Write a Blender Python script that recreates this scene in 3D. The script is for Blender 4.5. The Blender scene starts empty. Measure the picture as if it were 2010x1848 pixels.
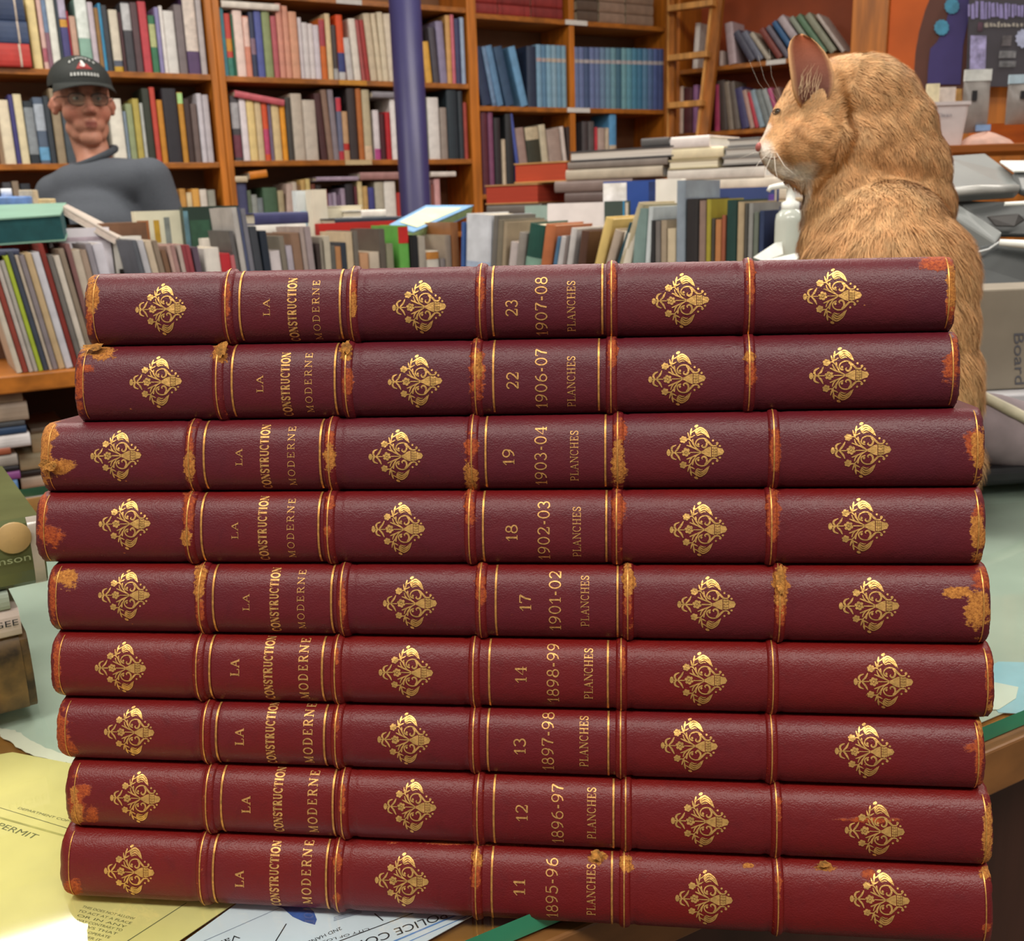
import bpy, bmesh, math, random
import numpy as np
from mathutils import Vector, Matrix

S = bpy.context.scene
COL = S.collection
rnd = random.Random(7)

# ------------------------------------------------------------------ camera
# the photograph is taken as 2010 x 1848 pixels
FPX = 2000.0
CX, CY = 1005.0, 924.0
CAMZ = 1.23
PITCH, ROLL = math.radians(14.8), math.radians(1.83)
_f = np.array([0.0, math.cos(PITCH), -math.sin(PITCH)])
_r0 = np.array([1.0, 0.0, 0.0])
_u0 = np.array([0.0, math.sin(PITCH), math.cos(PITCH)])
_r = math.cos(ROLL) * _r0 - math.sin(ROLL) * _u0
_u = math.cos(ROLL) * _u0 + math.sin(ROLL) * _r0
CAM = np.array([0.0, 0.0, CAMZ])

cam_data = bpy.data.cameras.new('camera')
cam = bpy.data.objects.new('camera', cam_data)
COL.objects.link(cam)
M = Matrix.Identity(4)
for i in range(3):
    M[i][0], M[i][1], M[i][2] = _r[i], _u[i], -_f[i]
    M[i][3] = CAM[i]
cam.matrix_world = M
cam_data.sensor_fit = 'HORIZONTAL'
cam_data.sensor_width = 36.0
cam_data.lens = 36.0 * FPX / 2010.0
cam_data.clip_start = 0.02
cam_data.dof.use_dof = True
cam_data.dof.focus_distance = 0.418
cam_data.dof.aperture_fstop = 28.0
S.camera = cam

# ------------------------------------------------------------------ world, lamps, exposure
S.view_settings.view_transform = 'Standard'
S.view_settings.look = 'None'
S.view_settings.gamma = 1.0
S.view_settings.use_curve_mapping = False
S.view_settings.exposure = 0.0
W_ = bpy.data.worlds.new('room_air')
S.world = W_
W_.use_nodes = True
W_.node_tree.nodes['Background'].inputs[0].default_value = (1.0, 0.93, 0.86, 1)
W_.node_tree.nodes['Background'].inputs[1].default_value = 0.27

def ceiling_lamp(name, loc, size, power, col=(1.0, 0.93, 0.84), rotz=0.0, tilt=0.0):
    d = bpy.data.lights.new(name, 'AREA')
    d.shape = 'RECTANGLE'
    d.size, d.size_y = size
    d.energy = power
    d.color = col
    o = bpy.data.objects.new(name, d)
    COL.objects.link(o)
    o.location = loc
    o.rotation_euler = (tilt, 0, rotz)
    return o
ceiling_lamp('ceiling_lamp', (-0.30, 1.15, 2.75), (1.3, 0.35), 26)
ceiling_lamp('ceiling_lamp', (0.7, -0.7, 2.75), (1.3, 0.35), 38)
ceiling_lamp('ceiling_lamp', (-0.9, -0.5, 2.75), (1.3, 0.35), 32)
# one lamp hangs where the glass counter mirrors it, at the lower left
def mirrored(x, y, z, zl):
    d = _f + _r * ((x - CX) / FPX) - _u * ((y - CY) / FPX)
    p = CAM + d * ((z - CAMZ) / d[2]); d = d * np.array([1, 1, -1.0])
    return p + d * ((zl - z) / d[2])
_la, _lb = mirrored(0, 1840, 0.95, 2.9), mirrored(145, 1795, 0.95, 2.9)
_lt = (_lb - _la) / np.linalg.norm(_lb - _la); _ln = np.array([_lt[1], -_lt[0], 0.0])
_lc = (_la + _lb) / 2 + _ln * 0.21 - _lt * 0.35
ceiling_lamp('ceiling_lamp', tuple(_lc), (1.5, 0.4), 42, rotz=math.atan2(_lt[1], _lt[0]))
ceiling_lamp('ceiling_lamp', (0.6, 3.2, 2.95), (1.5, 0.4), 42)
ceiling_lamp('ceiling_lamp', (2.2, 2.2, 2.95), (1.5, 0.4), 38)

# ------------------------------------------------------------------ picture geometry helpers
def ray(x, y):
    return _f + _r * ((x - CX) / FPX) - _u * ((y - CY) / FPX)
def W(x, y, D):
    """world point seen at pixel (x, y) at optical depth D"""
    return CAM + ray(x, y) * D
def proj(p):
    d = np.asarray(p, float) - CAM
    z = d @ _f
    return CX + FPX * (d @ _r) / z, CY - FPX * (d @ _u) / z
def on_z(x, y, z):
    d = ray(x, y)
    return CAM + d * ((z - CAMZ) / d[2])
def unit(v):
    v = np.asarray(v, float)
    return v / np.linalg.norm(v)
ZUP = np.array([0.0, 0.0, 1.0])

# ------------------------------------------------------------------ colours and materials
def lin(h):
    h = h.lstrip('#'); h = h if len(h) == 6 else ''.join(q * 2 for q in h)
    c = [int(h[i:i + 2], 16) / 255.0 for i in (0, 2, 4)]
    return tuple((v / 12.92 if v <= 0.04045 else ((v + 0.055) / 1.055) ** 2.4) for v in c)
_mats = {}
def pmat(hexc, rough=0.55, metal=0.0, scale=60.0, amt=0.10, bump=0.0, bscale=None, kind='noise', spec=0.5, coat=0.0, stretch=None, name=None):
    """procedural material: a colour broken up by noise, with optional grain and bump"""
    key = (hexc, rough, metal, scale, amt, bump, bscale, kind, spec, coat, stretch)
    if key in _mats:
        return _mats[key]
    m = bpy.data.materials.new(name or 'surface_' + hexc.strip('#'))
    m.use_nodes = True
    nt = m.node_tree
    N, L = nt.nodes, nt.links
    b = N['Principled BSDF']
    b.inputs['Roughness'].default_value = rough
    b.inputs['Metallic'].default_value = metal
    b.inputs['Specular IOR Level'].default_value = spec
    b.inputs['Coat Weight'].default_value = coat
    c = lin(hexc)
    tc = N.new('ShaderNodeTexCoord')
    src = tc.outputs['Object']
    if stretch:
        mp = N.new('ShaderNodeMapping')
        mp.inputs['Scale'].default_value = stretch
        L.new(src, mp.inputs['Vector'])
        src = mp.outputs['Vector']
    nz = N.new('ShaderNodeTexNoise')
    nz.inputs['Scale'].default_value = scale
    nz.inputs['Detail'].default_value = 4
    L.new(src, nz.inputs['Vector'])
    cr = N.new('ShaderNodeValToRGB')
    lo = tuple(max(0, v * (1 - amt * 1.6)) for v in c)
    hi = tuple(min(1, v * (1 + amt * 1.6)) for v in c)
    cr.color_ramp.elements[0].position = 0.3
    cr.color_ramp.elements[1].position = 0.7
    cr.color_ramp.elements[0].color = (*lo, 1)
    cr.color_ramp.elements[1].color = (*hi, 1)
    L.new(nz.outputs['Fac'], cr.inputs['Fac'])
    L.new(cr.outputs['Color'], b.inputs['Base Color'])
    if bump:
        n2 = N.new('ShaderNodeTexNoise')
        n2.inputs['Scale'].default_value = bscale or scale * 4
        n2.inputs['Detail'].default_value = 3
        L.new(src, n2.inputs['Vector'])
        bp = N.new('ShaderNodeBump')
        bp.inputs['Strength'].default_value = bump
        bp.inputs['Distance'].default_value = 0.002
        L.new(n2.outputs['Fac'], bp.inputs['Height'])
        L.new(bp.outputs['Normal'], b.inputs['Normal'])
    _mats[key] = m
    return m
def wood(hexc, axis=0, rough=0.42):
    st = [14.0, 14.0, 14.0]
    st[axis] = 1.1
    return pmat(hexc, rough, scale=3.0, amt=0.2, bump=0.08, bscale=9, stretch=tuple(st))

# ------------------------------------------------------------------ mesh building
class MB:
    """collects vertices and faces in world space; build() links them as ONE object"""
    def __init__(s):
        s.v, s.f, s.m, s.sm = [], [], [], []
        s.mats = []
    def mi(s, mat):
        if mat not in s.mats:
            s.mats.append(mat)
        return s.mats.index(mat)
    def add(s, vs, fs, mat=None, smooth=False):
        o = len(s.v)
        s.v.extend([tuple(map(float, p)) for p in vs])
        k = s.mi(mat) if mat else 0
        for f in fs:
            s.f.append(tuple(i + o for i in f))
            s.m.append(k)
            s.sm.append(smooth)
    def box(s, o, a, b, c, mat=None):
        """box from corner o along the three edge vectors a, b, c"""
        o, a, b, c = map(lambda q: np.asarray(q, float), (o, a, b, c))
        vs = [o, o + a, o + a + b, o + b, o + c, o + a + c, o + a + b + c, o + b + c]
        fs = [(0, 3, 2, 1), (4, 5, 6, 7), (0, 1, 5, 4), (1, 2, 6, 5), (2, 3, 7, 6), (3, 0, 4, 7)]
        if np.dot(np.cross(a, b), c) < 0:
            fs = [f[::-1] for f in fs]
        s.add(vs, fs, mat)
    def grid(s, P, mat=None, smooth=True, close_u=False, close_v=False, flip=False):
        """P: array (nu, nv, 3)"""
        P = np.asarray(P)
        nu, nv = P.shape[:2]
        fs = []
        for i in range(nu - (0 if close_u else 1)):
            for j in range(nv - (0 if close_v else 1)):
                q = (i * nv + j, ((i + 1) % nu) * nv + j, ((i + 1) % nu) * nv + (j + 1) % nv, i * nv + (j + 1) % nv)
                fs.append(q[::-1] if flip else q)
        s.add(P.reshape(-1, 3), fs, mat, smooth)
    def tube(s, pts, rad, mat=None, n=8, cap=True):
        pts = [np.asarray(p, float) for p in pts]
        rad = rad if hasattr(rad, '__len__') else [rad] * len(pts)
        rings = []
        up = None
        for i, p in enumerate(pts):
            t = unit(pts[min(i + 1, len(pts) - 1)] - pts[max(i - 1, 0)])
            if up is None:
                up = np.array([0, 0, 1.0]) if abs(t[2]) < 0.9 else np.array([1.0, 0, 0])
            x = unit(np.cross(t, up)); y = np.cross(x, t); up = y
            rings.append([p + rad[i] * (math.cos(a) * x + math.sin(a) * y) for a in np.linspace(0, 2 * math.pi, n, endpoint=False)])
        P = np.array(rings)
        o = len(s.v)
        s.grid(P, mat, True, close_v=True)
        if cap:
            k = s.mi(mat) if mat else 0
            s.f.append(tuple(o + j for j in range(n))); s.m.append(k); s.sm.append(False)
            b = o + (len(pts) - 1) * n
            s.f.append(tuple(b + j for j in range(n))[::-1]); s.m.append(k); s.sm.append(False)
    def lathe(s, base, prof, mat=None, n=24, axis=ZUP):
        """prof: list of (radius, height along axis)"""
        axis = unit(axis)
        x = unit(np.cross(axis, [0.3, 1, 0.1])); y = np.cross(axis, x)
        P = np.array([[np.asarray(base) + axis * h + r * (math.cos(a) * x + math.sin(a) * y) for a in np.linspace(0, 2 * math.pi, n, endpoint=False)] for r, h in prof])
        s.grid(P, mat, True, close_v=True, flip=True)
    def prism(s, poly, ext, mat=None):
        """closed polygon (3-D points) pushed along ext"""
        poly = [np.asarray(p, float) for p in poly]
        n = len(poly); ext = np.asarray(ext, float)
        vs = poly + [p + ext for p in poly]
        nn = sum((np.cross(poly[i] - poly[0], poly[(i + 1) % n] - poly[0]) for i in range(1, n)), np.zeros(3))
        fs = [tuple(range(n))[::-1], tuple(range(n, 2 * n))] + [(i, (i + 1) % n, (i + 1) % n + n, i + n) for i in range(n)]
        if np.dot(nn, ext) < 0:
            fs = [f[::-1] for f in fs]
        s.add(vs, fs, mat)
    def build(s, name, mat=None, parent=None, loc=None, bevel=0.0, seg=2, auto=None):
        me = bpy.data.meshes.new(name)
        base = np.zeros(3)
        if parent is not None:
            base = np.array(parent['_o'])
        elif loc is not None:
            base = np.asarray(loc, float)
        V = np.array(s.v) - base
        me.from_pydata([tuple(p) for p in V], [], s.f)
        mats = s.mats if s.mats else [mat]
        if mat and not s.mats:
            mats = [mat]
        for m in mats:
            me.materials.append(m)
        if len(mats) > 1:
            me.polygons.foreach_set('material_index', s.m)
        me.polygons.foreach_set('use_smooth', s.sm)
        me.update()
        o = bpy.data.objects.new(name, me)
        COL.objects.link(o)
        o['_o'] = [float(q) for q in base]
        if parent is not None:
            o.parent = parent
        else:
            o.location = base
        if bevel:
            bv = o.modifiers.new('bevel', 'BEVEL')
            bv.width = bevel; bv.segments = seg; bv.limit_method = 'ANGLE'; bv.angle_limit = math.radians(40)
        return o
def root(name, loc, label, cat, group=None):
    o = bpy.data.objects.new(name, None)
    COL.objects.link(o)
    o.empty_display_size = 0.02
    o.location = [float(q) for q in loc]
    o['_o'] = [float(q) for q in loc]
    return tag(o, label, cat, group)
def tag(o, label, cat, group=None, kind=None):
    if label: o['label'] = label
    if cat: o['category'] = cat
    if group: o['group'] = group
    if kind: o['kind'] = kind
    return o
def struct(o):
    o['kind'] = 'structure'
    return o
def meshobj(name, V, F, mat, parent=None, smooth=True, attrs=None):
    """fast mesh from numpy arrays, world coordinates"""
    base = np.array(parent['_o']) if parent is not None else np.asarray(V).mean(0)
    me = bpy.data.meshes.new(name)
    me.from_pydata((np.asarray(V) - base).tolist(), [], F if isinstance(F, list) else np.asarray(F).tolist())
    me.materials.append(mat)
    me.polygons.foreach_set('use_smooth', [smooth] * len(me.polygons))
    for k, a in (attrs or {}).items():
        a = np.asarray(a, np.float32)
        if a.ndim == 1:
            at = me.attributes.new(k, 'FLOAT', 'POINT'); at.data.foreach_set('value', a)
        else:
            at = me.attributes.new(k, 'FLOAT_COLOR', 'POINT'); at.data.foreach_set('color', np.hstack([a, np.ones((len(a), 1), np.float32)]).ravel())
    me.update()
    o = bpy.data.objects.new(name, me)
    COL.objects.link(o)
    o['_o'] = [float(q) for q in base]
    if parent is not None: o.parent = parent
    else: o.location = base
    return o
# ------------------------------------------------------------------ counter with a glass top, papers lying under the glass
CZ = 0.95                                   # top of the glass
M_oak = wood('#9a6a34', 0, 0.4)
M_trim = wood('#80552b', 0, 0.45)  # counter oak again, darkened to paint in the shade along the edge
M_darkwood = wood('#3a2018', 2, 0.5)
_e0, _e1 = on_z(914, 1848, CZ), on_z(1010, 1806, CZ)
_e2, _e3 = on_z(1942, 1424, CZ), on_z(2010, 1393, CZ)
EDIR = unit((_e3 + _e2) / 2 - (_e0 + _e1) / 2)
E0 = (_e0 + _e1) / 2
EIN = np.array([-EDIR[1], EDIR[0], 0.0])     # from the edge into the counter
EOUT = -EIN
def edge(t, d=0.0, z=CZ):
    return np.array([E0[0] + EDIR[0] * t + EIN[0] * d, E0[1] + EDIR[1] * t + EIN[1] * d, z])
GT = 0.010                                   # glass thickness
def glass_mat():
    m = bpy.data.materials.new('clear_counter_glass')
    m.use_nodes = True
    nt = m.node_tree; N, L = nt.nodes, nt.links
    N.remove(N['Principled BSDF'])
    out = N['Material Output']
    tr = N.new('ShaderNodeBsdfTransparent'); tr.inputs[0].default_value = (0.93, 0.975, 0.945, 1)
    gl = N.new('ShaderNodeBsdfGlossy'); gl.inputs['Roughness'].default_value = 0.045
    fr = N.new('ShaderNodeFresnel'); fr.inputs['IOR'].default_value = 1.5
    nz = N.new('ShaderNodeTexNoise'); nz.inputs['Scale'].default_value = 40
    bp = N.new('ShaderNodeBump'); bp.inputs['Strength'].default_value = 0.03; bp.inputs['Distance'].default_value = 0.001
    L.new(nz.outputs['Fac'], bp.inputs['Height'])
    L.new(bp.outputs['Normal'], gl.inputs['Normal'])
    mx = N.new('ShaderNodeMixShader')
    L.new(fr.outputs[0], mx.inputs[0]); L.new(tr.outputs[0], mx.inputs[1]); L.new(gl.outputs[0], mx.inputs[2])
    L.new(mx.outputs[0], out.inputs['Surface'])
    return m
M_glass = glass_mat()
M_glass_edge = pmat('#2f8463', 0.25, scale=25, amt=0.12, spec=0.6)
TL, TR, DEP = -1.15, 1.05, 0.86              # counter extent along the edge, depth
ctr = root('sales_counter', edge(0, 0.3, 0), 'wooden shop counter with thick green-edged glass top under the red books', 'counter')
b = MB()
zt = CZ - GT
b.box(edge(TL, 0.003, zt - 0.0235), EDIR * (TR - TL), EIN * DEP, ZUP * 0.022, M_oak)
b.build('countertop', None, ctr)
b = MB()
b.box(edge(TL, -0.006, zt - 0.030), EDIR * (TR - TL), EIN * 0.0088, ZUP * 0.0285, M_trim)
b.build('edge_trim', None, ctr, bevel=0.0015)
b = MB()
b.box(edge(TL + .01, 0.05, 0.0), EDIR * (TR - TL - .02), EIN * 0.02, ZUP * (zt - 0.0245), M_darkwood)
b.box(edge(TL + .01, DEP - 0.03, 0.0), EDIR * (TR - TL - .02), EIN * 0.02, ZUP * (zt - 0.0245), M_darkwood)
b.build('front_panel', None, ctr)
b = MB()
for t in (TL + .01, TR - 0.03):
    b.box(edge(t, 0.071, 0.0), EDIR * 0.02, EIN * (DEP - 0.102), ZUP * (zt - 0.0245), M_darkwood)
b.build('side_panel', None, ctr)
g = MB()
a0, a1 = edge(TL, 0, CZ), edge(TR, 0, CZ)
A = [edge(TL, 0, CZ), edge(TR, 0, CZ), edge(TR, DEP, CZ), edge(TL, DEP, CZ)]
Bq = [p - ZUP * (GT - 0.0006) for p in A]
g.add(A, [(0, 1, 2, 3)], M_glass)
for i in range(4):
    j = (i + 1) % 4
    g.add([A[i], A[j], Bq[j], Bq[i]], [(3, 2, 1, 0)], M_glass_edge)
g.build('glass_top', None, ctr)

def sheet(name, px, hexc, lvl, label, cat='paper', rough=0.6, amt=0.05, scale=30, ragged=0.0, mat=None):
    """a thin sheet lying on the counter under the glass, corners given where they are seen"""
    z = zt + 0.0002 + 0.0004 * lvl
    pts = [on_z(x, y, z) for x, y in px]
    if ragged:
        out = []
        for i, p in enumerate(pts):
            q = pts[(i + 1) % len(pts)]
            for k in range(6):
                w = p + (q - p) * k / 6.0
                out.append(w + np.array([rnd.uniform(-1, 1), rnd.uniform(-1, 1), 0]) * ragged * (k > 0))
        pts = out
    m = MB()
    m.prism(pts, ZUP * 0.0003, mat or pmat(hexc, rough, scale=scale, amt=amt))
    o = m.build(name, None, loc=pts[0])
    return tag(o, label, cat)
def text_verts(txt, font=None):
    cu = bpy.data.curves.new('t', 'FONT'); cu.body = txt; cu.size = 1.0
    ob = bpy.data.objects.new('t', cu); COL.objects.link(ob)
    dg = bpy.context.evaluated_depsgraph_get(); dg.update()
    me = bpy.data.meshes.new_from_object(ob.evaluated_get(dg))
    V = np.array([v.co[:2] for v in me.vertices]); Fc = [tuple(p.vertices) for p in me.polygons]
    bpy.data.objects.remove(ob); bpy.data.curves.remove(cu); bpy.data.meshes.remove(me)
    return V, Fc
def flat_text(mb, txt, o, right, up, size, width=None, mat=None):
    """lettering in the plane through o spanned by right / up"""
    V, Fc = text_verts(txt)
    V = V - [V[:, 0].min(), 0]
    sx = size if width is None else width / max(1e-6, V[:, 0].max())
    P = np.asarray(o) + V[:, :1] * sx * np.asarray(right) + V[:, 1:2] * size * np.asarray(up)
    mb.add(P, Fc, mat)
M_ink = pmat('#20242a', 0.6, amt=0.05)
M_ink_soft = pmat('#6a6a44', 0.7, amt=0.1)
def ink_on(paper, name, items, lvl, mat):
    z = zt + 0.0002 + 0.0004 * lvl + 0.0004
    m = MB()
    for txt, (x0, y0), (x1, y1), h in items:
        p0, p1 = on_z(x0, y0, z), on_z(x1, y1, z)
        r_ = unit(p1 - p0); up = np.cross(ZUP, r_)
        flat_text(m, txt, p0, r_, up, h, np.linalg.norm(p1 - p0), mat)
    return m.build(name, mat, paper)
def ink_line(mb, a, c, lvl, w=0.0006, mat=None):
    z = zt + 0.0002 + 0.0004 * lvl + 0.0004
    p, q = on_z(*a, z), on_z(*c, z)
    t = unit(q - p); s_ = np.cross(ZUP, t) * w / 2
    mb.add([p - s_, q - s_, q + s_, p + s_], [(0, 1, 2, 3)], mat)

sheet('desk_map', [(-250, 1600), (-120, 1390), (20, 1436), (60, 1458), (140, 1496), (400, 1600), (900, 1560), (1600, 1530), (1925, 1420), (1995, 1390), (2300, 1210), (2300, 935), (1900, 945), (500, 1022), (-150, 1052), (-420, 1180)],
      '#b2bfb4', 0, 'pale green printed sheet spread under the glass, behind and beside the red books', 'paper', amt=0.10, scale=9)
sheet('torn_paper_strip', [(0, 1430), (30, 1434), (60, 1455), (100, 1472), (150, 1492), (146, 1502), (110, 1496), (50, 1478), (0, 1446)], '#d8d6c8', 1,
      'torn whitish paper edge lying between green sheet and yellow permit', ragged=0.0008)
ye = sheet('permit', [(-160, 1540), (0, 1482), (25, 1478), (150, 1502), (520, 1620), (560, 1720), (470, 1768), (350, 1850), (200, 1990), (-340, 1990)], '#d6ca86', 2,
      'yellow printed permit under the glass at the left of the stack', amt=0.04)
ink_on(ye, 'printed_lettering', [("SELLER'S PERMIT", (-100, 1594), (66, 1648), 0.0052), ("DEPARTMENT COPY", (34, 1588), (140, 1616), 0.0022),
       ('THIS DOES NOT ALLOW', (160, 1782), (262, 1806), 0.0019), ('TO ACT AT A PLACE', (152, 1790), (256, 1815), 0.0019), ('OR IN ANY', (150, 1799), (246, 1822), 0.0019),
       ('WAY CONTRARY TO', (148, 1808), (238, 1829), 0.0019), ('LAWS THAT', (147, 1817), (228, 1836), 0.0019), ('YOU OPERATE', (146, 1827), (214, 1843), 0.0019), ('UNDER IT', (145, 1837), (196, 1849), 0.0019)], 2, M_ink_soft)
m = MB()
ink_line(m, (250, 1848), (366, 1773), 2, 0.0005, M_ink_soft)
ink_line(m, (-20, 1580), (150, 1632), 2, 0.0004, M_ink_soft)
ink_line(m, (-20, 1600), (140, 1645), 2, 0.0012, pmat('#a8a060', 0.7, amt=0.2))
m.build('printed_line', None, ye)
po = sheet('police_permit', [(362, 1850), (470, 1772), (640, 1700), (1010, 1760), (915, 1806), (836, 1850), (700, 1930), (250, 1930)], '#cfd8e6', 3,
      'pale blue police commission permit lying upside down under the glass, below the stack', amt=0.04)
ink_on(po, 'printed_lettering', [('POLICE COMMISSION', (872, 1790), (560, 1898), 0.0062), ('CITY OF LOS ANGELES', (724, 1822), (560, 1868), 0.0020), ('2ND HAND', (668, 1820), (600, 1850), 0.0028),
       ('Valid', (468, 1834), (412, 1856), 0.0042)], 3, M_ink)
m = MB()
ink_line(m, (640, 1858), (830, 1786), 3, 0.0005, M_ink)
ink_line(m, (735, 1794), (752, 1808), 3, 0.0006, M_ink)
ink_line(m, (400, 1848), (560, 1778), 3, 0.0004, pmat('#8c96ac', 0.7))
ink_line(m, (540, 1850), (562, 1814), 3, 0.0005, M_ink)
for k in range(3): ink_line(m, (655, 1802 + 3 * k), (710, 1786 + 3 * k), 3, 0.0005, pmat('#8c96ac', 0.7))
m.build('printed_line', None, po)
m = MB()
z = zt + 0.0002 + 0.0004 * 3 + 0.0004
m.add([on_z(x, y, z) for x, y in [(500, 1765), (545, 1768), (600, 1776), (616, 1790), (622, 1806), (618, 1816), (596, 1810), (574, 1800), (556, 1784)]], [tuple(range(9))[::-1]], pmat('#34559c', 0.6, amt=0.35, scale=120))
m.build('printed_emblem', None, po)
m = MB()
ink_line(m, (770, 1850), (905, 1793), 3, 0.0009, pmat('#5b86c4', 0.7))
ink_line(m, (800, 1850), (915, 1800), 3, 0.0005, pmat('#5b86c4', 0.7))
m.build('printed_border', None, po)
sheet('blue_slip', [(1900, 1330), (1960, 1300), (2040, 1302), (2080, 1370), (2005, 1402), (1960, 1400)], '#9fcfe0', 1, 'light blue slip under the glass near the counter edge at the right')
sheet('white_slip', [(1900, 1352), (1950, 1340), (1999, 1350), (1994, 1372), (1960, 1394), (1905, 1394)], '#dfe6da', 2, 'white slip on the light blue slip at the counter edge')
# ------------------------------------------------------------------ the stack of nine red leather volumes
VPX = 15441.0                      # the spines run towards a far vanishing point on the left
DC = 0.41276
def Dst(x, add=0.0):
    return DC * (CX + VPX) / (x + VPX) + add
BND = [(1759, 1842), (1621, 1688), (1488, 1541), (1367.5, 1404), (1238.5, 1260.5), (1103.5, 1107), (964.6, 956), (827, 802), (680, 653), (537.6, 505.5)]
def by(i, x):
    a, c = BND[i]
    return a + (c - a) * (x - 245.0) / 1555.0
BULGE = 0.0098
def bpt(i, x):
    """point of the shoulder line between two volumes"""
    return W(x, by(i, x), Dst(x, BULGE * 0.97))
SE1 = unit(bpt(0, 1900) - bpt(0, 150)); SE1 = unit([SE1[0], SE1[1], 0])
NH = np.array([SE1[1], -SE1[0], 0.0])                     # towards the reader, level
SE2 = unit(bpt(9, 1005) - bpt(0, 1005)); SE2 = unit(SE2 - SE1 * (SE2 @ SE1))
SN = unit(np.cross(SE1, SE2))
if SN @ NH < 0: SN = -SN
def back(i):
    t = math.radians(0.55 * i)
    return -NH * math.cos(t) - ZUP * math.sin(t)

def leather_mat():
    m = bpy.data.materials.new('grained_leather')
    m.use_nodes = True
    nt = m.node_tree; N, L = nt.nodes, nt.links
    b = N['Principled BSDF']
    tc = N.new('ShaderNodeTexCoord')
    def noise(s, d=4, r=0.6):
        n = N.new('ShaderNodeTexNoise'); n.inputs['Scale'].default_value = s; n.inputs['Detail'].default_value = d; n.inputs['Roughness'].default_value = r
        L.new(tc.outputs['Object'], n.inputs['Vector']); return n.outputs['Fac']
    def attr(a):
        n = N.new('ShaderNodeAttribute'); n.attribute_name = a; return n.outputs['Fac']
    def math_(op, a, c=None, v=None):
        n = N.new('ShaderNodeMath'); n.operation = op
        for k, q in enumerate((a, c)):
            if q is None: continue
            if isinstance(q, (int, float)): n.inputs[k].default_value = q
            else: L.new(q, n.inputs[k])
        return n.outputs[0]
    def ramp(x, lo, hi):
        n = N.new('ShaderNodeMapRange'); n.inputs['From Min'].default_value = lo; n.inputs['From Max'].default_value = hi
        L.new(x, n.inputs['Value']); return n.outputs[0]
    def mix(f, a, c):
        n = N.new('ShaderNodeMix'); n.data_type = 'RGBA'
        if isinstance(f, float): n.inputs[0].default_value = f
        else: L.new(f, n.inputs[0])
        for k, q in ((6, a), (7, c)):
            if isinstance(q, str): n.inputs[k].default_value = (*lin(q), 1)
            else: L.new(q, n.inputs[k])
        return n.outputs[2]
    big, mid, fine, fib = noise(24, 3), noise(150, 5), noise(620, 3), noise(900, 3, 0.7)
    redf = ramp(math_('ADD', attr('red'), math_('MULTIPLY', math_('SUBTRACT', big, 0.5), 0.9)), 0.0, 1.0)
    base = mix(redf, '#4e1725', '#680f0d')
    base = mix(math_('MULTIPLY', ramp(mid, 0.55, 0.8), 0.35), base, '#3c0d14')
    ms = N.new('ShaderNodeMapping'); ms.inputs['Scale'].default_value = (0.35, 1, 1.6); L.new(tc.outputs['Object'], ms.inputs['Vector'])
    ns = N.new('ShaderNodeTexNoise'); ns.inputs['Scale'].default_value = 190; ns.inputs['Detail'].default_value = 5; ns.inputs['Roughness'].default_value = 0.7; L.new(ms.outputs['Vector'], ns.inputs['Vector'])
    wob = math_('ADD', math_('MULTIPLY', math_('SUBTRACT', ns.outputs['Fac'], 0.5), 1.3), math_('ADD', math_('MULTIPLY', math_('SUBTRACT', mid, 0.5), 0.9), math_('MULTIPLY', math_('SUBTRACT', fine, 0.5), 0.7)))
    rub = ramp(math_('ADD', attr('rub'), wob), 0.45, 0.62)
    tan = ramp(math_('ADD', attr('tan'), wob), 0.44, 0.56)
    scr = math_('MULTIPLY', ramp(fine, 0.66, 0.74), ramp(math_('ADD', attr('rub'), mid), 0.55, 0.9))
    rubc = mix(ramp(fib, 0.3, 0.7), '#6e1c0e', '#b0521e')
    tanc = mix(ramp(fib, 0.3, 0.7), '#7c4418', '#c8863c')
    c1 = mix(rub, base, rubc)
    c2 = mix(tan, c1, tanc)
    L.new(mix(math_('MULTIPLY', scr, 0.6), c2, '#c2591c'), b.inputs['Base Color'])
    worn = math_('MAXIMUM', tan, math_('MULTIPLY', rub, 0.7))
    L.new(math_('ADD', math_('MULTIPLY', worn, 0.42), 0.43), b.inputs['Roughness'])
    b.inputs['Specular IOR Level'].default_value = 0.38
    vo = N.new('ShaderNodeTexVoronoi'); vo.feature = 'SMOOTH_F1'; vo.inputs['Scale'].default_value = 1450
    mp = N.new('ShaderNodeMapping'); mp.inputs['Scale'].default_value = (1.0, 1.0, 1.25)
    dn = N.new('ShaderNodeTexNoise'); dn.inputs['Scale'].default_value = 420
    vm = N.new('ShaderNodeVectorMath'); vm.operation = 'SCALE'; vm.inputs['Scale'].default_value = 0.0009
    va = N.new('ShaderNodeVectorMath'); va.operation = 'ADD'
    L.new(tc.outputs['Object'], dn.inputs['Vector']); L.new(dn.outputs['Color'], vm.inputs[0]); L.new(tc.outputs['Object'], va.inputs[0]); L.new(vm.outputs[0], va.inputs[1])
    L.new(va.outputs[0], mp.inputs['Vector']); L.new(mp.outputs['Vector'], vo.inputs['Vector'])
    h = math_('ADD', math_('MULTIPLY', vo.outputs['Distance'], -1.0), math_('MULTIPLY', fine, 0.5))
    h = math_('ADD', h, math_('MULTIPLY', math_('MULTIPLY', fib, worn), 3.0))
    h = math_('SUBTRACT', h, math_('MULTIPLY', tan, 0.6))
    bp = N.new('ShaderNodeBump'); bp.inputs['Strength'].default_value = 0.40; bp.inputs['Distance'].default_value = 0.00028
    L.new(h, bp.inputs['Height']); L.new(bp.outputs['Normal'], b.inputs['Normal'])
    return m
M_leather = leather_mat()
M_gold_line = pmat('#c9924e', 0.45, 0.7, scale=700, amt=0.2)
M_gold_text = pmat('#cf9e5e', 0.5, 0.65, scale=900, amt=0.22)
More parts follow.
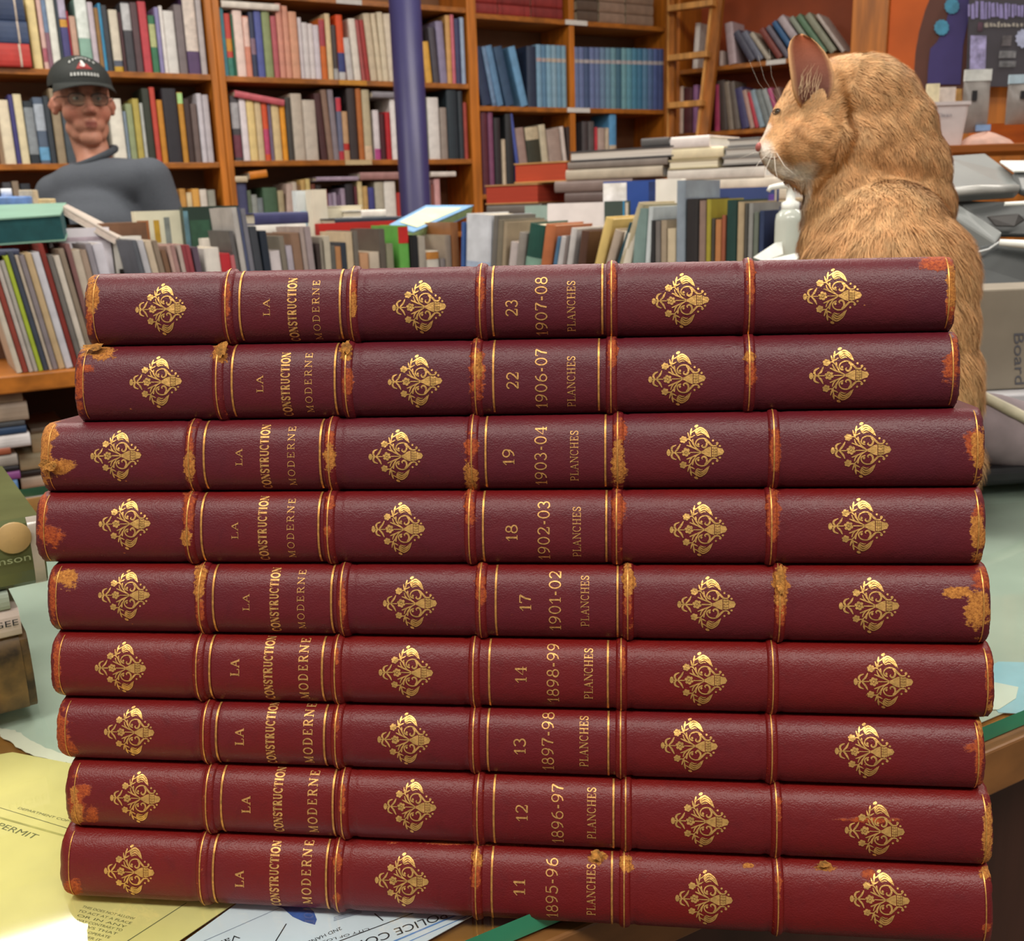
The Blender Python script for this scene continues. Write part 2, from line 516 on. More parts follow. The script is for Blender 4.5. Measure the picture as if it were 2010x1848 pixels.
M_gold = pmat('#dcae66', 0.42, 0.72, scale=500, amt=0.14, bump=0.15, bscale=700)
M_gold_dull = pmat('#bd8a44', 0.5, 0.55, scale=500, amt=0.2)
M_cloth = pmat('#5a1a1c', 0.7, scale=300, amt=0.12, bump=0.2)
M_page = pmat('#cbb894', 0.8, scale=3, amt=0.10, stretch=(1, 1, 260), bump=0.15, bscale=4)

# --- lettering of the gilt titles: strokes with thick stems, hairlines and serifs
def arc(cx, cy, rx, ry, a0, a1, n=14):
    return [(cx + rx * math.cos(math.radians(a)), cy + ry * math.sin(math.radians(a))) for a in np.linspace(a0, a1, n)]
def ser(x, y, w=0.3): return ([(x - w / 2, y), (x + w / 2, y)], 0)
GL = {
 'L': (0.78, [([(0.2, 0), (0.2, 1)], 1), ([(0.02, 0), (0.72, 0)], 0), ser(0.2, 1, .36), ([(0.72, 0), (0.72, 0.26)], 0)]),
 'A': (0.95, [([(0.12, 0), (0.45, 1)], 0), ([(0.45, 1), (0.8, 0)], 1), ([(0.24, .34), (0.68, .34)], 0), ser(.12, 0, .26), ser(.8, 0, .3)]),
 'C': (0.84, [(arc(.44, .5, .38, .5, 48, 312), .6), ([(0.72, .62), (0.72, .98)], 0)]),
 'O': (0.90, [(arc(.45, .5, .39, .5, 0, 360, 24), .7)]),
 'N': (0.98, [([(0.16, 0), (0.16, 1)], 0), ([(0.16, 1), (0.82, 0)], 1), ([(0.82, 0), (0.82, 1)], 0), ser(.12, 0), ser(.1, 1, .24), ser(.84, 1)]),
 'S': (0.70, [([(.6, .78), (.56, .93), (.36, 1), (.16, .93), (.1, .77), (.16, .62), (.36, .51), (.56, .39), (.62, .23), (.55, .07), (.34, 0), (.14, .07), (.08, .25)], .7), ([(.61, .7), (.61, 1)], 0), ([(.08, 0), (.08, .3)], 0)]),
 'T': (0.82, [([(0.04, 1), (0.78, 1)], 0), ([(.41, 0), (.41, 1)], 1), ser(.41, 0, .36), ([(.04, 1), (.04, .76)], 0), ([(.78, 1), (.78, .76)], 0)]),
 'R': (0.90, [([(.2, 0), (.2, 1)], 1), ([(.2, 1), (.5, 1)] + arc(.48, .76, .24, .24, 80, -80, 8) + [(.2, .52)], .4), ([(.44, .52), (.76, 0)], 1), ser(.2, 0, .34), ser(.1, 1, .2), ser(.78, 0, .24)]),
 'U': (0.94, [([(.2, 1), (.2, .3)] + arc(.47, .3, .27, .3, 180, 360, 10) + [(.74, 1)], .6), ser(.2, 1, .34), ser(.74, 1, .28)]),
 'I': (0.44, [([(.22, 0), (.22, 1)], 1), ser(.22, 0, .36), ser(.22, 1, .36)]),
 'M': (1.14, [([(.16, 0), (.16, 1)], 0), ([(.16, 1), (.56, .05)], 1), ([(.56, .05), (.94, 1)], 0), ([(.96, 0), (.96, 1)], 1), ser(.16, 0, .26), ser(.96, 0, .32), ser(.12, 1, .2), ser(1.0, 1, .2)]),
 'D': (0.92, [([(.2, 0), (.2, 1)], 1), ([(.2, 1), (.42, 1)] + arc(.42, .5, .4, .5, 88, -88, 14) + [(.2, 0)], .5), ser(.12, 0, .24), ser(.12, 1, .24)]),
 'E': (0.80, [([(.2, 0), (.2, 1)], 1), ([(.04, 1), (.68, 1)], 0), ([(.2, .52), (.5, .52)], 0), ([(.04, 0), (.7, 0)], 0), ([(.68, 1), (.68, .76)], 0), ([(.72, 0), (.72, .26)], 0), ([(.5, .4), (.5, .64)], 0)]),
 'P': (0.80, [([(.2, 0), (.2, 1)], 1), ([(.2, 1), (.46, 1)] + arc(.46, .74, .26, .26, 80, -80, 8) + [(.2, .48)], .4), ser(.2, 0, .38), ser(.1, 1, .2)]),
 'H': (1.0, [([(.2, 0), (.2, 1)], 1), ([(.8, 0), (.8, 1)], 1), ([(.2, .5), (.8, .5)], 0), ser(.2, 0, .34), ser(.2, 1, .34), ser(.8, 0, .34), ser(.8, 1, .34)]),
 '0': (0.78, [(arc(.39, .5, .3, .5, 0, 360, 22), .6)]),
 '1': (0.56, [([(.34, 0), (.34, 1)], 1), ([(.34, 1), (.06, .68)], 0), ser(.34, 0, .4)]),
 '2': (0.74, [(arc(.37, .74, .28, .26, 170, -20, 12) + [(.5, .4), (.08, .02)], .6), ([(.08, .02), (.68, .02)], .8), ([(.68, .02), (.68, .24)], 0)]),
 '3': (0.74, [(arc(.35, .75, .26, .25, 160, -80, 12), .6), (arc(.35, .26, .3, .27, 85, -160, 12), .7)]),
 '4': (0.80, [([(.56, 0), (.56, 1)], 1), ([(.56, 1), (.04, .3), (.76, .3)], 0), ser(.56, 0, .34)]),
 '5': (0.74, [([(.64, 1), (.2, 1), (.15, .56)], .3), (arc(.35, .32, .31, .33, 130, -150, 14), .7)]),
 '6': (0.76, [(arc(.4, .3, .29, .3, 0, 360, 18), .5), ([(.11, .3), (.16, .64), (.32, .9), (.6, 1)], .6)]),
 '7': (0.72, [([(.06, .8), (.06, .98), (.66, .98)], .4), ([(.66, .98), (.4, .5), (.3, 0)], 1)]),
 '8': (0.76, [(arc(.38, .75, .23, .25, 0, 360, 16), .5), (arc(.38, .26, .3, .27, 0, 360, 18), .6)]),
 '9': (0.76, [(arc(.37, .7, .29, .3, 0, 360, 18), .5), ([(.66, .7), (.6, .34), (.44, .1), (.16, 0)], .6)]),
 '-': (0.46, [([(.08, .42), (.38, .42)], 1)]),
 '.': (0.3, [([(.1, .05), (.2, .05)], 1)]),
 ' ': (0.5, []),
}
def ribbon(pts, w, close=False):
    pts = [np.array(p, float) for p in pts]
    n = len(pts); vs = []; fs = []
    for i in range(n):
        a, c = pts[max(i - 1, 0)], pts[min(i + 1, n - 1)]
        if n > 2 and np.allclose(pts[0], pts[-1]):
            if i == 0: a = pts[-2]
            if i == n - 1: c = pts[1]
        t = c - a; t = t / (np.linalg.norm(t) + 1e-9)
        nn = np.array([-t[1], t[0]])
        ww = w[i] if hasattr(w, '__len__') else w
        vs += [pts[i] + nn * ww / 2, pts[i] - nn * ww / 2]
    for i in range(n - 1):
        fs.append((2 * i, 2 * i + 1, 2 * i + 3, 2 * i + 2))
    return vs, fs
def gilt_word(txt, T=0.17, t=0.06, gap=0.14):
    """-> vertices (n, 2): reading direction, letter height 0..1; faces; total width"""
    V, Fc, x = [], [], 0.0
    for ch in txt:
        w, st = GL[ch]
        for pts, k in st:
            vs, fs = ribbon(pts, t + (T - t) * k)
            o = len(V)
            V += [(x + p[0], p[1]) for p in vs]
            Fc += [tuple(i + o for i in f) for f in fs]
        x += w + gap
    return np.array(V), Fc, x - gap

# --- the gilt flower-vase stamp, drawn flat once
def stamp():
    V, Fc = [], []
    def put(vs, fs):
        o = len(V); V.extend([tuple(p) for p in vs]); Fc.extend([tuple(i + o for i in f) for f in fs])
    def blob(cx, cy, rx, ry, n=12, rot=0):
        c, s_ = math.cos(rot), math.sin(rot)
        put([(cx + rx * math.cos(a) * c - ry * math.sin(a) * s_, cy + rx * math.cos(a) * s_ + ry * math.sin(a) * c) for a in np.linspace(0, 2 * math.pi, n, endpoint=False)], [tuple(range(n))])
    def line(pts, w, taper=True, sub=5):
        P = [np.array(p, float) for p in pts]
        Q = []
        for i in range(len(P) - 1):          # Catmull-Rom
            p0, p1, p2, p3 = P[max(i - 1, 0)], P[i], P[i + 1], P[min(i + 2, len(P) - 1)]
            for k in range(sub):
                u = k / sub
                Q.append(0.5 * ((2 * p1) + (-p0 + p2) * u + (2 * p0 - 5 * p1 + 4 * p2 - p3) * u * u + (-p0 + 3 * p1 - 3 * p2 + p3) * u ** 3))
        Q.append(P[-1])
        n = len(Q)
        w *= 0.8
        ws = [w * (1 if not taper else (0.35 + 0.65 * math.sin(math.pi * min(1, 0.12 + 0.88 * i / (n - 1))))) for i in range(n)]
        put(*ribbon(Q, ws))
    def flower(cx, cy, R, r_, n=6):
        for k in range(n):
            a = 2 * math.pi * k / n + 0.3
            blob(cx + R * math.cos(a), cy + R * math.sin(a), r_, r_ * 0.86, 10)
        blob(cx, cy, R * 0.42, R * 0.42, 8)
    blob(285, 805, 50, 82); flower(720, 800, 72, 42)
    line([(330, 805), (610, 802)], 30, False); line([(830, 800), (1100, 800)], 30, False)
    for sgn in (1, -1):
        def m(pts): return [(x, y if sgn > 0 else 1600 - y) for x, y in pts]
        def bl(cx, cy, rx, ry, rot=0): blob(cx, cy if sgn > 0 else 1600 - cy, rx, ry, 12, rot * sgn)
        line(m([(405, 800), (362, 735), (385, 665), (480, 622)]), 66); line(m([(440, 790), (510, 720), (548, 660), (578, 596)]), 60)
        cy = 490 if sgn > 0 else 1110
        flower(655, cy, 58, 38)
        line(m([(1100, 790), (960, 690), (880, 560), (800, 478), (715, 486)]), 36, False)
        line(m([(815, 470), (790, 400), (768, 316)]), 52); line(m([(825, 470), (850, 330), (930, 275), (1010, 205)]), 36, False)
        line(m([(835, 350), (850, 280), (868, 206)]), 56); line(m([(820, 440), (880, 420), (945, 382)]), 44)
        line(m([(890, 480), (895, 580), (960, 680)]), 62); line(m([(800, 530), (830, 620), (900, 690)]), 40); line(m([(735, 628), (830, 665), (940, 712), (1060, 770)]), 46)
        bl(985, 150, 56, 34, -0.5)
        line(m([(955, 320), (1000, 245), (1064, 196), (1140, 214), (1240, 300), (1312, 462)]), 48); line(m([(966, 350), (1020, 285), (1075, 250), (1150, 272), (1230, 345), (1300, 452)]), 50)
        line(m([(975, 378), (1030, 335), (1085, 306), (1150, 322), (1225, 385), (1270, 436)]), 46); line(m([(1000, 396), (1050, 378), (1095, 362), (1150, 372)]), 34)
        line(m([(1390, 655), (1300, 560), (1215, 482), (1110, 462), (1010, 500), (962, 580), (990, 648), (1062, 672)]), 40, False)
        line(m([(1190, 490), (1240, 560), (1236, 640), (1180, 692), (1118, 660), (1140, 622)]), 62)
        line(m([(1235, 500), (1300, 580), (1370, 660)]), 52); bl(1030, 610, 30, 34)
        line(m([(1320, 600), (1400, 648), (1480, 640), (1525, 598)]), 42); bl(1505, 590, 34, 34); bl(1398, 520, 27, 27); bl(1572, 660, 30, 26)
        line(m([(1140, 790), (1230, 730), (1330, 690)]), 46, False)
    put([(1110, 770), (1190, 745), (1290, 690), (1352, 668), (1352, 932), (1290, 910), (1190, 855), (1110, 830)], [tuple(range(8))])
    for i in range(3):
        for j in range(4):
            x, y = 1388 + i * 44, 702 + j * 62 + (i % 2) * 8
            put([(x - 19, y - 27), (x + 19, y - 27), (x + 19, y + 27), (x - 19, y + 27)], [(0, 1, 2, 3)])
    put([(1505, 690), (1560, 712), (1636, 722), (1678, 790), (1636, 862), (1560, 880), (1505, 905)], [tuple(range(7))])
    V = np.array(V)
    return np.stack([(V[:, 0] - 958) / 1445.0, -(V[:, 1] - 800) / 1400.0], 1), Fc     # +-0.5 both ways
STAMP = stamp()

PH = np.linspace(-90, 90, 41)
def prof(ph):
    a = math.radians(ph); k = 2 / 2.35
    return 0.5 + 0.5 * math.copysign(abs(math.sin(a)) ** k, a), BULGE * abs(math.cos(a)) ** k
def bez(u, a): return u

M_torn = pmat('#a5702f', 0.9, scale=420, amt=0.35, bump=0.8, bscale=900)
FLAKES = {22: [(434, 691, 10, 18), (680, 689, 10, 12), (178, 689, 20, 9)], 11: [(1172, 1683, 13, 9), (1620, 1703, 14, 5)], 19: [(100, 912, 18, 10)], 17: [(1532, 1142, 9, 26)]}
class Volume:
    """geometry of one volume between shoulder lines i and i + 1"""
    def __init__(s, i, xl, xr):
        s.i, s.xl, s.xr = i, xl, xr
        # the rounded back stands in front of the shoulder line: find the place on that line below each point of the crest
        s.gx = np.linspace(-40, 2060, 43)
        s.gc = np.array([proj((bpt(i, x) + bpt(i + 1, x)) / 2 + SN * BULGE)[0] for x in s.gx])
    def shoulder(s, x):
        # keep a hair of air between neighbouring volumes
        x = float(np.interp(x, s.gc, s.gx))
        p, q = bpt(s.i, x), bpt(s.i + 1, x)
        g = unit(q - p) * 0.00012
        return p + g, q - g
    def pt(s, x, ph, off=0.0):
        p, q = s.shoulder(x)
        t, d = prof(ph)
        a = math.radians(ph)
        h = np.linalg.norm(q - p) / 2
        nv = unit(SN * math.cos(a) / BULGE + SE2 * math.sin(a) / h)
        return p + (q - p) * t + SN * d + nv * off
    def arc_table(s, x):
        P = [s.pt(x, p) for p in PH]
        L = np.concatenate([[0], np.cumsum([np.linalg.norm(P[k + 1] - P[k]) for k in range(len(P) - 1)])])
        return L
    def ph_of_y(s, x, y):
        ys = np.array([proj(s.pt(x, p))[1] for p in PH])
        ok = slice(4, 37)
        return float(np.interp(-y, -ys[ok], PH[ok]))
    def place(s, V, x_of, v_of, x0, y0, off):
        """V (n,2) design points -> pixels along the spine and arc length across it"""
        L = s.arc_table(x0); l0 = np.interp(s.ph_of_y(x0, y0), PH, L)
        out = []
        for a, c in V:
            ph = np.interp(l0 + v_of(a, c), L, PH)
            out.append(s.pt(x_of(a, c), ph, off))
        return out

def blobs(px, py, lst):
    v = np.zeros(len(px))
    for x, y, rx, ry in lst:
        d = np.sqrt(((px - x) / rx) ** 2 + ((py - y) / ry) ** 2)
        v = np.maximum(v, np.clip(1.12 - 0.52 * d, 0, 1))
    return v

# number, years, red tone, left and right end, stamps (x, y, width), bands, gilt lines, words (x of LA, CONSTRUCTION, MODERNE, number, years, PLANCHES), y of the text centres, wear
VOLS = [
 (11, '1895-96', .75, 122, 1945, [(254, 1712, 99), (789, 1730, 106), (1382, 1766, 113), (1727, 1767, 118)], (395, 661, 935, 1226, 1528), (418, 640, 965, 1201), (470, 538, 601, 1019, 1083, 1160), (1726, 1721, 1716, 1743, 1748, 1750),
  [(935, 1686, 11, 13), (1172, 1685, 17, 11), (1229, 1694, 11, 14), (1620, 1703, 18, 7), (1936, 1715, 10, 12), (1470, 1700, 9, 4)], [(663, 1690, 8, 22), (661, 1762, 7, 9), (140, 1745, 14, 14), (1938, 1822, 9, 9), (1705, 1716, 10, 8), (935, 1720, 7, 26), (1528, 1735, 5, 24), (1000, 1655, 160, 4)]),
 (12, '1896-97', .70, 133, 1945, [(266, 1568, 99), (805, 1585, 104), (1374, 1613, 114), (1717, 1632, 118)], (407, 672, 938, 1229, 1525), (434, 653, 969, 1204), (483, 545, 613, 1024, 1094, 1161), (1580, 1572, 1577, 1597, 1602, 1599),
  [(1939, 1640, 9, 52), (150, 1600, 8, 20), (145, 1560, 6, 16)], [(150, 1575, 12, 36), (163, 1552, 12, 12), (182, 1598, 10, 12), (672, 1570, 5, 30), (1528, 1590, 6, 20), (1700, 1610, 60, 5)]),
 (13, '1897-98', .62, 115, 1930, [(254, 1438, 99), (793, 1453, 104), (1353, 1465, 112), (1697, 1476, 117)], (402, 660, 930, 1219, 1516), (424, 636, 957, 1194), (470, 530, 604, 1020, 1075, 1146), (1447, 1440, 1440, 1466, 1458, 1457),
  [(1926, 1425, 6, 18)], [(120, 1440, 11, 50), (135, 1475, 12, 14), (1922, 1480, 8, 50), (1905, 1468, 14, 8), (660, 1420, 5, 22)]),
 (14, '1898-99', .68, 103, 1948, [(237, 1312, 101), (797, 1321, 107), (1371, 1336, 113), (1734, 1339, 117)], (388, 659, 930, 1220, 1518), (411, 632, 960, 1193), (461, 526, 595, 1022, 1085, 1155), (1311, 1312, 1314, 1325, 1323, 1324),
  [(1944, 1385, 5, 10)], [(112, 1310, 6, 50), (1942, 1330, 6, 44), (660, 1290, 5, 16), (1222, 1300, 5, 24)]),
 (17, '1901-02', .38, 97, 1940, [(244, 1169, 102), (805, 1185, 106), (1387, 1187, 115), (1706, 1190, 119)], (393, 671, 943, 1233, 1531), (418, 650, 973, 1212), (483, 538, 590, 1031, 1089, 1148), (1183, 1179, 1178, 1184, 1181, 1181),
  [(132, 1136, 18, 15), (393, 1140, 9, 30), (1233, 1138, 10, 28), (1532, 1144, 12, 36), (1918, 1195, 22, 34), (1880, 1162, 26, 9)], [(104, 1170, 6, 50), (393, 1200, 7, 22), (672, 1180, 6, 36), (943, 1150, 8, 40), (1532, 1200, 8, 22), (1926, 1140, 18, 22), (1233, 1190, 8, 20)]),
 (18, '1902-03', .36, 73, 1930, [(245, 1029, 102), (782, 1039, 105), (1371, 1040, 113), (1685, 1033, 119)], (370, 645, 922, 1211, 1515), (395, 625, 948, 1190), (461, 515, 570, 1004, 1067, 1132), (1042, 1038, 1038, 1047, 1044, 1046),
  [(366, 1056, 9, 12), (1920, 1052, 12, 38)], [(95, 1050, 20, 18), (84, 1005, 7, 60), (371, 995, 10, 40), (648, 985, 9, 12), (922, 990, 8, 40), (1213, 1000, 11, 32), (1517, 1000, 11, 46), (1920, 1010, 10, 22), (642, 1045, 6, 10)]),
 (19, '1903-04', .22, 82, 1928, [(228, 895, 100), (777, 896, 107), (1365, 888, 113), (1690, 884, 119)], (373, 647, 927, 1213, 1520), (400, 628, 953, 1188), (469, 519, 571, 998, 1061, 1127), (898, 898, 896, 898, 897, 896),
  [(90, 880, 10, 70), (112, 916, 30, 11), (372, 916, 9, 22), (648, 898, 10, 22), (925, 940, 10, 24), (1213, 908, 12, 36), (1921, 885, 11, 42), (98, 848, 12, 18)], [(648, 862, 9, 14), (924, 880, 10, 20), (1217, 846, 10, 24), (1522, 885, 8, 34), (373, 870, 6, 30), (1912, 870, 18, 30)]),
 (22, '1906-07', .16, 150, 1880, [(306, 750, 103), (815, 749, 107), (1329, 744, 113), (1647, 737, 118)], (427, 680, 934, 1200, 1472), (455, 657, 968, 1175), (510, 560, 605, 1006, 1062, 1121), (754, 756, 752, 748, 744, 750),
  [(186, 690, 28, 13), (433, 694, 12, 18), (678, 690, 11, 13), (1473, 703, 12, 8), (938, 715, 7, 26)], [(157, 745, 7, 52), (683, 752, 9, 26), (937, 725, 11, 50), (1203, 692, 9, 24), (1474, 730, 9, 26), (1869, 725, 16, 22), (166, 722, 14, 6), (1874, 700, 6, 40)]),
 (23, '1907-08', .14, 170, 1872, [(316, 607, 100), (823, 603, 106), (1336, 590, 113), (1634, 581, 116)], (445, 690, 943, 1201, 1472), (470, 667, 966, 1182), (523, 573, 620, 1004, 1062, 1121), (604, 609, 610, 605, 603, 602),
  [(180, 572, 10, 42), (1869, 560, 9, 34), (694, 600, 5, 22)], [(176, 620, 6, 30), (1840, 518, 32, 14), (445, 585, 7, 28), (693, 585, 6, 34), (943, 570, 6, 34), (1866, 600, 7, 30), (1203, 550, 6, 30), (1474, 550, 7, 36)]),
]
ORD = {11: 'bottom', 12: 'second from bottom', 13: 'third from bottom', 14: 'fourth from bottom', 17: 'middle', 18: 'fourth from top', 19: 'third from top', 22: 'second from top', 23: 'topmost'}
STACK_D = 0.28
for iv, (num, yrs, red, xl, xr, stamps, bands, lines, wx, wy, tanb, rubb) in enumerate(VOLS):
    xl, xr = xl - 9, xr + 8
    v = Volume(iv, xl, xr)
    p0 = v.pt((xl + xr) / 2, -89)
    rt = root('leather_volume', p0, f'red leather volume with gilt number {num} on its spine, {ORD[num]} of the stack', 'book', 'matching red leather volumes in the stack')
    # spine leather, with the grooves beside the bands
    xs = np.linspace(xl, xr, 300)
    rows = []
    rr = np.random.RandomState(num)
    sm_ = lambda q: np.convolve(np.pad(q, 2, mode='edge'), [.15, .2, .3, .2, .15], 'valid')
    jl, jr = sm_(rr.uniform(-1.2, 1.2, len(PH))) + rr.uniform(-.25, .25, len(PH)), sm_(rr.uniform(-1.2, 1.2, len(PH))) + rr.uniform(-.25, .25, len(PH))
    def groove(x):
        o = 0.0
        for bx in bands:
            d = abs(x - bx) / 19.0
            if 0.55 < d < 1.5: o -= 0.0007 * math.exp(-((d - 1.0) / 0.26) ** 2)
        return o
    for k, x in enumerate(xs):
        g0 = groove(x)
        row = []
        e = min(k, len(xs) - 1 - k)
        curl = (-0.0022, -0.0011, -0.0004, 0)[min(e, 3)]
        p_, q_ = v.shoulder(x)
        row.append(p_ + back(iv) * 0.03 + unit(q_ - p_) * 0.0001)
        for j, ph in enumerate(PH):
            xx = x
            if e < 2: xx = x + (jl[j] if k < 5 else jr[j]) * 1.8 * (1 if e == 0 else 0.5)
            row.append(v.pt(xx, ph, (g0 + curl) * math.cos(math.radians(ph)) ** 0.5 + rr.normal() * 0.00004))
        row.append(q_ + back(iv + 1) * 0.03 - unit(q_ - p_) * 0.0001)
        rows.append(row)
    rows = [[p - SN * 0.006 for p in rows[0]]] + rows + [[p - SN * 0.006 for p in rows[-1]]]
    P = np.array(rows)
    nu, nv_ = P.shape[:2]
    V = P.reshape(-1, 3)
    I = np.arange(nu * nv_).reshape(nu, nv_)
    F_ = np.stack([I[:-1, :-1], I[1:, :-1], I[1:, 1:], I[:-1, 1:]], -1).reshape(-1, 4)
    pr = np.array([proj(p) for p in V])
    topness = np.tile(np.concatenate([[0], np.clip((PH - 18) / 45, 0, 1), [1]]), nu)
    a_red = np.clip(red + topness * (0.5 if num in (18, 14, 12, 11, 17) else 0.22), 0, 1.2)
    a_tan, a_rub = blobs(pr[:, 0], pr[:, 1], tanb), blobs(pr[:, 0], pr[:, 1], rubb)
    endn = np.maximum(np.clip(1 - (pr[:, 0] - xl) / 9, 0, 1), np.clip(1 - (xr - pr[:, 0]) / 9, 0, 1))
    a_rub = np.maximum(a_rub, endn * 0.55)
    meshobj('spine', V, F_, M_leather, rt, True, {'red': a_red, 'tan': a_tan, 'rub': a_rub})
    # raised bands, each with its gilt line
    for bx in bands:
        hw = 11.5
        ts = np.linspace(-1, 1, 11)
        P = np.array([[v.pt(bx + t * hw, ph, 0.0014 * math.sqrt(max(0, 1 - t * t)) - 0.0002) for ph in PH[2:-2]] for t in ts])
        V = P.reshape(-1, 3); nu, nv_ = P.shape[:2]
        I = np.arange(nu * nv_).reshape(nu, nv_)
        F_ = np.stack([I[:-1, :-1], I[1:, :-1], I[1:, 1:], I[:-1, 1:]], -1).reshape(-1, 4)
        pr = np.array([proj(p) for p in V])
        bo = meshobj('raised_band', V, F_, M_leather, rt, True, {'red': np.full(len(V), min(1.1, red + .45)), 'tan': blobs(pr[:, 0], pr[:, 1], tanb), 'rub': np.maximum(blobs(pr[:, 0], pr[:, 1], rubb), 0.22)})
        m = MB()
        m.grid(np.array([[v.pt(bx - 1 + t * 1.3, ph, 0.00145) for ph in PH[5:-4]] for t in (-1, 0, 1)]), M_gold_line)
        m.build('gilt_line', None, bo)
    # gilt lines framing the two title panels and the two ends
    for lx, hw in [(x, 1.9) for x in lines] + [(xl + 22, 0.9), (xr - 17, 1.3)]:
        m = MB()
        hi = -4 if lx in lines else -6
        m.grid(np.array([[v.pt(lx + t * hw, ph, 0.00022) for ph in PH[5:hi]] for t in (-1, 0, 1)]), M_gold_line)
        m.build('gilt_line', None, rt)
    # the four gilt stamps
    for sx, sy, sw in stamps:
        hgt = 0.0226
        pts = v.place(STAMP[0], lambda a, c: sx + a * sw, lambda a, c: c * hgt, sx, sy, 0.00016)
        m = MB(); m.add(pts, STAMP[1], M_gold); m.build('gilt_ornament', M_gold, rt)
    # gilt lettering, reading upwards
    old = num < 17
    words = [('LA', 12.5 if not old else 16, 0.0072, .13 if not old else .2), ('CONSTRUCTION', 16, (0.0280 if num >= 22 else 0.0288), .30), ('MODERNE', 13 if not old else 17, 0.0258 if not old else 0.0272, .12 if not old else .2)]
    m = MB()
    for (wd, hpx, ln, T), x0, y0 in zip(words, wx[:3], wy[:3]):
        V2, F2, tw = gilt_word(wd, T, 0.07 if not old else 0.1, 0.3 if wd == 'MODERNE' else 0.12)
        pts = v.place(V2, lambda a, c: x0 + (0.5 - c) * hpx, lambda a, c: (a / tw - 0.5) * ln, x0, y0, 0.00018)
        m.add(pts, F2, M_gold_text)
    m.build('title_lettering', None, rt)
    for nm, wd, hpx, ln, T, x0, y0 in (('number_lettering', str(num), 22, 0.0068, .16, wx[3], wy[3]), ('year_lettering', yrs, 22, 0.0250, .15, wx[4], wy[4]), ('plates_lettering', 'PLANCHES', 15 if not old else 16, 0.0208, .13 if not old else .18, wx[5], wy[5])):
        V2, F2, tw = gilt_word(wd, T, 0.07, 0.12)
        pts = v.place(V2, lambda a, c: x0 + (0.5 - c) * hpx, lambda a, c: (a / tw - 0.5) * ln, x0, y0, 0.00018)
        m = MB(); m.add(pts, F2, M_gold_text); m.build(nm, None, rt)
    # torn flakes of leather standing off the spine
    for fx, fy, frx, fry in FLAKES.get(num, ()):
        m = MB(); rj = random.Random(num * 7 + int(fx))
        L_ = v.arc_table(fx); l0 = np.interp(v.ph_of_y(fx, fy), PH, L_); sc_ = 0.0226 / 102
        ring, cen = [], None
        for kk in range(18):
            a = 2 * math.pi * kk / 18; q_ = rj.uniform(.72, 1.2)
            ph = np.interp(l0 - fry * q_ * math.sin(a) * sc_, L_, PH)
            ring.append(v.pt(fx + frx * q_ * math.cos(a), ph, 0.0019 + rj.uniform(0, .0012)))
        inner = [v.pt(fx + frx * .5 * math.cos(2 * math.pi * kk / 18), np.interp(l0 - fry * .5 * math.sin(2 * math.pi * kk / 18) * sc_, L_, PH), 0.0024 + rj.uniform(-.0003, .0003)) for kk in range(18)]
        cen = v.pt(fx, np.interp(l0, L_, PH), 0.0022)
        m.add(ring + inner + [cen], [(kk, (kk + 1) % 18, 18 + (kk + 1) % 18, 18 + kk) for kk in range(18)] + [(18 + kk, 18 + (kk + 1) % 18, 36) for kk in range(18)], M_torn, True)
        m.build('torn_leather', None, rt)
    # boards and leaves behind the spine
    xa, xb = xl + 4, xr - 4
    def sh(x): return v.shoulder(x)
    (pa, qa), (pb, qb) = sh(xa), sh(xb)
    ba, bb_ = back(iv), back(iv + 1)
    for nm, A_, B_, bk, sg in (('lower_board', pa, pb, ba, 1), ('upper_board', qa, qb, bb_, -1)):
        m = MB()
        u = unit(qa - pa) * sg
        m.box(A_ + u * 0.0002 + bk * 0.001, B_ - A_, bk * STACK_D, u * 0.003, M_cloth)
        m.build(nm, M_cloth, rt, bevel=0.0006)
    m = MB()
    u = unit(qa - pa)
    s1 = unit(pb - pa) * 0.004
    c = [pa + s1 + u * 0.0038, pb - s1 + u * 0.0038, pb - s1 + u * 0.0038 + ba * (STACK_D - 0.006), pa + s1 + u * 0.0038 + ba * (STACK_D - 0.006)]
    d = [qa + s1 - u * 0.0038, qb - s1 - u * 0.0038, qb - s1 - u * 0.0038 + bb_ * (STACK_D - 0.006), qa + s1 - u * 0.0038 + bb_ * (STACK_D - 0.006)]
    m.add(c + d, [(0, 3, 2, 1), (4, 5, 6, 7), (0, 1, 5, 4), (1, 2, 6, 5), (2, 3, 7, 6), (3, 0, 4, 7)], M_page)
    m.build('text_block', M_page, rt)
# ------------------------------------------------------------------ the bookcases along the two walls
class Wall:
    def __init__(s, p, a):
        s.p = np.array([p[0], p[1], 0.0]); s.a = unit([a[0], a[1], 0])
        s.n = np.array([-s.a[1], s.a[0], 0.0])
        if s.n @ (s.p - np.array([0, 0, 0])) < 0: s.n = -s.n
    def hit(s, x, y, off=0.0):
        d = ray(x, y)
        t = ((s.p + s.n * off - CAM) @ s.n) / (d @ s.n)
        q = CAM + d * t
        return (q - s.p) @ s.a, q[2]
    def at(s, u, z, off=0.0):
        return s.p + s.a * u + s.n * off + ZUP * z
_d = ray(4473, 284)
LW = Wall(W(0, 284, 3.7), _d)
_c = LW.at(*LW.hit(1324, 200))
RW = Wall(_c, -ray(-1958, 490))

M_case = wood('#bb6f22', 2, 0.4)
M_shelf = wood('#a2611f', 0, 0.4)
M_back = pmat('#7d5638', 0.6, scale=6, amt=0.12)
M_tag = pmat('#d9d6d0', 0.6, amt=0.04)
M_tag_o = pmat('#c98a28', 0.6, amt=0.08)
M_tag_c = pmat('#cbb388', 0.6, amt=0.05)
CASE_D = 0.27

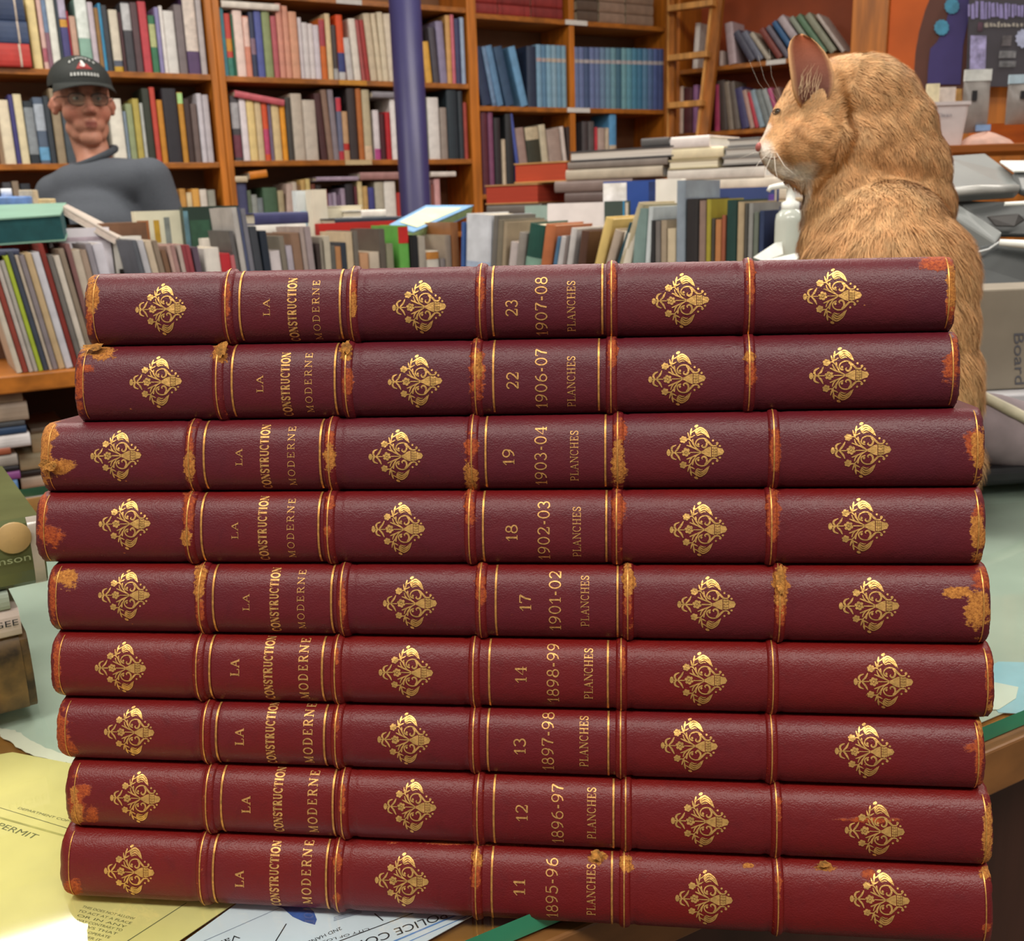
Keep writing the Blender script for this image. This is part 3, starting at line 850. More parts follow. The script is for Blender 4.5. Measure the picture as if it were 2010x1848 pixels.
def case(w, name, label, u0, u1, zs, sides, back=True, mat_back=None, top=2.55, dividers=(), tags=(), floor_z=0.0):
    """open bookcase on wall frame w between u0 and u1; sides: list of (ua, ub) uprights"""
    rt = root(name, w.at((u0 + u1) / 2, 0), label, 'bookcase')
    for ua, ub in sides:
        b = MB(); b.box(w.at(ua, floor_z), w.a * (ub - ua), w.n * CASE_D, ZUP * (top - floor_z), M_case); b.build('side_panel', None, rt, bevel=0.003)
    for z in zs:
        b = MB(); b.box(w.at(u0 + .0005, z - 0.022, 0.004), w.a * (u1 - u0 - .001), w.n * (CASE_D - 0.014), ZUP * 0.022, M_shelf); b.build('shelf', None, rt, bevel=0.002)
    b = MB(); b.box(w.at(u0 + .0005, floor_z + .03, CASE_D - 0.009), w.a * (u1 - u0 - .001), w.n * 0.008, ZUP * (top - floor_z - .04), mat_back or M_back); b.build('back_panel', None, rt)
    for ua, ub, za, zb in dividers:
        b = MB(); b.box(w.at(ua, za + .0005, 0.005), w.a * (ub - ua), w.n * (CASE_D - 0.02), ZUP * (zb - za - .023), M_case); b.build('divider', None, rt, bevel=0.002)
    for ua, ub, z, h, mt in tags:
        b = MB(); b.box(w.at(ua, z - 0.021, -0.0005), w.a * (ub - ua), w.n * 0.004, ZUP * h, mt); o = b.build('shelf_tag', None, rt)
        o['label'] = {M_tag: 'white shelf tag', M_tag_o: 'ochre shelf tag', M_tag_c: 'cream shelf tag'}[mt]
    return rt

def book(label, o, a, u, d, w, h, dep, hexc, group, page='#d6c8aa', bands=(), rough=0.5, name='book', board=0.0025, flatspine=False):
    """upright book: o = lower left corner of the spine, a right, u up, d into the shelf"""
    b = 0.0008 if flatspine else min(0.006, w * 0.17)
    n = 7
    outer = [(0, dep)] + [(w * (0.5 - 0.5 * math.cos(math.pi * k / (n - 1))), b - b * math.sin(math.pi * k / (n - 1))) for k in range(n)] + [(w, dep)]
    t = min(board, w * 0.18)
    inner = [(t, dep)] + [(min(max(x, t), w - t), y + t + 0.001) for x, y in outer[1:-1]] + [(w - t, dep)]
    m = MB()
    loop = outer + inner[::-1]
    mt = pmat(hexc, rough, scale=26, amt=0.09)
    P = np.array([[np.asarray(o) + a * x + d * y + u * z for x, y in loop] for z in (0, h)])
    k = len(loop); no = len(outer)
    vs = P.reshape(-1, 3)
    fs = [(i, i + k, (i + 1) % k + k, (i + 1) % k) for i in range(k)]
    for i in range(no - 1):
        j = k - 1 - i
        fs.append((i, i + 1, j - 1, j)); fs.append((k + i, k + j, k + j - 1, k + i + 1))
    if np.dot(np.cross(a, u), d) > 0: fs = [f[::-1] for f in fs]
    m.add(vs, fs, mt)
    ob = m.build(name, mt, None, loc=np.asarray(o) + a * w / 2)
    tag(ob, label, 'book', group)
    if w - 2 * t > 0.002:
        m = MB()
        pm = pmat(page, 0.85, scale=8, amt=0.12)
        m.box(np.asarray(o) + a * (t + .0002) + d * (b + t + 0.0015) + u * 0.003, a * (w - 2 * t - .0004), d * (dep - b - t - 0.006), u * (h - 0.007), pm)
        m.build('pages', pm, ob)
    for z0, z1, hx in bands:
        m = MB()
        pts = outer[1:-1]
        m.grid(np.array([[np.asarray(o) + a * x + d * (y - 0.0007) + u * (h * z) for x, y in pts] for z in (z0, z1)]), pmat(hx, rough, scale=40, amt=0.12), flip=np.dot(np.cross(a, u), d) < 0)
        m.build('spine_label', None, ob)
    return ob
ORDN = ['first', 'second', 'third', 'fourth', 'fifth', 'sixth', 'seventh', 'eighth', 'ninth', 'tenth', 'eleventh', 'twelfth', 'thirteenth', 'fourteenth', 'fifteenth', 'sixteenth', 'seventeenth', 'eighteenth', 'nineteenth', 'twentieth'] + ['twenty-' + q for q in ('first', 'second', 'third', 'fourth', 'fifth', 'sixth', 'seventh', 'eighth', 'ninth')] + ['thirtieth'] + ['thirty-' + q for q in ('first', 'second', 'third', 'fourth', 'fifth', 'sixth', 'seventh', 'eighth', 'ninth')] + ['fortieth'] + ['forty-' + q for q in ('first', 'second', 'third', 'fourth', 'fifth', 'sixth', 'seventh', 'eighth', 'ninth')]
def row_label(items, k, kind, pos, place):
    full = [it[4] for it in items]
    short = [t.split(' with ')[0] for t in full]
    a = full[k].split(' with ')
    nm = f'{a[0]} {kind}' + (f' with {a[1]}' if len(a) > 1 else '')
    if 0 < k < len(items) - 1:
        trip = lambda j: (full[j], short[j - 1], short[j + 1])
        one = f'{nm} between {short[k - 1]} and {short[k + 1]} ones {place}'
        if sum(trip(j) == trip(k) for j in range(1, len(items) - 1)) == 1 and len(one.split()) <= 16: return one
    two = f'{nm}, {pos} {place}'
    if len(two.split()) > 16: two = f'{short[k]} {kind}, {pos} {place}'
    return two
def row(w, zb, org, sc, yref, text, place, group, off=0.014, dep=0.17, zmax=None, kind='book', umin=None, umax=None):
    """one shelf of books. each line: x0 x1 ytop #colour colour-words [L<lean>] [B<from>:<to>:#colour ...]"""
    px = lambda x: org[0] + x / sc
    py = lambda y: org[1] + y / sc
    items = []
    for ln in text.strip().splitlines():
        q = ln.split()
        x0, x1, yt, hx = float(q[0]), float(q[1]), float(q[2]), q[3]
        words, lean, bands = [], 0.0, []
        for t in q[4:]:
            if t[0] == 'L' and (t[1:].lstrip('-').replace('.', '').isdigit()): lean = float(t[1:])
            elif t[0] == 'B' and ':' in t:
                c = t[1:].split(':'); bands.append((float(c[0]), float(c[1]), c[2]))
            else: words.append(t)
        items.append((x0, x1, yt, hx, ' '.join(words), lean, bands))
    prev = -1e9
    prev_lean = 0
    for k, (x0, x1, yt, hx, nm, lean, bands) in enumerate(items):
        s0, zr = w.hit(px(x0), py(yref), off); s1, _ = w.hit(px(x1), py(yref), off)
        th = math.radians(lean)
        _, zt_ = w.hit(px((x0 + x1) / 2), py(yt), off)
        h = (zt_ - zb) / max(0.3, math.cos(th)) - abs(math.tan(th)) * (s1 - s0) * 0.3
        if zmax: h = min(h, (zmax - zb - 0.004) / math.cos(th) - abs(math.sin(th)) * (s1 - s0))
        wd = (s1 - s0) * math.cos(th) - 0.0006
        sb = s0 - math.tan(th) * (zr - zb)
        if th >= prev_lean - 0.02: sb = max(sb, prev + 0.0003)
        if umin is not None: sb = max(sb, umin + .001)
        prev = sb + wd / math.cos(th); prev_lean = th
        u = ZUP * math.cos(th) + w.a * math.sin(th)
        a = w.a * math.cos(th) - ZUP * math.sin(th)
        o = w.at(sb, zb + 0.0006 + (wd * math.sin(th) if th > 0 else 0), off)
        right = len(items) - k - 1
        pos = f'{ORDN[k]} from left' if k <= right else (f'{ORDN[right]} from right')
        if right == 0: pos = 'rightmost'
        if k == 0: pos = 'leftmost'
        book(row_label(items, k, kind, pos, place), o, a, u, w.n, max(wd, .003), max(h, .05), dep + 0.01 * math.sin(k * 2.3), hx, group, bands=bands)
def flat(w, label, x0, x1, y0, y1, off, dep, hexc, group, spine=True, page='#dcd2bc', name='book', slope=0.0, board=0.0025, cat='book', zfix=None, bands=()):
    """book lying flat, its spine (or its leaves) towards the room; x0..x1, y0..y1 where the front is seen"""
    xm = (x0 + x1) / 2
    s0, _ = w.hit(x0, (y0 + y1) / 2, off); s1, _ = w.hit(x1, (y0 + y1) / 2, off)
    _, za = w.hit(xm, y1, off); _, zb = w.hit(xm, y0, off)
    if zfix is not None: zb += zfix - za; za = zfix
    th = math.radians(slope)
    a = w.a * math.cos(th) + ZUP * math.sin(th); u = ZUP * math.cos(th) - w.a * math.sin(th)
    o = w.at(s0, za, off); L = s1 - s0; H = zb - za
    if spine:
        # lying on its side: the spine runs along a
        return book(label, o, u, a, w.n, H, L, dep, hexc, group, page, bands=bands, name=name, board=board)
    m = MB(); mt = pmat(hexc, 0.5, scale=26, amt=0.09); t = min(board, H * .2)
    m.box(o, a * L, w.n * dep, u * t, mt); m.box(o + u * (H - t), a * L, w.n * dep, u * t, mt); m.box(o + w.n * (dep - .003) + u * t, a * L, w.n * .003, u * (H - 2 * t), mt)
    ob = m.build(name, mt, None, loc=o + a * L / 2); tag(ob, label, cat, group)
    m = MB(); pm = pmat(page, 0.85, scale=3, amt=0.12, stretch=(1, 1, 200))
    m.box(o + a * .003 + w.n * .003 + u * t, a * (L - .006), w.n * (dep - .006), u * (H - 2 * t), pm); m.build('pages', pm, ob)
    return ob

# wall faces behind the cases, floor
M_wall = pmat('#cfc4b2', 0.8, scale=3, amt=0.04)
M_orange = pmat('#cc6020', 0.7, scale=4, amt=0.10)
M_floor = pmat('#6a5a4c', 0.5, scale=6, amt=0.12)
b = MB(); b.box([-6, -3, -0.05], [12, 0, 0], [0, 11, 0], [0, 0, 0.0495], M_floor); struct(b.build('floor', M_floor))
b = MB(); b.box(LW.at(-3, 0, CASE_D + 0.003), LW.a * (LW.hit(1324, 200)[0] + 3 + 0.3), LW.n * 0.08, ZUP * 3.1, M_wall); struct(b.build('wall_left', M_wall))

# ---- left bookcase, two bays and the bay with the blue volumes
hA1, hB1 = LW.hit(10, 132)[1], LW.hit(0, 322)[1]
st = [LW.hit(x, 200)[0] for x in (-210, -190, 420, 433.5, 434.5, 448, 923, 941, 1306, 1322)]
zs1 = [hA1 + (hA1 - hB1), hA1, hB1, 2 * hB1 - hA1, 3 * hB1 - 2 * hA1]
hA2, hB2 = LW.hit(460, 149)[1], LW.hit(460, 315.5)[1]
zs2 = [LW.hit(760, 3)[1], hA2, hB2, 2 * hB2 - hA2, 3 * hB2 - 2 * hA2]
hA3, hB3 = LW.hit(942, 26)[1], LW.hit(942, 207.5)[1]
zs3 = [2 * hA3 - hB3 + .02, hA3, hB3, 2 * hB3 - hA3, 3 * hB3 - 2 * hA3]
case(LW, 'bookcase', 'orange-brown wooden bookcase behind the man in the cap', st[1], st[2], zs1, [(st[0], st[1]), (st[2], st[3])])
def tagpos(x0, x1, y): return LW.hit(x0, y)[0], LW.hit(x1, y)[0]
case(LW, 'bookcase', 'orange-brown wooden bookcase crossed by the blue column', st[5], st[6], zs2, [(st[4], st[5])],
     tags=[(*tagpos(666, 720, 163), hA2, .02, M_tag_o), (*tagpos(678, 730, 318), hB2, .02, M_tag_c), (*tagpos(660, 710, 2), zs2[0], .02, M_tag)])
dv = [LW.hit(1119, 100)[0], LW.hit(1129, 100)[0]]
case(LW, 'bookcase', 'orange-brown wooden bookcase holding the set of blue volumes', st[7], st[8], zs3, [(st[6] + .0005, st[7]), (st[8], st[9])],
     dividers=[(dv[0], dv[1], hA3, zs3[0]), (dv[0], dv[1], hB3, hA3), (dv[0], dv[1], zs3[3], hB3)],
     tags=[(*tagpos(1110, 1153, 43), hA3, .021, M_tag), (*tagpos(1114, 1158, 219), hB3, .021, M_tag)])

Z1, O1 = 4.018, (0, 0)
row(LW, hA1, O1, Z1, 400, '''
255 325 -60 #f0dca0 cream-yellow
338 372 -10 #d8b4ac pale pink B.1:.3:#b06070
373 410 -30 #8a6474 plum and blue B.5:.95:#7088a8
411 474 -40 #e6e8de white
478 500 -10 #33404c dark slate
501 560 -50 #4b4880 violet with yellow stripe B.56:.66:#d8a040 B.68:.98:#b8b0c8
562 572 90 #b83040 thin red
577 626 130 #c8a490 tan pink
634 728 -10 #8fb8a8 white and teal B.45:.99:#e4f0e8
732 775 20 #c8bcc6 lilac grey
780 812 65 #94703f brown
813 836 30 #3a90bc bright blue
838 880 45 #3a4048 dark slate
890 960 80 #dad2bf cream with yellow foot B.0:.08:#c8a030 B.08:.18:#586070
963 988 100 #4a2c30 dark maroon
992 1062 20 #44444a black with silver top B.6:.98:#c4c6c8
1066 1120 22 #5a4448 brown
1126 1190 15 #c2454e bright red
1196 1246 125 #3c7a58 green with pale label B.45:.85:#b8c088
1252 1284 60 #908ab8 lavender blue
1288 1314 50 #e8e4e0 narrow white
1316 1400 88 #dedcd8 wide white
1406 1470 40 #7c7274 taupe grey
1476 1572 -20 #59436a white and purple B.3:.98:#dccfc4
1578 1622 -10 #b8b0b0 light grey''', 'on upper shelf above the man', 'books on the upper shelf of the left bookcase', zmax=zs1[0] - .022, umin=st[1], umax=st[2])
row(LW, hB1, O1, Z1, 1050, '''
10 100 790 #e8dcc0 cream
104 140 750 #403c78 indigo
142 208 745 #e2d6b0 pale cream
214 290 800 #283038 black with white lettering B.15:.9:#8a9298
294 372 770 #56657a steel blue B.5:.9:#aab4c0 B.05:.25:#6aa4cc
376 420 760 #343c44 dark slate
430 500 700 #9a8a70 beige
505 580 790 #48525a grey
590 690 740 #b0a890 pale grey
700 800 770 #5a4a40 brown
880 985 780 #e8e4d6 ivory
990 1012 880 #8090a0 blue-grey
1016 1066 820 #94a078 sage green
1072 1122 780 #b6a654 olive yellow
1126 1150 815 #b8bcb8 pale grey
1154 1212 700 #343a30 black-green
1216 1256 690 #c2483a red
1262 1306 790 #c6862a ochre
1310 1424 700 #2b2930 wide black
1428 1470 730 #c0882e amber with green top B.84:.99:#b0dc90
1474 1520 780 #40302e black-brown
1524 1572 820 #6c5c58 grey-brown
1578 1618 740 #cac6ce silvery white
1622 1670 750 #bcb6bc light grey''', 'on middle shelf beside the man', 'books on the middle shelf of the left bookcase', zmax=hA1 - .022, umin=st[1], umax=st[2])
row(LW, zs1[3], O1, Z1, 1600, '''
40 110 1440 #4a4a50 charcoal
116 170 1430 #8a7a68 drab
180 260 1450 #30343c black
1340 1372 1510 #b0a8a0 pale grey
1376 1420 1500 #8a6234 brown
1424 1474 1490 #c49048 tan orange
1478 1520 1520 #d8c49c cream
1524 1580 1490 #d8a250 orange cream
1584 1640 1495 #dcd4c8 white
1646 1706 1500 #98988c grey''', 'on lower shelf beside the man', 'books on the lower shelf of the left bookcase', zmax=hB1 - .022, umin=st[1], umax=st[2])
for lb, x1_, y0_, y1_, hx in (('red book lying flat under two navy books, upper left corner', 60, 84.5, 130, '#bb3a33'), ('navy book lying flat on the red book, upper left corner', 55, 40, 84, '#3a4a6a'), ('dark navy book topmost of the flat pile, upper left corner', 47, -8, 39.5, '#2c3c5c')):
    flat(LW, lb, -40, x1_, y0_, y1_, -0.02, 0.19, hx, 'flat pile at the upper left', bands=[(.78, .82, '#c8b8a8')])

Z2, O2 = 4.018, (400, 0)
row(LW, hA2, O2, Z2, 500, '''
160 192 60 #3f8898 teal
194 240 110 #c6463c red and green B.0:.3:#3a8070 B.4:.6:#d09030
244 258 115 #2f6a50 thin green
262 336 85 #efd6cc pale pink
338 382 130 #dc9078 pink and orange B.5:.98:#ecc8bc
386 424 100 #38405c navy B.35:.6:#8a7080
428 484 90 #5862a6 blue
488 552 90 #93a070 sage green
556 598 130 #c0646c rose
602 646 30 #e09c88 tall salmon
650 694 50 #e2a28a salmon
698 762 95 #e4a98a peach
766 794 140 #dcd4d8 lavender white
796 840 180 #e2dcdc white
842 880 190 #e6dede white
882 926 200 #dcd4dc pale lavender
930 974 150 #d8702c orange with red top B.55:.98:#b04450
980 1020 110 #e4cca0 tan
1024 1060 200 #4a4040 dark brown B.0:.2:#b0b0b0
1064 1118 120 #e4521f orange and blue B.12:.42:#35427e B.0:.12:#c8c8c8
1122 1172 300 #cfccca pale grey L-3
1178 1232 150 #e8e0d4 cream L-3
1236 1262 160 #b05a58 rose red L-4
1266 1300 160 #a83634 red L-4
1304 1358 110 #d2c2a6 beige L-4
1362 1400 110 #dccdb0 cream L-4
1404 1450 100 #dccfb4 cream L-3
1454 1516 112 #dccfba pale beige L-3
1522 1580 130 #c8bca0 light tan
1584 1640 200 #8c8474 grey
1646 1700 180 #b89060 tan
1740 1792 330 #dca848 ochre L-4
1800 1850 220 #4a4650 dark grey L-4
1856 1914 170 #8c84a2 lavender L-3
1918 1956 122 #d0a062 tan orange
1960 1986 118 #cc6c7c pink
1990 2030 150 #3c4066 indigo
2034 2064 140 #9cb0cc pale blue''', 'on upper shelf behind the column', 'books on the upper shelf of the column bookcase', zmax=zs2[0] - .022, umin=st[5], umax=st[6])
flat(LW, 'white book lying flat on top of the books, upper shelf behind the column', 435, 548, 4, 17.5, 0.0, 0.15, '#e4dcd0', None)
row(LW, hB2, O2, Z2, 1000, '''
226 290 760 #4a474c charcoal with maroon foot B.05:.4:#703848 B.5:.9:#a8a8ac
296 348 780 #e2dade white
352 412 765 #e4ca8a tan yellow
416 466 760 #d2bc94 beige
470 512 770 #d8562e red-orange B.1:.5:#c04870
516 540 780 #776880 violet grey
544 606 780 #dec694 cream tan
612 650 820 #f0a22e amber
656 700 770 #4a4844 charcoal
704 790 740 #ccc0b0 pale stone
794 894 790 #cfc4b6 wide pale stone
900 952 740 #4c2a2c maroon L-3
956 1000 710 #8c7060 brown beige L-3
1004 1048 710 #8a8088 grey L-2
1052 1092 770 #6a6e88 slate with red top B.78:.99:#c83848 B.0:.14:#b83040
1096 1140 880 #c49c74 tan B.2:.34:#b82c24
1144 1212 700 #3a3030 black-brown
1216 1258 700 #b66a32 orange brown
1262 1322 710 #c2b696 stone B.0:.2:#dcc0a0
1340 1386 870 #e0d8dc white with magenta foot B.0:.22:#b84a8c
1390 1430 900 #4a1a22 dark maroon
1434 1474 885 #b81c26 red
1478 1546 780 #eae4e2 bright white
1552 1620 760 #7a7468 grey
1630 1700 800 #b09870 drab
1740 1766 760 #8a9080 grey-green
1772 1862 770 #e0dcd8 white
1868 1922 850 #988c84 taupe
1926 2010 700 #26333c dark slate
2014 2050 720 #303840 black
2054 2080 810 #a4443c rust red''', 'on middle shelf behind the column', 'books on the middle shelf of the column bookcase', zmax=hA2 - .022, umin=st[5], umax=st[6])
flat(LW, 'rose book lying slanted on top of the books, middle shelf', 460, 557, 178, 191, 0.0, 0.14, '#c45c66', None, slope=-9)
flat(LW, 'grey book lying flat on top of the books beside the column', 731, 782, 180, 192, 0.0, 0.14, '#8c8890', None)
Z4, O4 = 4.786, (400, 320)
row(LW, zs2[3], O4, Z4, 380, '''
296 400 190 #46496c navy
404 440 260 #5f6a58 grey-green
446 500 300 #8f9490 pale grey
506 560 330 #747c80 grey
566 700 232 #48644c wide green
704 760 260 #b4a684 patterned beige
766 838 200 #c4aca0 pink beige L4
842 890 180 #cdbfae cream
894 920 210 #8c6a48 brown
924 970 160 #cba868 tan
974 1014 150 #e0c884 pale yellow
1020 1060 200 #6e3a2c rust brown
1064 1120 210 #2a2424 black
1124 1170 250 #963c3c red
1174 1214 290 #9a88a0 lavender
1218 1254 280 #a89ab0 pale lilac
1258 1290 300 #705c74 plum
1294 1336 240 #a494a8 lilac grey
1340 1420 200 #2c282e black
1424 1450 220 #683038 maroon
1454 1500 172 #e0cc98 pale cream
1504 1548 220 #c8a468 tan yellow
1552 1610 232 #46488a indigo
1616 1700 180 #b6b09e stone
1704 1812 176 #e6e2da white
1816 1860 280 #b83830 red
1950 2000 150 #dcc48e cream yellow
2006 2040 170 #c4a874 tan
2044 2080 190 #3e3428 dark brown
2086 2140 160 #d8d0c4 white
2146 2170 200 #885048 brown red
2174 2230 150 #d4a0a0 pink white''', 'on lower shelf behind the column', 'books on the lower shelf of the column bookcase', zmax=hB2 - .022, umin=st[5], umax=st[6])
for lb, a_, c_, y0_, y1_, hx, sl in (('orange book lying slanted, left end of the lower shelf', 491, 526, 337, 352, '#cc7a1c', 6), ('beige book lying flat above navy book, lower shelf left end', 461, 486, 346, 358, '#c8b89c', 0), ('lilac book lying flat on the lower shelf books', 621, 704, 347, 355, '#a894a8', 0),
                                     ('dusty pink book lying flat on the lower shelf books', 707, 788, 338, 353, '#a87c78', 0), ('white book lying flat right of the column, lower shelf', 846, 895, 337, 347, '#d8d0c8', 0)):
    flat(LW, lb, a_, c_, y0_, y1_, 0.0, 0.14, hx, None, slope=sl)

Z3, O3 = 4.018, (850, 0)
for k, (xa, xb, yb) in enumerate([(340, 518, 92), (524, 778, 108), (786, 1032, 128)]):
    for j in range(3):
        s0, _ = LW.hit(850 + xa / Z3, 15); s1, _ = LW.hit(850 + xb / Z3, 15)
        book(f'dark red volume lying flat, {("lowest", "middle", "upper")[j]} of {("left", "middle", "right")[k]} pile on the top shelf', LW.at(s0, hA3 + .001 + j * .0475, 0.012), ZUP, LW.a, LW.n, 0.046, s1 - s0, 0.2, ('#8a2c2a', '#922f2c', '#7f2a28')[(j + k) % 3], 'dark red volumes on the top shelf', bands=[(.12, .14, '#6a1c1c'), (.8, .82, '#6a1c1c')])
for k, (xa, xb) in enumerate([(1150, 1312), (1326, 1524), (1536, 1750)]):
    for j in range(3):
        s0, _ = LW.hit(850 + xa / Z3, 30); s1, _ = LW.hit(850 + xb / Z3, 30)
        book(f'{("dark grey", "taupe", "taupe")[k]} volume lying flat, {("lowest", "middle", "upper")[j]} of {("left", "middle", "right")[k]} pile, top shelf right half', LW.at(s0, hA3 + .001 + j * .0475, 0.012), ZUP, LW.a, LW.n, 0.046, s1 - s0, 0.2, ('#5c4c40', '#937a68', '#8b7260')[k], 'drab volumes on the top shelf')
row(LW, hB3, O3, Z3, 800, '''
385 462 378 #2a3a58 navy L-11
466 500 372 #5f7898 steel blue L-11 B.05:.98:#6f8cae
504 556 366 #5f88ae blue L-12
570 640 375 #34506e dark blue L-13
690 748 375 #6a9cc4 bright blue L-14''', 'leaning beside the left bookcase upright', 'blue volumes leaning on the middle shelf', zmax=hA3 - .022, umin=st[7], umax=dv[0])
row(LW, hB3, O3, Z3, 800, '''
752 824 365 #28364e dark navy
826 866 352 #7aa2be pale blue B.73:.79:#b09a9a
868 902 355 #5c86a6 blue B.73:.79:#a89a98
904 944 356 #7fa8c0 pale blue B.73:.79:#b0a498
946 984 358 #86a8bc grey blue B.73:.79:#b8a898
986 1022 360 #6f98b2 blue B.73:.79:#b0a298
1024 1058 362 #7ea4b8 pale grey blue B.73:.79:#b4a89c''', 'in the blue set left of the divider', 'blue volumes left of the divider', zmax=hA3 - .022, umax=dv[0])
BL = ['#6f7fa8', '#6878a4', '#44587e', '#6a7aa6', '#64789f', '#6c88a6', '#6a90a6', '#6f9aa8', '#3f6a80', '#70a0aa', '#5f96a8', '#4a84a0', '#427898', '#5680a0', '#54709a', '#50649a', '#4c5c92']
e = np.linspace(1118, 1826, len(BL) + 1)
row(LW, hB3, O3, Z3, 800, '\n'.join(f'{e[k]:.0f} {e[k+1]-2:.0f} {372 + k:.0f} {BL[k]} {("violet blue","violet blue","navy","violet blue","slate blue","grey blue","teal blue","sea green blue","dark teal","sea green","teal blue","deep blue","deep blue","steel blue","steel blue","violet blue","violet blue")[k]} B.74:.80:#a8a2a4' for k in range(len(BL))),
    'in the blue set right of the divider', 'blue volumes right of the divider', zmax=hA3 - .022, umin=dv[1])
row(LW, zs3[3], O3, Z3, 1200, '''
388 440 880 #5c2a38 maroon
444 482 868 #7e4a6a plum
490 540 930 #302c30 black
546 574 1100 #c8b8a0 cream
580 640 900 #2c2e30 black
644 668 900 #4a5aa4 blue L-7
672 740 1010 #a08880 grey pink L-7
746 850 1000 #3a3c30 black with cream top L-6 B.8:.99:#c4b698
856 908 985 #c8bea4 cream L-6
914 1016 1020 #a8948a taupe L-6
1022 1052 1000 #d8ccc4 white L-7
1060 1140 1000 #382824 black-brown L-4''', 'on the shelf under the leaning blue books', 'books on the shelf below the blue set, left half', zmax=hB3 - .022, umin=st[7], umax=dv[0])
row(LW, zs3[3], O3, Z3, 1120, '''
1180 1226 960 #4a4446 dark grey
1230 1276 960 #5c5656 grey
1280 1300 1005 #c83c48 red
1304 1360 1010 #b8a49a stone
1364 1390 1010 #d0c0a8 beige
1394 1450 895 #5c9ccc sky blue B.0:.6:#c8b8a0''', 'on the shelf under the blue set at right', 'books on the shelf below the blue set, right half', zmax=hB3 - .022, umin=dv[1])

# ---- the case on the right wall, turned towards the room, and its ladder
r0 = RW.hit(1405, 130)[1]
def ru(x, y=120): return RW.hit(x, y)[0]
zr = [RW.hit(1405, -75)[1], RW.hit(1412, 129)[1], RW.hit(1410, 257)[1], RW.hit(1410, 400)[1]]
M_orange_back = pmat('#9c4416', 0.6, scale=5, amt=0.12)  # orange back panel of the right-hand case
case(RW, 'bookcase', 'orange-backed wooden bookcase behind the ladder and the cat', ru(1333), ru(1668), zr, [(ru(1322) + .002, ru(1333)), (ru(1668), ru(1738))], mat_back=M_orange_back,
     tags=[(RW.hit(1504, 120)[0], RW.hit(1542, 120)[0], zr[1], .021, M_tag)])
Z5, O5 = 4.995, (1300, 0)
row(RW, zr[1], O5, Z5, 560, '''
300 350 230 #e4dcd4 white L4
560 590 500 #c8b8b0 cream
640 720 220 #b8a4a8 pale pink L-8
820 900 300 #4c4c5c dark slate L-33
910 980 300 #6c7080 grey blue L-34
1000 1050 310 #b0a898 stone L-36
1110 1180 270 #7c3c34 brown red L-36
1200 1260 240 #6a6470 grey L-36
1290 1350 190 #34608c blue L-36
1380 1470 140 #b0a4a8 silver L-37
1500 1560 140 #8c9484 grey green L-37
1580 1650 120 #5c7c60 green L-37
1670 1750 110 #8a8c78 olive grey L-37
1790 1830 110 #b8aca4 pale stone L-37''', 'on the upper shelf behind the cat', 'leaning books on the upper shelf behind the cat', dep=0.16, zmax=zr[0] - .022)
row(RW, zr[2], O5, Z5, 1270, '''
120 146 840 #4c3c3c black
160 200 850 #d4bcac cream
206 288 860 #58282c maroon
296 340 835 #a070a0 lilac
512 560 830 #b03c64 magenta
566 640 790 #4a3e38 charcoal L-6
646 700 800 #8a7e70 grey taupe L-8
706 766 800 #6a6058 brown grey L-10
776 856 860 #46426c indigo L-13
862 906 880 #b8988c pink grey L-15
912 950 900 #b83a48 red L-16
956 1010 880 #8ca0ac silver blue L-18
1016 1080 880 #7c8484 grey L-20
1086 1140 870 #98a0a0 pale grey L-20
1146 1190 860 #b85480 pink L-20
1200 1270 860 #7a5a50 brown L-20''', 'on the lower shelf behind the cat', 'leaning books on the lower shelf behind the cat', dep=0.16, zmax=zr[1] - .022)
# orange painted wall right of the case
b = MB(); b.box(RW.at(-0.25, 0, CASE_D + 0.003), RW.a * (ru(1668) + 0.25), RW.n * 0.08, ZUP * 3.1, M_orange)
b.box(RW.at(ru(1739) , 0, 0.02), RW.a * 2.6, RW.n * 0.08, ZUP * 3.1, M_orange); struct(b.build('wall_right', M_orange))

# the rolling ladder leaning on the right-hand case
lad = root('ladder', RW.at(ru(1345, 250), 0, -0.3), 'light wooden library ladder leaning against the orange-backed bookcase', 'ladder')
M_lad = wood('#c98f4a', 2, 0.45)
M_lad2 = wood('#9a5c1e', 2, 0.45)
def rpt(x, y, off): return RW.at(*RW.hit(x, y, off), off)
rt_top, rt_bot = rpt(1414, -60, -0.05), rpt(1380, 250, -0.20)
lt_top, lt_bot = rpt(1318, -60, -0.05), rpt(1317, 250, -0.20)
def ladrail(t, bt, w_=0.055, d_=0.03):
    dr = unit(bt - t); e_ = t + dr * ((t[2] - 0.0) / -dr[2])
    s_ = RW.a * w_; q = unit(np.cross(s_, dr)) * d_
    m = MB(); m.box(t - s_ / 2, s_, q, e_ - t, M_lad2); m.box(t - s_ / 2 - q * 0.5, s_ * 0.22, q * 0.49, e_ - t, M_lad); m.build('rail', None, lad)
    return t, e_
R1, R2 = ladrail(rt_top, rt_bot); L1, L2 = ladrail(lt_top, lt_bot, 0.03)
for y in (12, 113, 208):
    zz = rpt(1350, y, -0.12)[2]
    def on(a, c): return a + (c - a) * ((a[2] - zz) / (a[2] - c[2]))
    p, q = on(L1, L2), on(R1, R2)
    m = MB(); m.box(p - ZUP * 0.014, q - p, -RW.n * 0.05, ZUP * 0.028, M_lad); m.build('rung', None, lad, bevel=0.003)
zz = 1.0
for zz in (0.3, 0.6, 0.9):
    p, q = [a + (c - a) * ((a[2] - zz) / (a[2] - c[2])) for a, c in ((L1, L2), (R1, R2))]
    m = MB(); m.box(p - ZUP * 0.014, q - p, -RW.n * 0.05, ZUP * 0.028, M_lad); m.build('rung', None, lad, bevel=0.003)

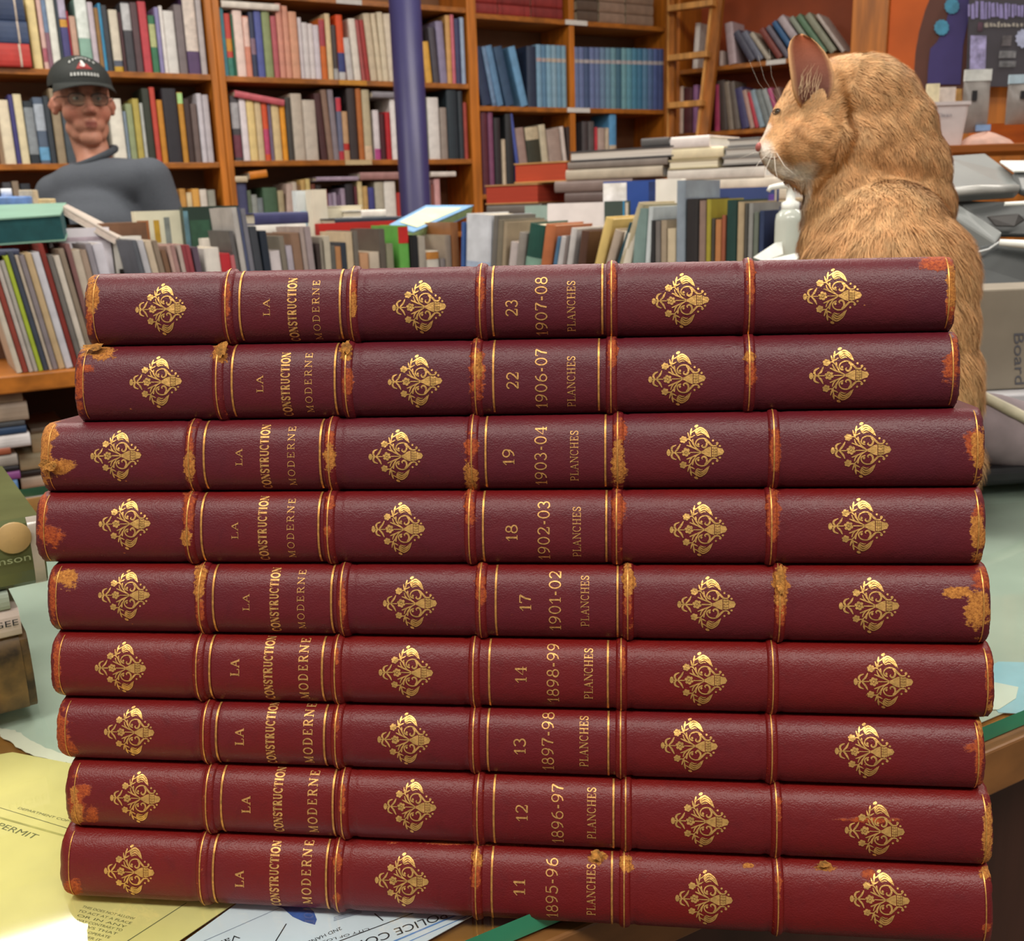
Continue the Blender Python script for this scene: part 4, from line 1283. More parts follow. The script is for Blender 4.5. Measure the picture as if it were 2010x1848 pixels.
# blue column
cb, ct = W(816, 410, 3.95), None
cx_, cy_ = cb[0], cb[1]
col = MB(); M_blue = pmat('#322e5c', 0.45, scale=8, amt=0.06, bump=0.06, bscale=120)
col.lathe([cx_, cy_, 0], [(0.001, 0), (0.1, 0), (0.1, 0.03), (0.062, 0.05), (0.059, 0.1), (0.059, 3.0), (0.001, 3.0)], M_blue, 32)
tag(col.build('column', M_blue, loc=[cx_, cy_, 0]), 'round violet-blue iron column in front of the bookcase', 'column')
# ------------------------------------------------------------------ display island in the middle of the shop, with a row of upright books
IW = Wall(W(20, 738, 1.9), ray(4473, 284))
zI = IW.hit(20, 738)[1]
ISD = 0.46
u0, u1 = IW.hit(-420, 700)[0], IW.hit(898, 600)[0]
M_isl = wood('#b06a24', 0, 0.42)
M_islside = wood('#8a4e1c', 2, 0.5)
isl = root('display_shelf', IW.at((u0 + u1) / 2, 0, ISD / 2), 'long low wooden display shelf behind the red stack, upright books on its top', 'shelf')
b = MB(); b.box(IW.at(u0, zI - 0.034), IW.a * (u1 - u0), IW.n * ISD, ZUP * 0.034, M_isl); b.build('top_board', None, isl, bevel=0.003)
for ua in (u0, u1 - 0.025):
    b = MB(); b.box(IW.at(ua, 0, 0.004), IW.a * 0.025, IW.n * (ISD - .008), ZUP * (zI - 0.0345), M_islside); b.build('side_panel', None, isl)
zlow = IW.hit(40, 1012)[1]
b = MB(); b.box(IW.at(u0 + 0.026, zlow - 0.025, 0.004), IW.a * (u1 - u0 - .052), IW.n * (ISD - .03), ZUP * 0.025, M_isl); b.build('lower_board', None, isl)
b = MB(); b.box(IW.at(u0 + 0.026, 0.0, ISD - .022), IW.a * (u1 - u0 - .052), IW.n * 0.015, ZUP * (zI - .036), pmat('#3c2416', .6)); b.build('back_panel', None, isl)

IW2 = Wall(W(893, 500, 2.30), RW.a)
v0, v1 = IW2.hit(893, 600)[0], IW2.hit(1640, 600)[0]
isl2 = root('display_shelf', IW2.at((v0 + v1) / 2, 0, ISD / 2), 'low wooden display shelf wing left of the cat, upright books on its top', 'shelf')
b = MB(); b.box(IW2.at(v0, zI - 0.034), IW2.a * (v1 - v0), IW2.n * ISD, ZUP * 0.034, M_isl); b.build('top_board', None, isl2, bevel=0.003)
for ua in (v0, v1 - 0.025):
    b = MB(); b.box(IW2.at(ua, 0, 0.004), IW2.a * 0.025, IW2.n * (ISD - .008), ZUP * (zI - 0.0345), M_islside); b.build('side_panel', None, isl2)
b = MB(); b.box(IW2.at(v0 + 0.026, 0.0, ISD - .022), IW2.a * (v1 - v0 - .052), IW2.n * 0.015, ZUP * (zI - .036), pmat('#3c2416', .6)); b.build('back_panel', None, isl2)
ZA, OA = 4.018, (0, 320)
row(IW, zI, OA, ZA, 860, '''
-120 -70 760 #c8c0b0 pale stone L-8
-66 -20 740 #8a3c30 brick red L-8
-16 22 790 #b8b0a8 pale grey L-8
26 62 775 #a8a49c grey L-8
66 104 735 #a2b436 lime green L-8
108 150 700 #3c4352 slate navy L-8
154 182 730 #b4a898 pale beige L-8
186 230 730 #847c80 taupe grey L-8
234 290 715 #bca47e tan L-8
294 356 710 #c6c6ce bluish white L-8
360 404 640 #7e2c24 dark red L-8
408 452 730 #6e6a66 dark grey L-8
456 506 735 #ccc4b8 cream grey L-8
510 556 680 #8a7c6c drab L-8
560 600 640 #7c5654 maroon grey L-7
604 670 690 #bcb0a0 stone L-7
674 726 690 #a08c7c brownish L-7
730 778 640 #8c8890 pewter L-7
782 870 640 #cac8d2 lavender white L-7''', 'at the left end of the display shelf', 'upright books at the left end of the display shelf', off=0.02, dep=0.16, kind='book')
row(IW, zI, OA, ZA, 860, '''
1100 1140 612 #565a62 slate edged L-8
1144 1196 612 #b4b4ba silver grey L-8
1200 1256 615 #c4b49e beige L-8
1260 1304 615 #8c7c6c brown grey L-8
1308 1350 690 #7a5a44 patterned brown L-8
1354 1384 655 #b89a90 pink beige L-7
1388 1424 650 #a07c78 dusty rose L-7
1428 1462 650 #b4a49c stone L-6
1466 1500 650 #8a3840 maroon L-6
1504 1540 650 #943e46 wine red L-6
1544 1592 668 #5c4c5c plum grey L-5
1596 1720 675 #e0dad2 wide cream white L-2
1726 1806 720 #b62630 bright red L-2
1810 1850 730 #b86468 rose L-2''', 'on the display shelf left of centre', 'upright books left of centre on the display shelf', off=0.02, dep=0.16)
ZB, OB = 4.786, (400, 320)
row(IW, zI, OB, ZB, 1000, '''
300 342 640 #5c5a5a dark grey L-5
346 398 420 #b4b0ac silver grey L-4
402 432 420 #4a5270 navy grey L-4
436 482 430 #74747e pewter L-4
486 560 600 #3c4048 charcoal L-4
566 634 640 #1e2836 black navy L-3
640 742 830 #c8c0c2 pinkish white L-3
746 794 690 #7c7468 taupe L-3
798 858 780 #aaa2ac lilac grey L-3
862 944 660 #8a6c58 brown L-3
948 990 600 #a4948e pinkish grey L-3
994 1054 600 #9c8e90 mauve grey L-3
1058 1094 760 #3c302e dark brown L-1
1098 1126 700 #8c8478 grey L-1
1130 1190 690 #bcb4a2 pale stone
1194 1238 780 #5c5c58 grey
1242 1296 790 #b27e52 orange tan
1300 1352 750 #2c3440 dark slate
1356 1420 650 #c6b294 beige
1424 1470 640 #6c665e grey brown
1474 1560 850 #c0926e light tan
1566 1664 840 #c8baa8 pale beige
1668 1724 620 #5c544c dark grey brown
1728 1796 760 #8c8a72 olive grey B.0:.5:#b8b48e
1850 1946 590 #62a84a red-topped green B.84:.99:#bc2420
1952 1990 700 #141416 black''', 'on the display shelf at centre', 'upright books in the middle of the display shelf', off=0.02, dep=0.16)
ZC, OC = 4.786, (760, 320)
row(IW, zI, OC, ZC, 960, '''
254 300 680 #16181c black
306 372 690 #a8a094 pale grey
378 500 830 #d8d2c6 amber-edged white B.9:.99:#c08038
506 552 900 #8a8280 grey
556 614 680 #96887a taupe
618 686 560 #8e5c34 brown''', 'at the inner corner of the display shelf', 'upright books at the inner corner of the display shelf', off=0.02, dep=0.16)
row(IW2, zI, OC, ZC, 960, '''
692 722 560 #3c5e9c blue L4
728 960 490 #d2d6de blue-white L4 B.3:.6:#a8b8d0
966 1012 500 #6e6a64 grey L6
1018 1070 540 #7c7464 olive grey L6
1076 1112 560 #a09078 tan grey L6
1118 1190 750 #bcb2b0 pale mauve grey L9
1196 1268 660 #8c8680 grey L9
1274 1424 585 #1e4c42 dark green L10 B.5:.7:#7ca090
1430 1530 590 #b46a42 rust L10
1536 1572 700 #4a7090 dull blue L12
1578 1640 700 #bcb8b8 pale grey L12
1646 1680 690 #7c7270 grey L10
1684 1742 620 #c2bebc light grey L10''', 'at the inner corner of the display shelf', 'upright books right of centre on the display shelf', off=0.02, dep=0.16)
ZD, OD = 4.02, (1100, 320)
row(IW2, zI, OD, ZD, 770, '''
140 202 540 #54382c dark brown L8
206 276 445 #d8bc74 yellow L16
282 346 540 #b2a292 pinkish stone L18
350 374 480 #1e4450 deep teal L20
380 430 330 #b4a88a beige L20
466 560 560 #dcd4c4 lettered cream L12
566 664 360 #7c9490 slate green L4
670 708 350 #c8d0d2 bluish white L4
712 744 455 #2a2a2c black
748 788 460 #76706c grey
792 836 455 #a4947e beige
840 906 520 #ccbc9e pale cream
910 980 140 #8a96a2 tall grey blue
986 1084 285 #2a2627 silver-lettered black B.2:.55:#6a6864
1090 1142 300 #8e766a taupe
1148 1184 290 #a29634 olive yellow
1188 1214 440 #4a4238 dark brown
1218 1264 450 #b87c4c orange tan
1268 1298 415 #96543a rust red
1302 1384 295 #1c3e38 dark green
1390 1442 310 #b29e7e beige
1446 1472 320 #4c4a44 dark grey
1476 1512 320 #90908c silver grey
1518 1556 390 #6c7468 green grey
1562 1600 380 #2c3a5c navy
1604 1640 350 #565866 slate L6''', 'on the display shelf left of the cat', 'upright books at the right end of the display shelf', off=0.02, dep=0.16)

def face(label, x0, x1, y0, hexc, off, th=0.028, parts=(), lean=0.0, group=None, page='#e0d8c8', yb=None):
    IW = IW2 if x0 > 900 else globals()['IW']
    """large book standing with its cover towards the room"""
    s0, z1 = IW.hit(x0, y0, off); s1, _ = IW.hit(x1, y0, off)
    o = IW.at(s0, zI + .0006, off)
    t = math.radians(lean); h = z1 - zI
    up = ZUP * math.cos(t) + IW.n * math.sin(t); d = IW.n * math.cos(t) - ZUP * math.sin(t)
    if lean: o = o + ZUP * th * math.sin(t)
    m = MB(); mt = pmat(hexc, 0.45, scale=14, amt=0.07); wd = s1 - s0
    m.box(o, IW.a * wd, d * .003, up * h, mt); m.box(o + d * (th - .003), IW.a * wd, d * .003, up * h, mt); m.box(o + d * .0031, IW.a * .003, d * (th - .0062), up * h, mt)
    ob = m.build('book', mt, None, loc=o); tag(ob, label, 'book', group)
    m = MB(); pm = pmat(page, 0.85, amt=0.08); m.box(o + d * .0034 + IW.a * .0035 + up * .004, IW.a * (wd - .007), d * (th - .007), up * (h - .008), pm); m.build('pages', pm, ob)
    for nm, (a0, a1, b0, b1), hx in parts:
        m = MB(); m.box(o + IW.a * wd * a0 + up * h * b0 - d * .0006, IW.a * wd * (a1 - a0), d * .0005, up * h * (b1 - b0), pmat(hx, 0.45, scale=30, amt=0.2)); m.build(nm, None, ob)
    return ob
face('red-covered book standing behind the row at the far left', 0, 90, 472, '#bc3430', 0.215)
face('white-lilac book standing behind the row, left of stack', 93, 214, 451, '#dcd8e0', 0.215, parts=[('cover_band', (0, 1, .9, .93), '#b8a8b4')])
face('white picture book with a black silhouette behind the row', 220, 277, 466, '#e2e0d8', 0.215, parts=[('cover_picture', (.1, .7, .3, .72), '#2a2826')])
face('cream picture book beside the dark green cover', 262, 357, 416, '#e2e0c6', 0.33, parts=[('cover_picture', (.04, .28, .72, .93), '#a8683c'), ('cover_picture', (.38, .5, .76, .93), '#b8922e'), ('cover_picture', (.6, .72, .74, .95), '#88908c')])
face('dark green book standing behind the row beside cream picture book', 358, 468, 407, '#23382f', 0.30, parts=[('cover_picture', (.1, .45, .5, .9), '#2f5440'), ('cover_picture', (0, .08, .3, .97), '#5c8290')])
face('white book standing behind the bright red spine', 396, 452, 469, '#ece6da', 0.215)
face('red picture-cover book standing behind the row below the slanted book', 626, 808, 440, '#bd2722', 0.215, parts=[('cover_picture', (.04, .7, .3, .85), '#8a8474'), ('cover_picture', (.1, .5, .5, .7), '#3c4448')])
face('white book with yellow lower cover standing behind the row', 1066, 1190, 402, '#ece4e4', 0.225, lean=4, parts=[('cover_band', (0.02, .98, .3, .8), '#ecd692')])
face('pale teal book standing behind the white and yellow book', 1030, 1075, 405, '#9cb4ac', 0.30)
face('dark picture book standing behind the row beside white and blue blocks', 1186, 1226, 396, '#3e4c48', 0.225, parts=[('cover_picture', (.2, .7, .4, .8), '#7c8a80'), ('cover_band', (.92, 1, 0, 1), '#2f82b0')])
face('blue and white book standing behind the row, right of centre', 1184, 1286, 358, '#2d4f9e', 0.30, parts=[('cover_band', (0, .46, .0, .99), '#f0ece6'), ('cover_band', (.88, 1, 0, .99), '#27396e')])
face('tall white book standing behind the row, right of centre', 1287, 1336, 353, '#ece8e0', 0.225)
face('cream book standing behind the black spine', 1344, 1372, 362, '#e4d49a', 0.225)
face('large dark blue book standing behind the row, left of pump bottle', 1373, 1520, 372, '#3c4c80', 0.225, parts=[('cover_band', (.93, 1.0, .5, .95), '#6a4ca4')])
# things lying on top of the row
def lying(label, px, top_z, th, hexc, page=None, cover=None, group=None, tilt_pts=None):
    pass
flat(IW, 'navy book lying on white leaves above the row', 500, 606, 417, 440, 0.20, 0.17, '#3a3c6a', 'books lying on the row')
flat(IW, 'white book lying under the navy one above the row', 501, 602, 440.5, 459, 0.20, 0.17, '#e8e4dc', 'books lying on the row')
flat(IW, 'dark slate book lying on the row near the column', 658, 790, 427, 438, 0.26, 0.15, '#2e3846', 'books lying on the row')
flat(IW, 'white book lying on the dark slate book near the column', 710, 758, 412, 426.5, 0.27, 0.13, '#eeece4', 'books lying on the row')
flat(IW, 'cream book lying with rippled leaves behind the red picture cover', 630, 712, 404, 430, 0.40, 0.13, '#d6ceb8', 'books lying on the row', spine=False, page='#dcd4bc')
face('cream book standing upright on end beside the rippled leaves', 610, 640, 373, '#e4dcc8', 0.36, th=0.04)
face('white and sky blue book standing behind the navy flat book', 580, 612, 375, '#dfe8ea', 0.41, parts=[('cover_band', (.2, .95, .6, .85), '#9cc4da')])
flat(IW, 'navy book lying at the far left above the row', -20, 38, 491, 502, 0.05, 0.14, '#343a54', 'books lying on the row')
flat(IW, 'mint green book lying behind the white lilac book', 224, 330, 447, 462, 0.33, 0.12, '#9cc8b4', 'books lying on the row')
# slanted children's book with light cover and blue border
def slab(name, label, cat, quad, thick, hexc, edge_hex, group=None, inset=None, inhex=None):
    """quad: four world points of the upper cover; built as a real bound block below it"""
    q = [np.asarray(p, float) for p in quad]
    nrm = unit(np.cross(q[1] - q[0], q[3] - q[0]));
    if nrm[2] < 0: nrm = -nrm
    m = MB(); m.prism(q, -nrm * .003, pmat(hexc, .4, scale=12, amt=.06)); m.prism([p - nrm * (thick - .003) for p in q], -nrm * .003, pmat(hexc, .4, scale=12, amt=.06))
    ob = m.build(name, None, None, loc=q[0]); tag(ob, label, cat, group)
    c = sum(q) / 4
    m = MB(); m.prism([c + (p - c) * .985 - nrm * .0032 for p in q], -nrm * (thick - .0066), pmat(edge_hex, .8, amt=.1)); m.build('pages', None, ob)
    if inset:
        m = MB(); m.prism([c + (p - c) * inset + nrm * .0002 for p in q], nrm * .0005, pmat(inhex, .4, scale=20, amt=.08)); m.build('cover_picture', None, ob)
        m = MB(); m.prism([c + (p - c) * inset * .3 + nrm * .0009 for p in q], nrm * .0004, pmat('#c4d09a', .4, scale=30, amt=.2)); m.build('cover_picture', None, ob)
    return ob
slab('book', 'book with pale yellow cover and blue border, lying slanted above green spine', 'book', [W(764, 441, 2.36), W(836, 403, 2.62), W(930, 403, 2.66), W(812, 455, 2.36)], 0.026, '#86b4e0', '#9cb884', None, .74, '#e8f0c4')
# teal box book with sloping pale board at the far left
slab('book', 'large teal book with pale green cover, lying at upper left over the row', 'book', [W(-60, 433, 1.95), W(-60, 404, 2.3), W(130, 398, 2.3), W(118, 421, 1.95)], 0.05, '#88b39f', '#1d5256')
slab('book', 'book with pink-cream edge sloping down beside the teal book', 'book', [W(124, 404, 2.12), W(132, 401, 2.32), W(252, 462, 2.32), W(232, 466, 2.12)], 0.016, '#d8ccc0', '#cdbdb2')
# blue tub and small boxes behind them
tb = MB(); p = W(18, 425, 2.42); sc_ = 2.42 / 2000
tb.lathe([p[0], p[1], p[2] - .03], [(0.001, 0), (.05, 0), (.056, .07), (.054, .075), (.001, .075)], pmat('#6a90cc', .4), 28)
ob = tb.build('tub', None, None, loc=[p[0], p[1], p[2] - .03]); tag(ob, 'blue plastic tub at the left edge behind the teal book', 'tub')
tb = MB(); tb.lathe([p[0] + .002, p[1], p[2] + .0455], [(.001, 0), (.012, 0), (.012, .018), (.001, .018)], pmat('#dfe2e8', .4), 16); tb.build('cap', None, ob)
for lb, x0, x1, y0, y1, D, hx in (('small beige box standing right of the blue tub', 44, 72, 373, 432, 2.44, '#cbbca0'), ('small cream box lying beside the beige box', 74, 103, 390, 418, 2.46, '#ecd6a4')):
    m = MB(); a_, c_, e_ = W(x0, y1, D), W(x1, y1, D), W(x0, y0, D)
    m.box(a_, c_ - a_, unit([0, 1, 0]) * .03, ZUP * (e_ - a_)[2], pmat(hx, .6)); ob = m.build('box', None, None, bevel=.002, loc=a_); tag(ob, lb, 'box')
zt_ = W(60, 432, 2.44)[2]
rz = MB(); rz.box(IW.at(IW.hit(-60, 433)[0], zI + .0006, .27), IW.a * .36, IW.n * .17, ZUP * (zt_ - zI - .012), pmat('#6a4a34', .7)); ob = rz.build('cardboard_box', None, loc=IW.at(IW.hit(-60, 433)[0], zI, .27)); tag(ob, 'brown cardboard box behind the row at the far left under the blue tub', 'box')
# flat books on the lower board of the island, left edge
for lb, x0, x1, y0, y1, hx, off in (
    ('white book lying on the lower board, third of the front pile', -60, 34, 991, 1008, '#b88c80', .03),
    ('pinkish book lying on the lower board of the display shelf', -60, 37, 976, 990.5, '#a8948c', .03),
    ('blue-spined book lying in the front pile on the lower board', -60, 37, 948, 975.5, '#5c84b4', .03),
    ('purple book lying on the blue-spined book', -60, 41, 931, 947.5, '#8a4c88', .03),
    ('black book lying under the grey-silver book', -60, 38, 921, 930.5, '#201c22', .03),
    ('silver grey book lying in the front pile', -60, 36, 898, 920.5, '#9c948c', .03),
    ('rust book lying under the white-spined book', -60, 22, 884, 897.5, '#a0573c', .03),
    ('white-spined book with faint grey title in the front pile', -60, 61, 857, 883.5, '#dcd8d8', .03),
    ('navy book lying on the white-spined book', -60, 53, 842, 856.5, '#2c4464', .03),
    ('dark grey book lying on the navy book', -60, 50, 832, 841.5, '#4a4c50', .03),
    ('thick pale beige book near the top of the front pile', -60, 56, 794, 831.5, '#c0ac98', .03),
    ('thin beige book topmost of the pile under the board', -60, 45, 776, 793.5, '#b8a288', .03),
    ('white book with grey spine, lowest of the rear pile', 48, 130, 969, 993, '#c4c2c6', .10),
    ('black book lying in the rear pile', 44, 130, 956, 968.5, '#2a2628', .10),
    ('stone book with dark title in the rear pile', 41, 130, 933, 955.5, '#c2b2a0', .10),
    ('dark brown book lying in the rear pile', 40, 130, 921, 932.5, '#2c2422', .10),
    ('cream book with violet title in the rear pile', 38, 130, 888, 920.5, '#c6bc9c', .10),
    ('pale tan book lying in the rear pile', 62, 130, 848, 887.5, '#cdbc98', .10),
    ('drab book topmost of the rear pile', 60, 130, 838, 847.5, '#8c8070', .10)):
    flat(IW, lb, x0, x1, y0, y1, off, .17, hx, 'flat books on the lower board')
flat(IW, 'dark red book lying lowest of the front pile', -60, 40, 1008.5, 1011.5, .03, .17, '#7a3430', 'flat books on the lower board')

# ------------------------------------------------------------------ table with flat piles, further back on the right
PW = Wall(W(1000, 420, 3.0), RW.a)
zP = PW.hit(1000, 424)[1]
pu0, pu1 = PW.hit(930, 420)[0], PW.hit(1640, 420)[0]
tbk = root('display_table', PW.at((pu0 + pu1) / 2, 0, .2), 'dark wooden display case carrying flat piles of books behind the row', 'table')
b = MB(); b.box(PW.at(pu0, zP - .03), PW.a * (pu1 - pu0), PW.n * .45, ZUP * .03, M_darkwood); b.build('tabletop', None, tbk)
b = MB(); b.box(PW.at(pu0 + .02, 0, .02), PW.a * (pu1 - pu0 - .04), PW.n * .41, ZUP * (zP - .0305), M_darkwood); b.build('body', None, tbk)
PILE = 'flat piles of books left of the cat'
def pile(entries):
    z = zP + .0006
    for lb, x0, x1, y0, y1, hx, sp, off, pg in entries:
        h = PW.hit(x0, y0, off)[1] - PW.hit(x0, y1, off)[1]
        flat(PW, lb, x0, x1, y0, y1, off, .2, hx, PILE, spine=sp, page=pg, zfix=z, board=.004)
        z += h + .0006
pile([('grey book lying lowest of the red-edged pile', 955, 1062, 400, 422, '#6e6660', True, .0, '#ccc'),
      ('old book with red leaves, lower of the red-edged pair', 952, 1056, 360, 399, '#c0905c', False, .0, '#b4402a'),
      ('old book with red leaves, upper of the red-edged pair', 1009, 1112, 318, 358, '#c8985a', False, .02, '#be4a2c')])
pile([('brown book lying lowest of the middle pile', 1104, 1230, 396, 416, '#5c4438', True, .01, '#ccc'),
      ('grey-brown book lying low in the middle pile', 1108, 1200, 373, 395, '#6c5c58', True, .0, '#ccc'),
      ('mauve grey book lying in the middle pile', 1088, 1240, 349, 372, '#8c7a74', True, .0, '#ccc'),
      ('beige book lying in the middle pile with olive end', 1110, 1300, 327, 348, '#c4b8a4', True, .0, '#ccc'),
      ('grey book lying upper in the middle pile', 1114, 1310, 312, 326, '#8a8078', True, .0, '#ccc'),
      ('white-leaved book near the top of the middle pile', 1118, 1322, 290, 311, '#4c4a4c', False, .0, '#ddd6cc'),
      ('small dark grey book on top of the middle pile', 1258, 1312, 273, 289, '#5a5858', True, .01, '#ccc')])
pile([('cream book lying lowest of the right pile', 1300, 1560, 392, 410, '#d4c4a0', True, .0, '#ccc'),
      ('pale cream book second lowest of the right pile', 1305, 1550, 368, 391, '#e4dac4', True, .0, '#ccc'),
      ('ivory book lying in the right pile', 1298, 1546, 348, 367, '#eee4d2', True, .0, '#ccc'),
      ('white and grey book lying in the right pile', 1310, 1500, 326, 347, '#dcd6cc', True, .0, '#ccc'),
      ('cream-leaved book lying in the right pile', 1312, 1410, 306, 325, '#c0b490', False, .0, '#f0e6cc'),
      ('cream book lying upper in the right pile', 1318, 1420, 284, 305, '#e8dcb8', True, .0, '#ccc'),
      ('white book with red end on top of the right pile', 1316, 1392, 260, 283, '#ece4e0', True, .0, '#ccc')])
z = zP + .0006 + PW.hit(1310, 326)[1] - PW.hit(1310, 410)[1] + .003
for lb, y0, y1, x0, x1, hx in (('grey book under the nose of the cat', 308, 325, 1418, 1502, '#8e8c88'), ('silver grey book in the pile facing the cat', 290, 307, 1422, 1498, '#a4a29c'), ('dark grey book on top of the pile facing the cat', 272, 289, 1428, 1490, '#7c7c7c')):
    h = PW.hit(x0, y0)[1] - PW.hit(x0, y1)[1]
    flat(PW, lb, x0, x1, y0, y1, .0, .2, hx, PILE, spine=False, page='#c8c4bc', zfix=z, board=.005); z += h + .0006

# ------------------------------------------------------------------ near left pile on the counter
def pile_near(name, label, pxs, th0, th1, D0, hexc, dep, parts=()):
    pass
NW = Wall(on_z(60, 1396, CZ), unit(on_z(60, 1396, CZ) - on_z(0, 1412, CZ)))
zc = CZ + .0006
s1_ = 0.0
def nbook(label, xr, y0, y1, hexc, cat='book', off=0.0, L=.22, dep=.15, bands=(), rough=.5):
    global zc
    h = NW.hit(xr, y0, off)[1] - NW.hit(xr, y1, off)[1]
    s, _ = NW.hit(xr, (y0 + y1) / 2, off)
    ob = book(label, NW.at(s - L, zc, off), ZUP, NW.a, NW.n, h, L, dep, hexc, 'near pile at the left edge', bands=bands, rough=rough, board=.003)
    zc += h + .0005
    return ob
ob = nbook('worn brown patterned book at the bottom of the near left pile', 66, 1246, 1394, '#6a5230', off=0.0, rough=.6, bands=[(.02, .98, '#6b5128')])
ob.data.materials[0] = pmat('#6a5028', .55, scale=55, amt=.5); ob.children[-1].data.materials[0] = pmat('#6b5128', .5, scale=48, amt=.55)
for zz0, zz1, a0, a1 in ((.2, .45, .93, .96), (.5, .62, .9, .93), (.15, .3, .85, .9), (.6, .7, .965, .985)):
    pass
ob2 = nbook('white book with grey capital letters in the near left pile', 40, 1190, 1244, '#cbbcb4')
m = MB(); q = NW.at(NW.hit(2, 1230)[0] - .012, NW.hit(2, 1230)[1] - .001, -.0009); flat_text(m, 'ERGEE', q, NW.a, ZUP, .0052, .021, M_ink); m.build('spine_lettering', M_ink, ob2)
nbook('thin grey-green book between white book and wrapped green book', 17, 1154, 1188, '#97a396')
ob = nbook('green book wrapped in clear plastic, top of the near left pile', 88, 1016, 1150, '#59603e', off=0.0, L=.24, bands=[(.972, .996, '#b0a79c')], rough=.12)
m = MB()
pq = NW.at(NW.hit(26, 1055)[0], NW.hit(26, 1055)[1], -.0016)
m.lathe(pq, [(.0001, .0006), (.0085, .0006), (.0092, 0)], pmat('#b89a68', .4), 24, axis=-NW.n); m.build('round_emblem', None, ob)
m = MB(); q = NW.at(NW.hit(-12, 1112)[0], NW.hit(-12, 1112)[1], -.0014); flat_text(m, 'mson', q, NW.a, ZUP, .006, .019, pmat('#8a9470', .5)); m.build('spine_lettering', None, ob)
# ------------------------------------------------------------------ things on the counter and behind it at the right
def bx(name, label, cat, x0, x1, y0, y1, D, dep, hexc, rough=.5, bevel=.003, zb=None, yaw=0.0, parent=None, metal=0):
    a_, c_, e_ = W(x0, y1, D), W(x1, y1, D), W((x0 + x1) / 2, y0, D)
    L = np.linalg.norm(c_ - a_)
    ax = np.array([math.cos(yaw), math.sin(yaw), 0]); n_ = np.array([-math.sin(yaw), math.cos(yaw), 0])
    z0 = a_[2] if zb is None else zb
    m = MB(); m.box([a_[0], a_[1], z0], ax * L, n_ * dep, ZUP * (e_[2] - z0), pmat(hexc, rough, metal, scale=20, amt=.06))
    ob = m.build(name, None, parent, bevel=bevel, loc=[a_[0], a_[1], z0])
    if parent is None: tag(ob, label, cat)
    return ob
Y = np.array([0, 1.0, 0]); X = np.array([1.0, 0, 0])
# cardboard box under the pump bottle (its top shows just behind the red stack)
zb_ = W(1545, 546, 1.40)[2]
m = MB(); c0 = W(1440, 546, 1.36); m.box([c0[0], c0[1], CZ + .0006], X * .13, Y * .13, ZUP * (zb_ - CZ - .0006), pmat('#8a7458', .7))
tag(m.build('cardboard_box', None, loc=[c0[0], c0[1], CZ], bevel=.002), 'brown cardboard box on the counter under the pump bottle', 'box')
bt = W(1547, 520, 1.42); bt[2] = zb_ + .0006
k = 1.42 / 2000
pb = root('pump_bottle', bt, 'clear hand sanitizer bottle with white pump just left of the cat', 'bottle')
M_pl = pmat('#e2eae0', .15, scale=20, amt=.04)
M_pl.node_tree.nodes['Principled BSDF'].inputs['Transmission Weight'].default_value = .35
m = MB(); yb = proj(bt)[1]
H = lambda y: (yb - y) * k
m.lathe(bt, [(.0005, 0), (27 * k, .001), (28 * k, .006), (28 * k, H(436)), (26 * k, H(424)), (16 * k, H(414)), (13 * k, H(412))], M_pl, 28); m.build('bottle_body', None, pb)
M_wh = pmat('#eef2ec', .35, amt=.03)
m = MB(); m.lathe(bt, [(.0005, H(420)), (17 * k, H(420)), (17 * k, H(402)), (9 * k, H(398)), (8 * k, H(376)), (11 * k, H(372)), (13 * k, H(362)), (.0005, H(360))], M_wh, 24)
t = bt + ZUP * H(370); m.tube([t + X * 16 * k, t, t - X * 20 * k, t - X * 40 * k - ZUP * 3 * k, t - X * 44 * k - ZUP * 10 * k], [6 * k, 7 * k, 6 * k, 5 * k, 4 * k], M_wh, 10); m.build('pump', None, pb)
# loose white papers beside the bottle
for j, (lb, q) in enumerate((('white paper sheet fanned beside the pump bottle', [(1476, 508), (1524, 474), (1532, 478), (1536, 500), (1500, 512)]), ('white paper sheet under the fanned one beside the pump bottle', [(1500, 513), (1560, 496), (1574, 500), (1562, 512)]))):
    D = [1.30, 1.38, 1.40, 1.37, 1.31] if j == 0 else [1.29, 1.36, 1.37, 1.31]
    pts = [W(x, y, d) for (x, y), d in zip(q, D)]
    c = sum(pts) / len(pts); U, S_, Vt = np.linalg.svd(np.array(pts) - c); nn = Vt[2]; pts = [p - nn * ((p - c) @ nn) for p in pts]
    m = MB(); m.prism(pts, nn * .0006, M_wh); tag(m.build('paper_sheet', None, loc=pts[0]), lb, 'paper', 'papers by the pump bottle')

# grey machine (printer) behind the cat
PD = 1.32
pr0 = W(1850, 575, PD); pr0[2] = CZ + .0006
prn = root('printer', [pr0[0] + .13, pr0[1] + .1, CZ + .0006], 'grey plastic office printer on the counter behind the cat', 'printer')
M_gr = pmat('#7f8382', .38, scale=14, amt=.05); M_gr2 = pmat('#626565', .4, scale=14, amt=.05); M_dk = pmat('#3b4041', .45, scale=14, amt=.05); M_blk = pmat('#2a2624', .4)
def quadslab(pts, th, mt, name):
    q = [np.asarray(p) for p in pts]; nn = unit(np.cross(q[1] - q[0], q[2] - q[0]))
    if nn[1] > 0: nn = -nn
    m = MB(); m.prism(q, -nn * th, mt); return m.build(name, None, prn, bevel=.003)
# lower body
def P3(x, y, D): return W(x, y, D)
quadslab([P3(1850, 600, 1.30), P3(2120, 590, 1.26), P3(2120, 474, 1.26), P3(1965, 474, 1.29), P3(1850, 500, 1.31)], .16, M_dk, 'body')
b_ = MB(); q0 = P3(1850, 600, 1.31); b_.box([q0[0], q0[1], CZ + .0006], X * .18, Y * .16, ZUP * (q0[2] - CZ + .0), M_dk); b_.build('base', None, prn, bevel=.004)
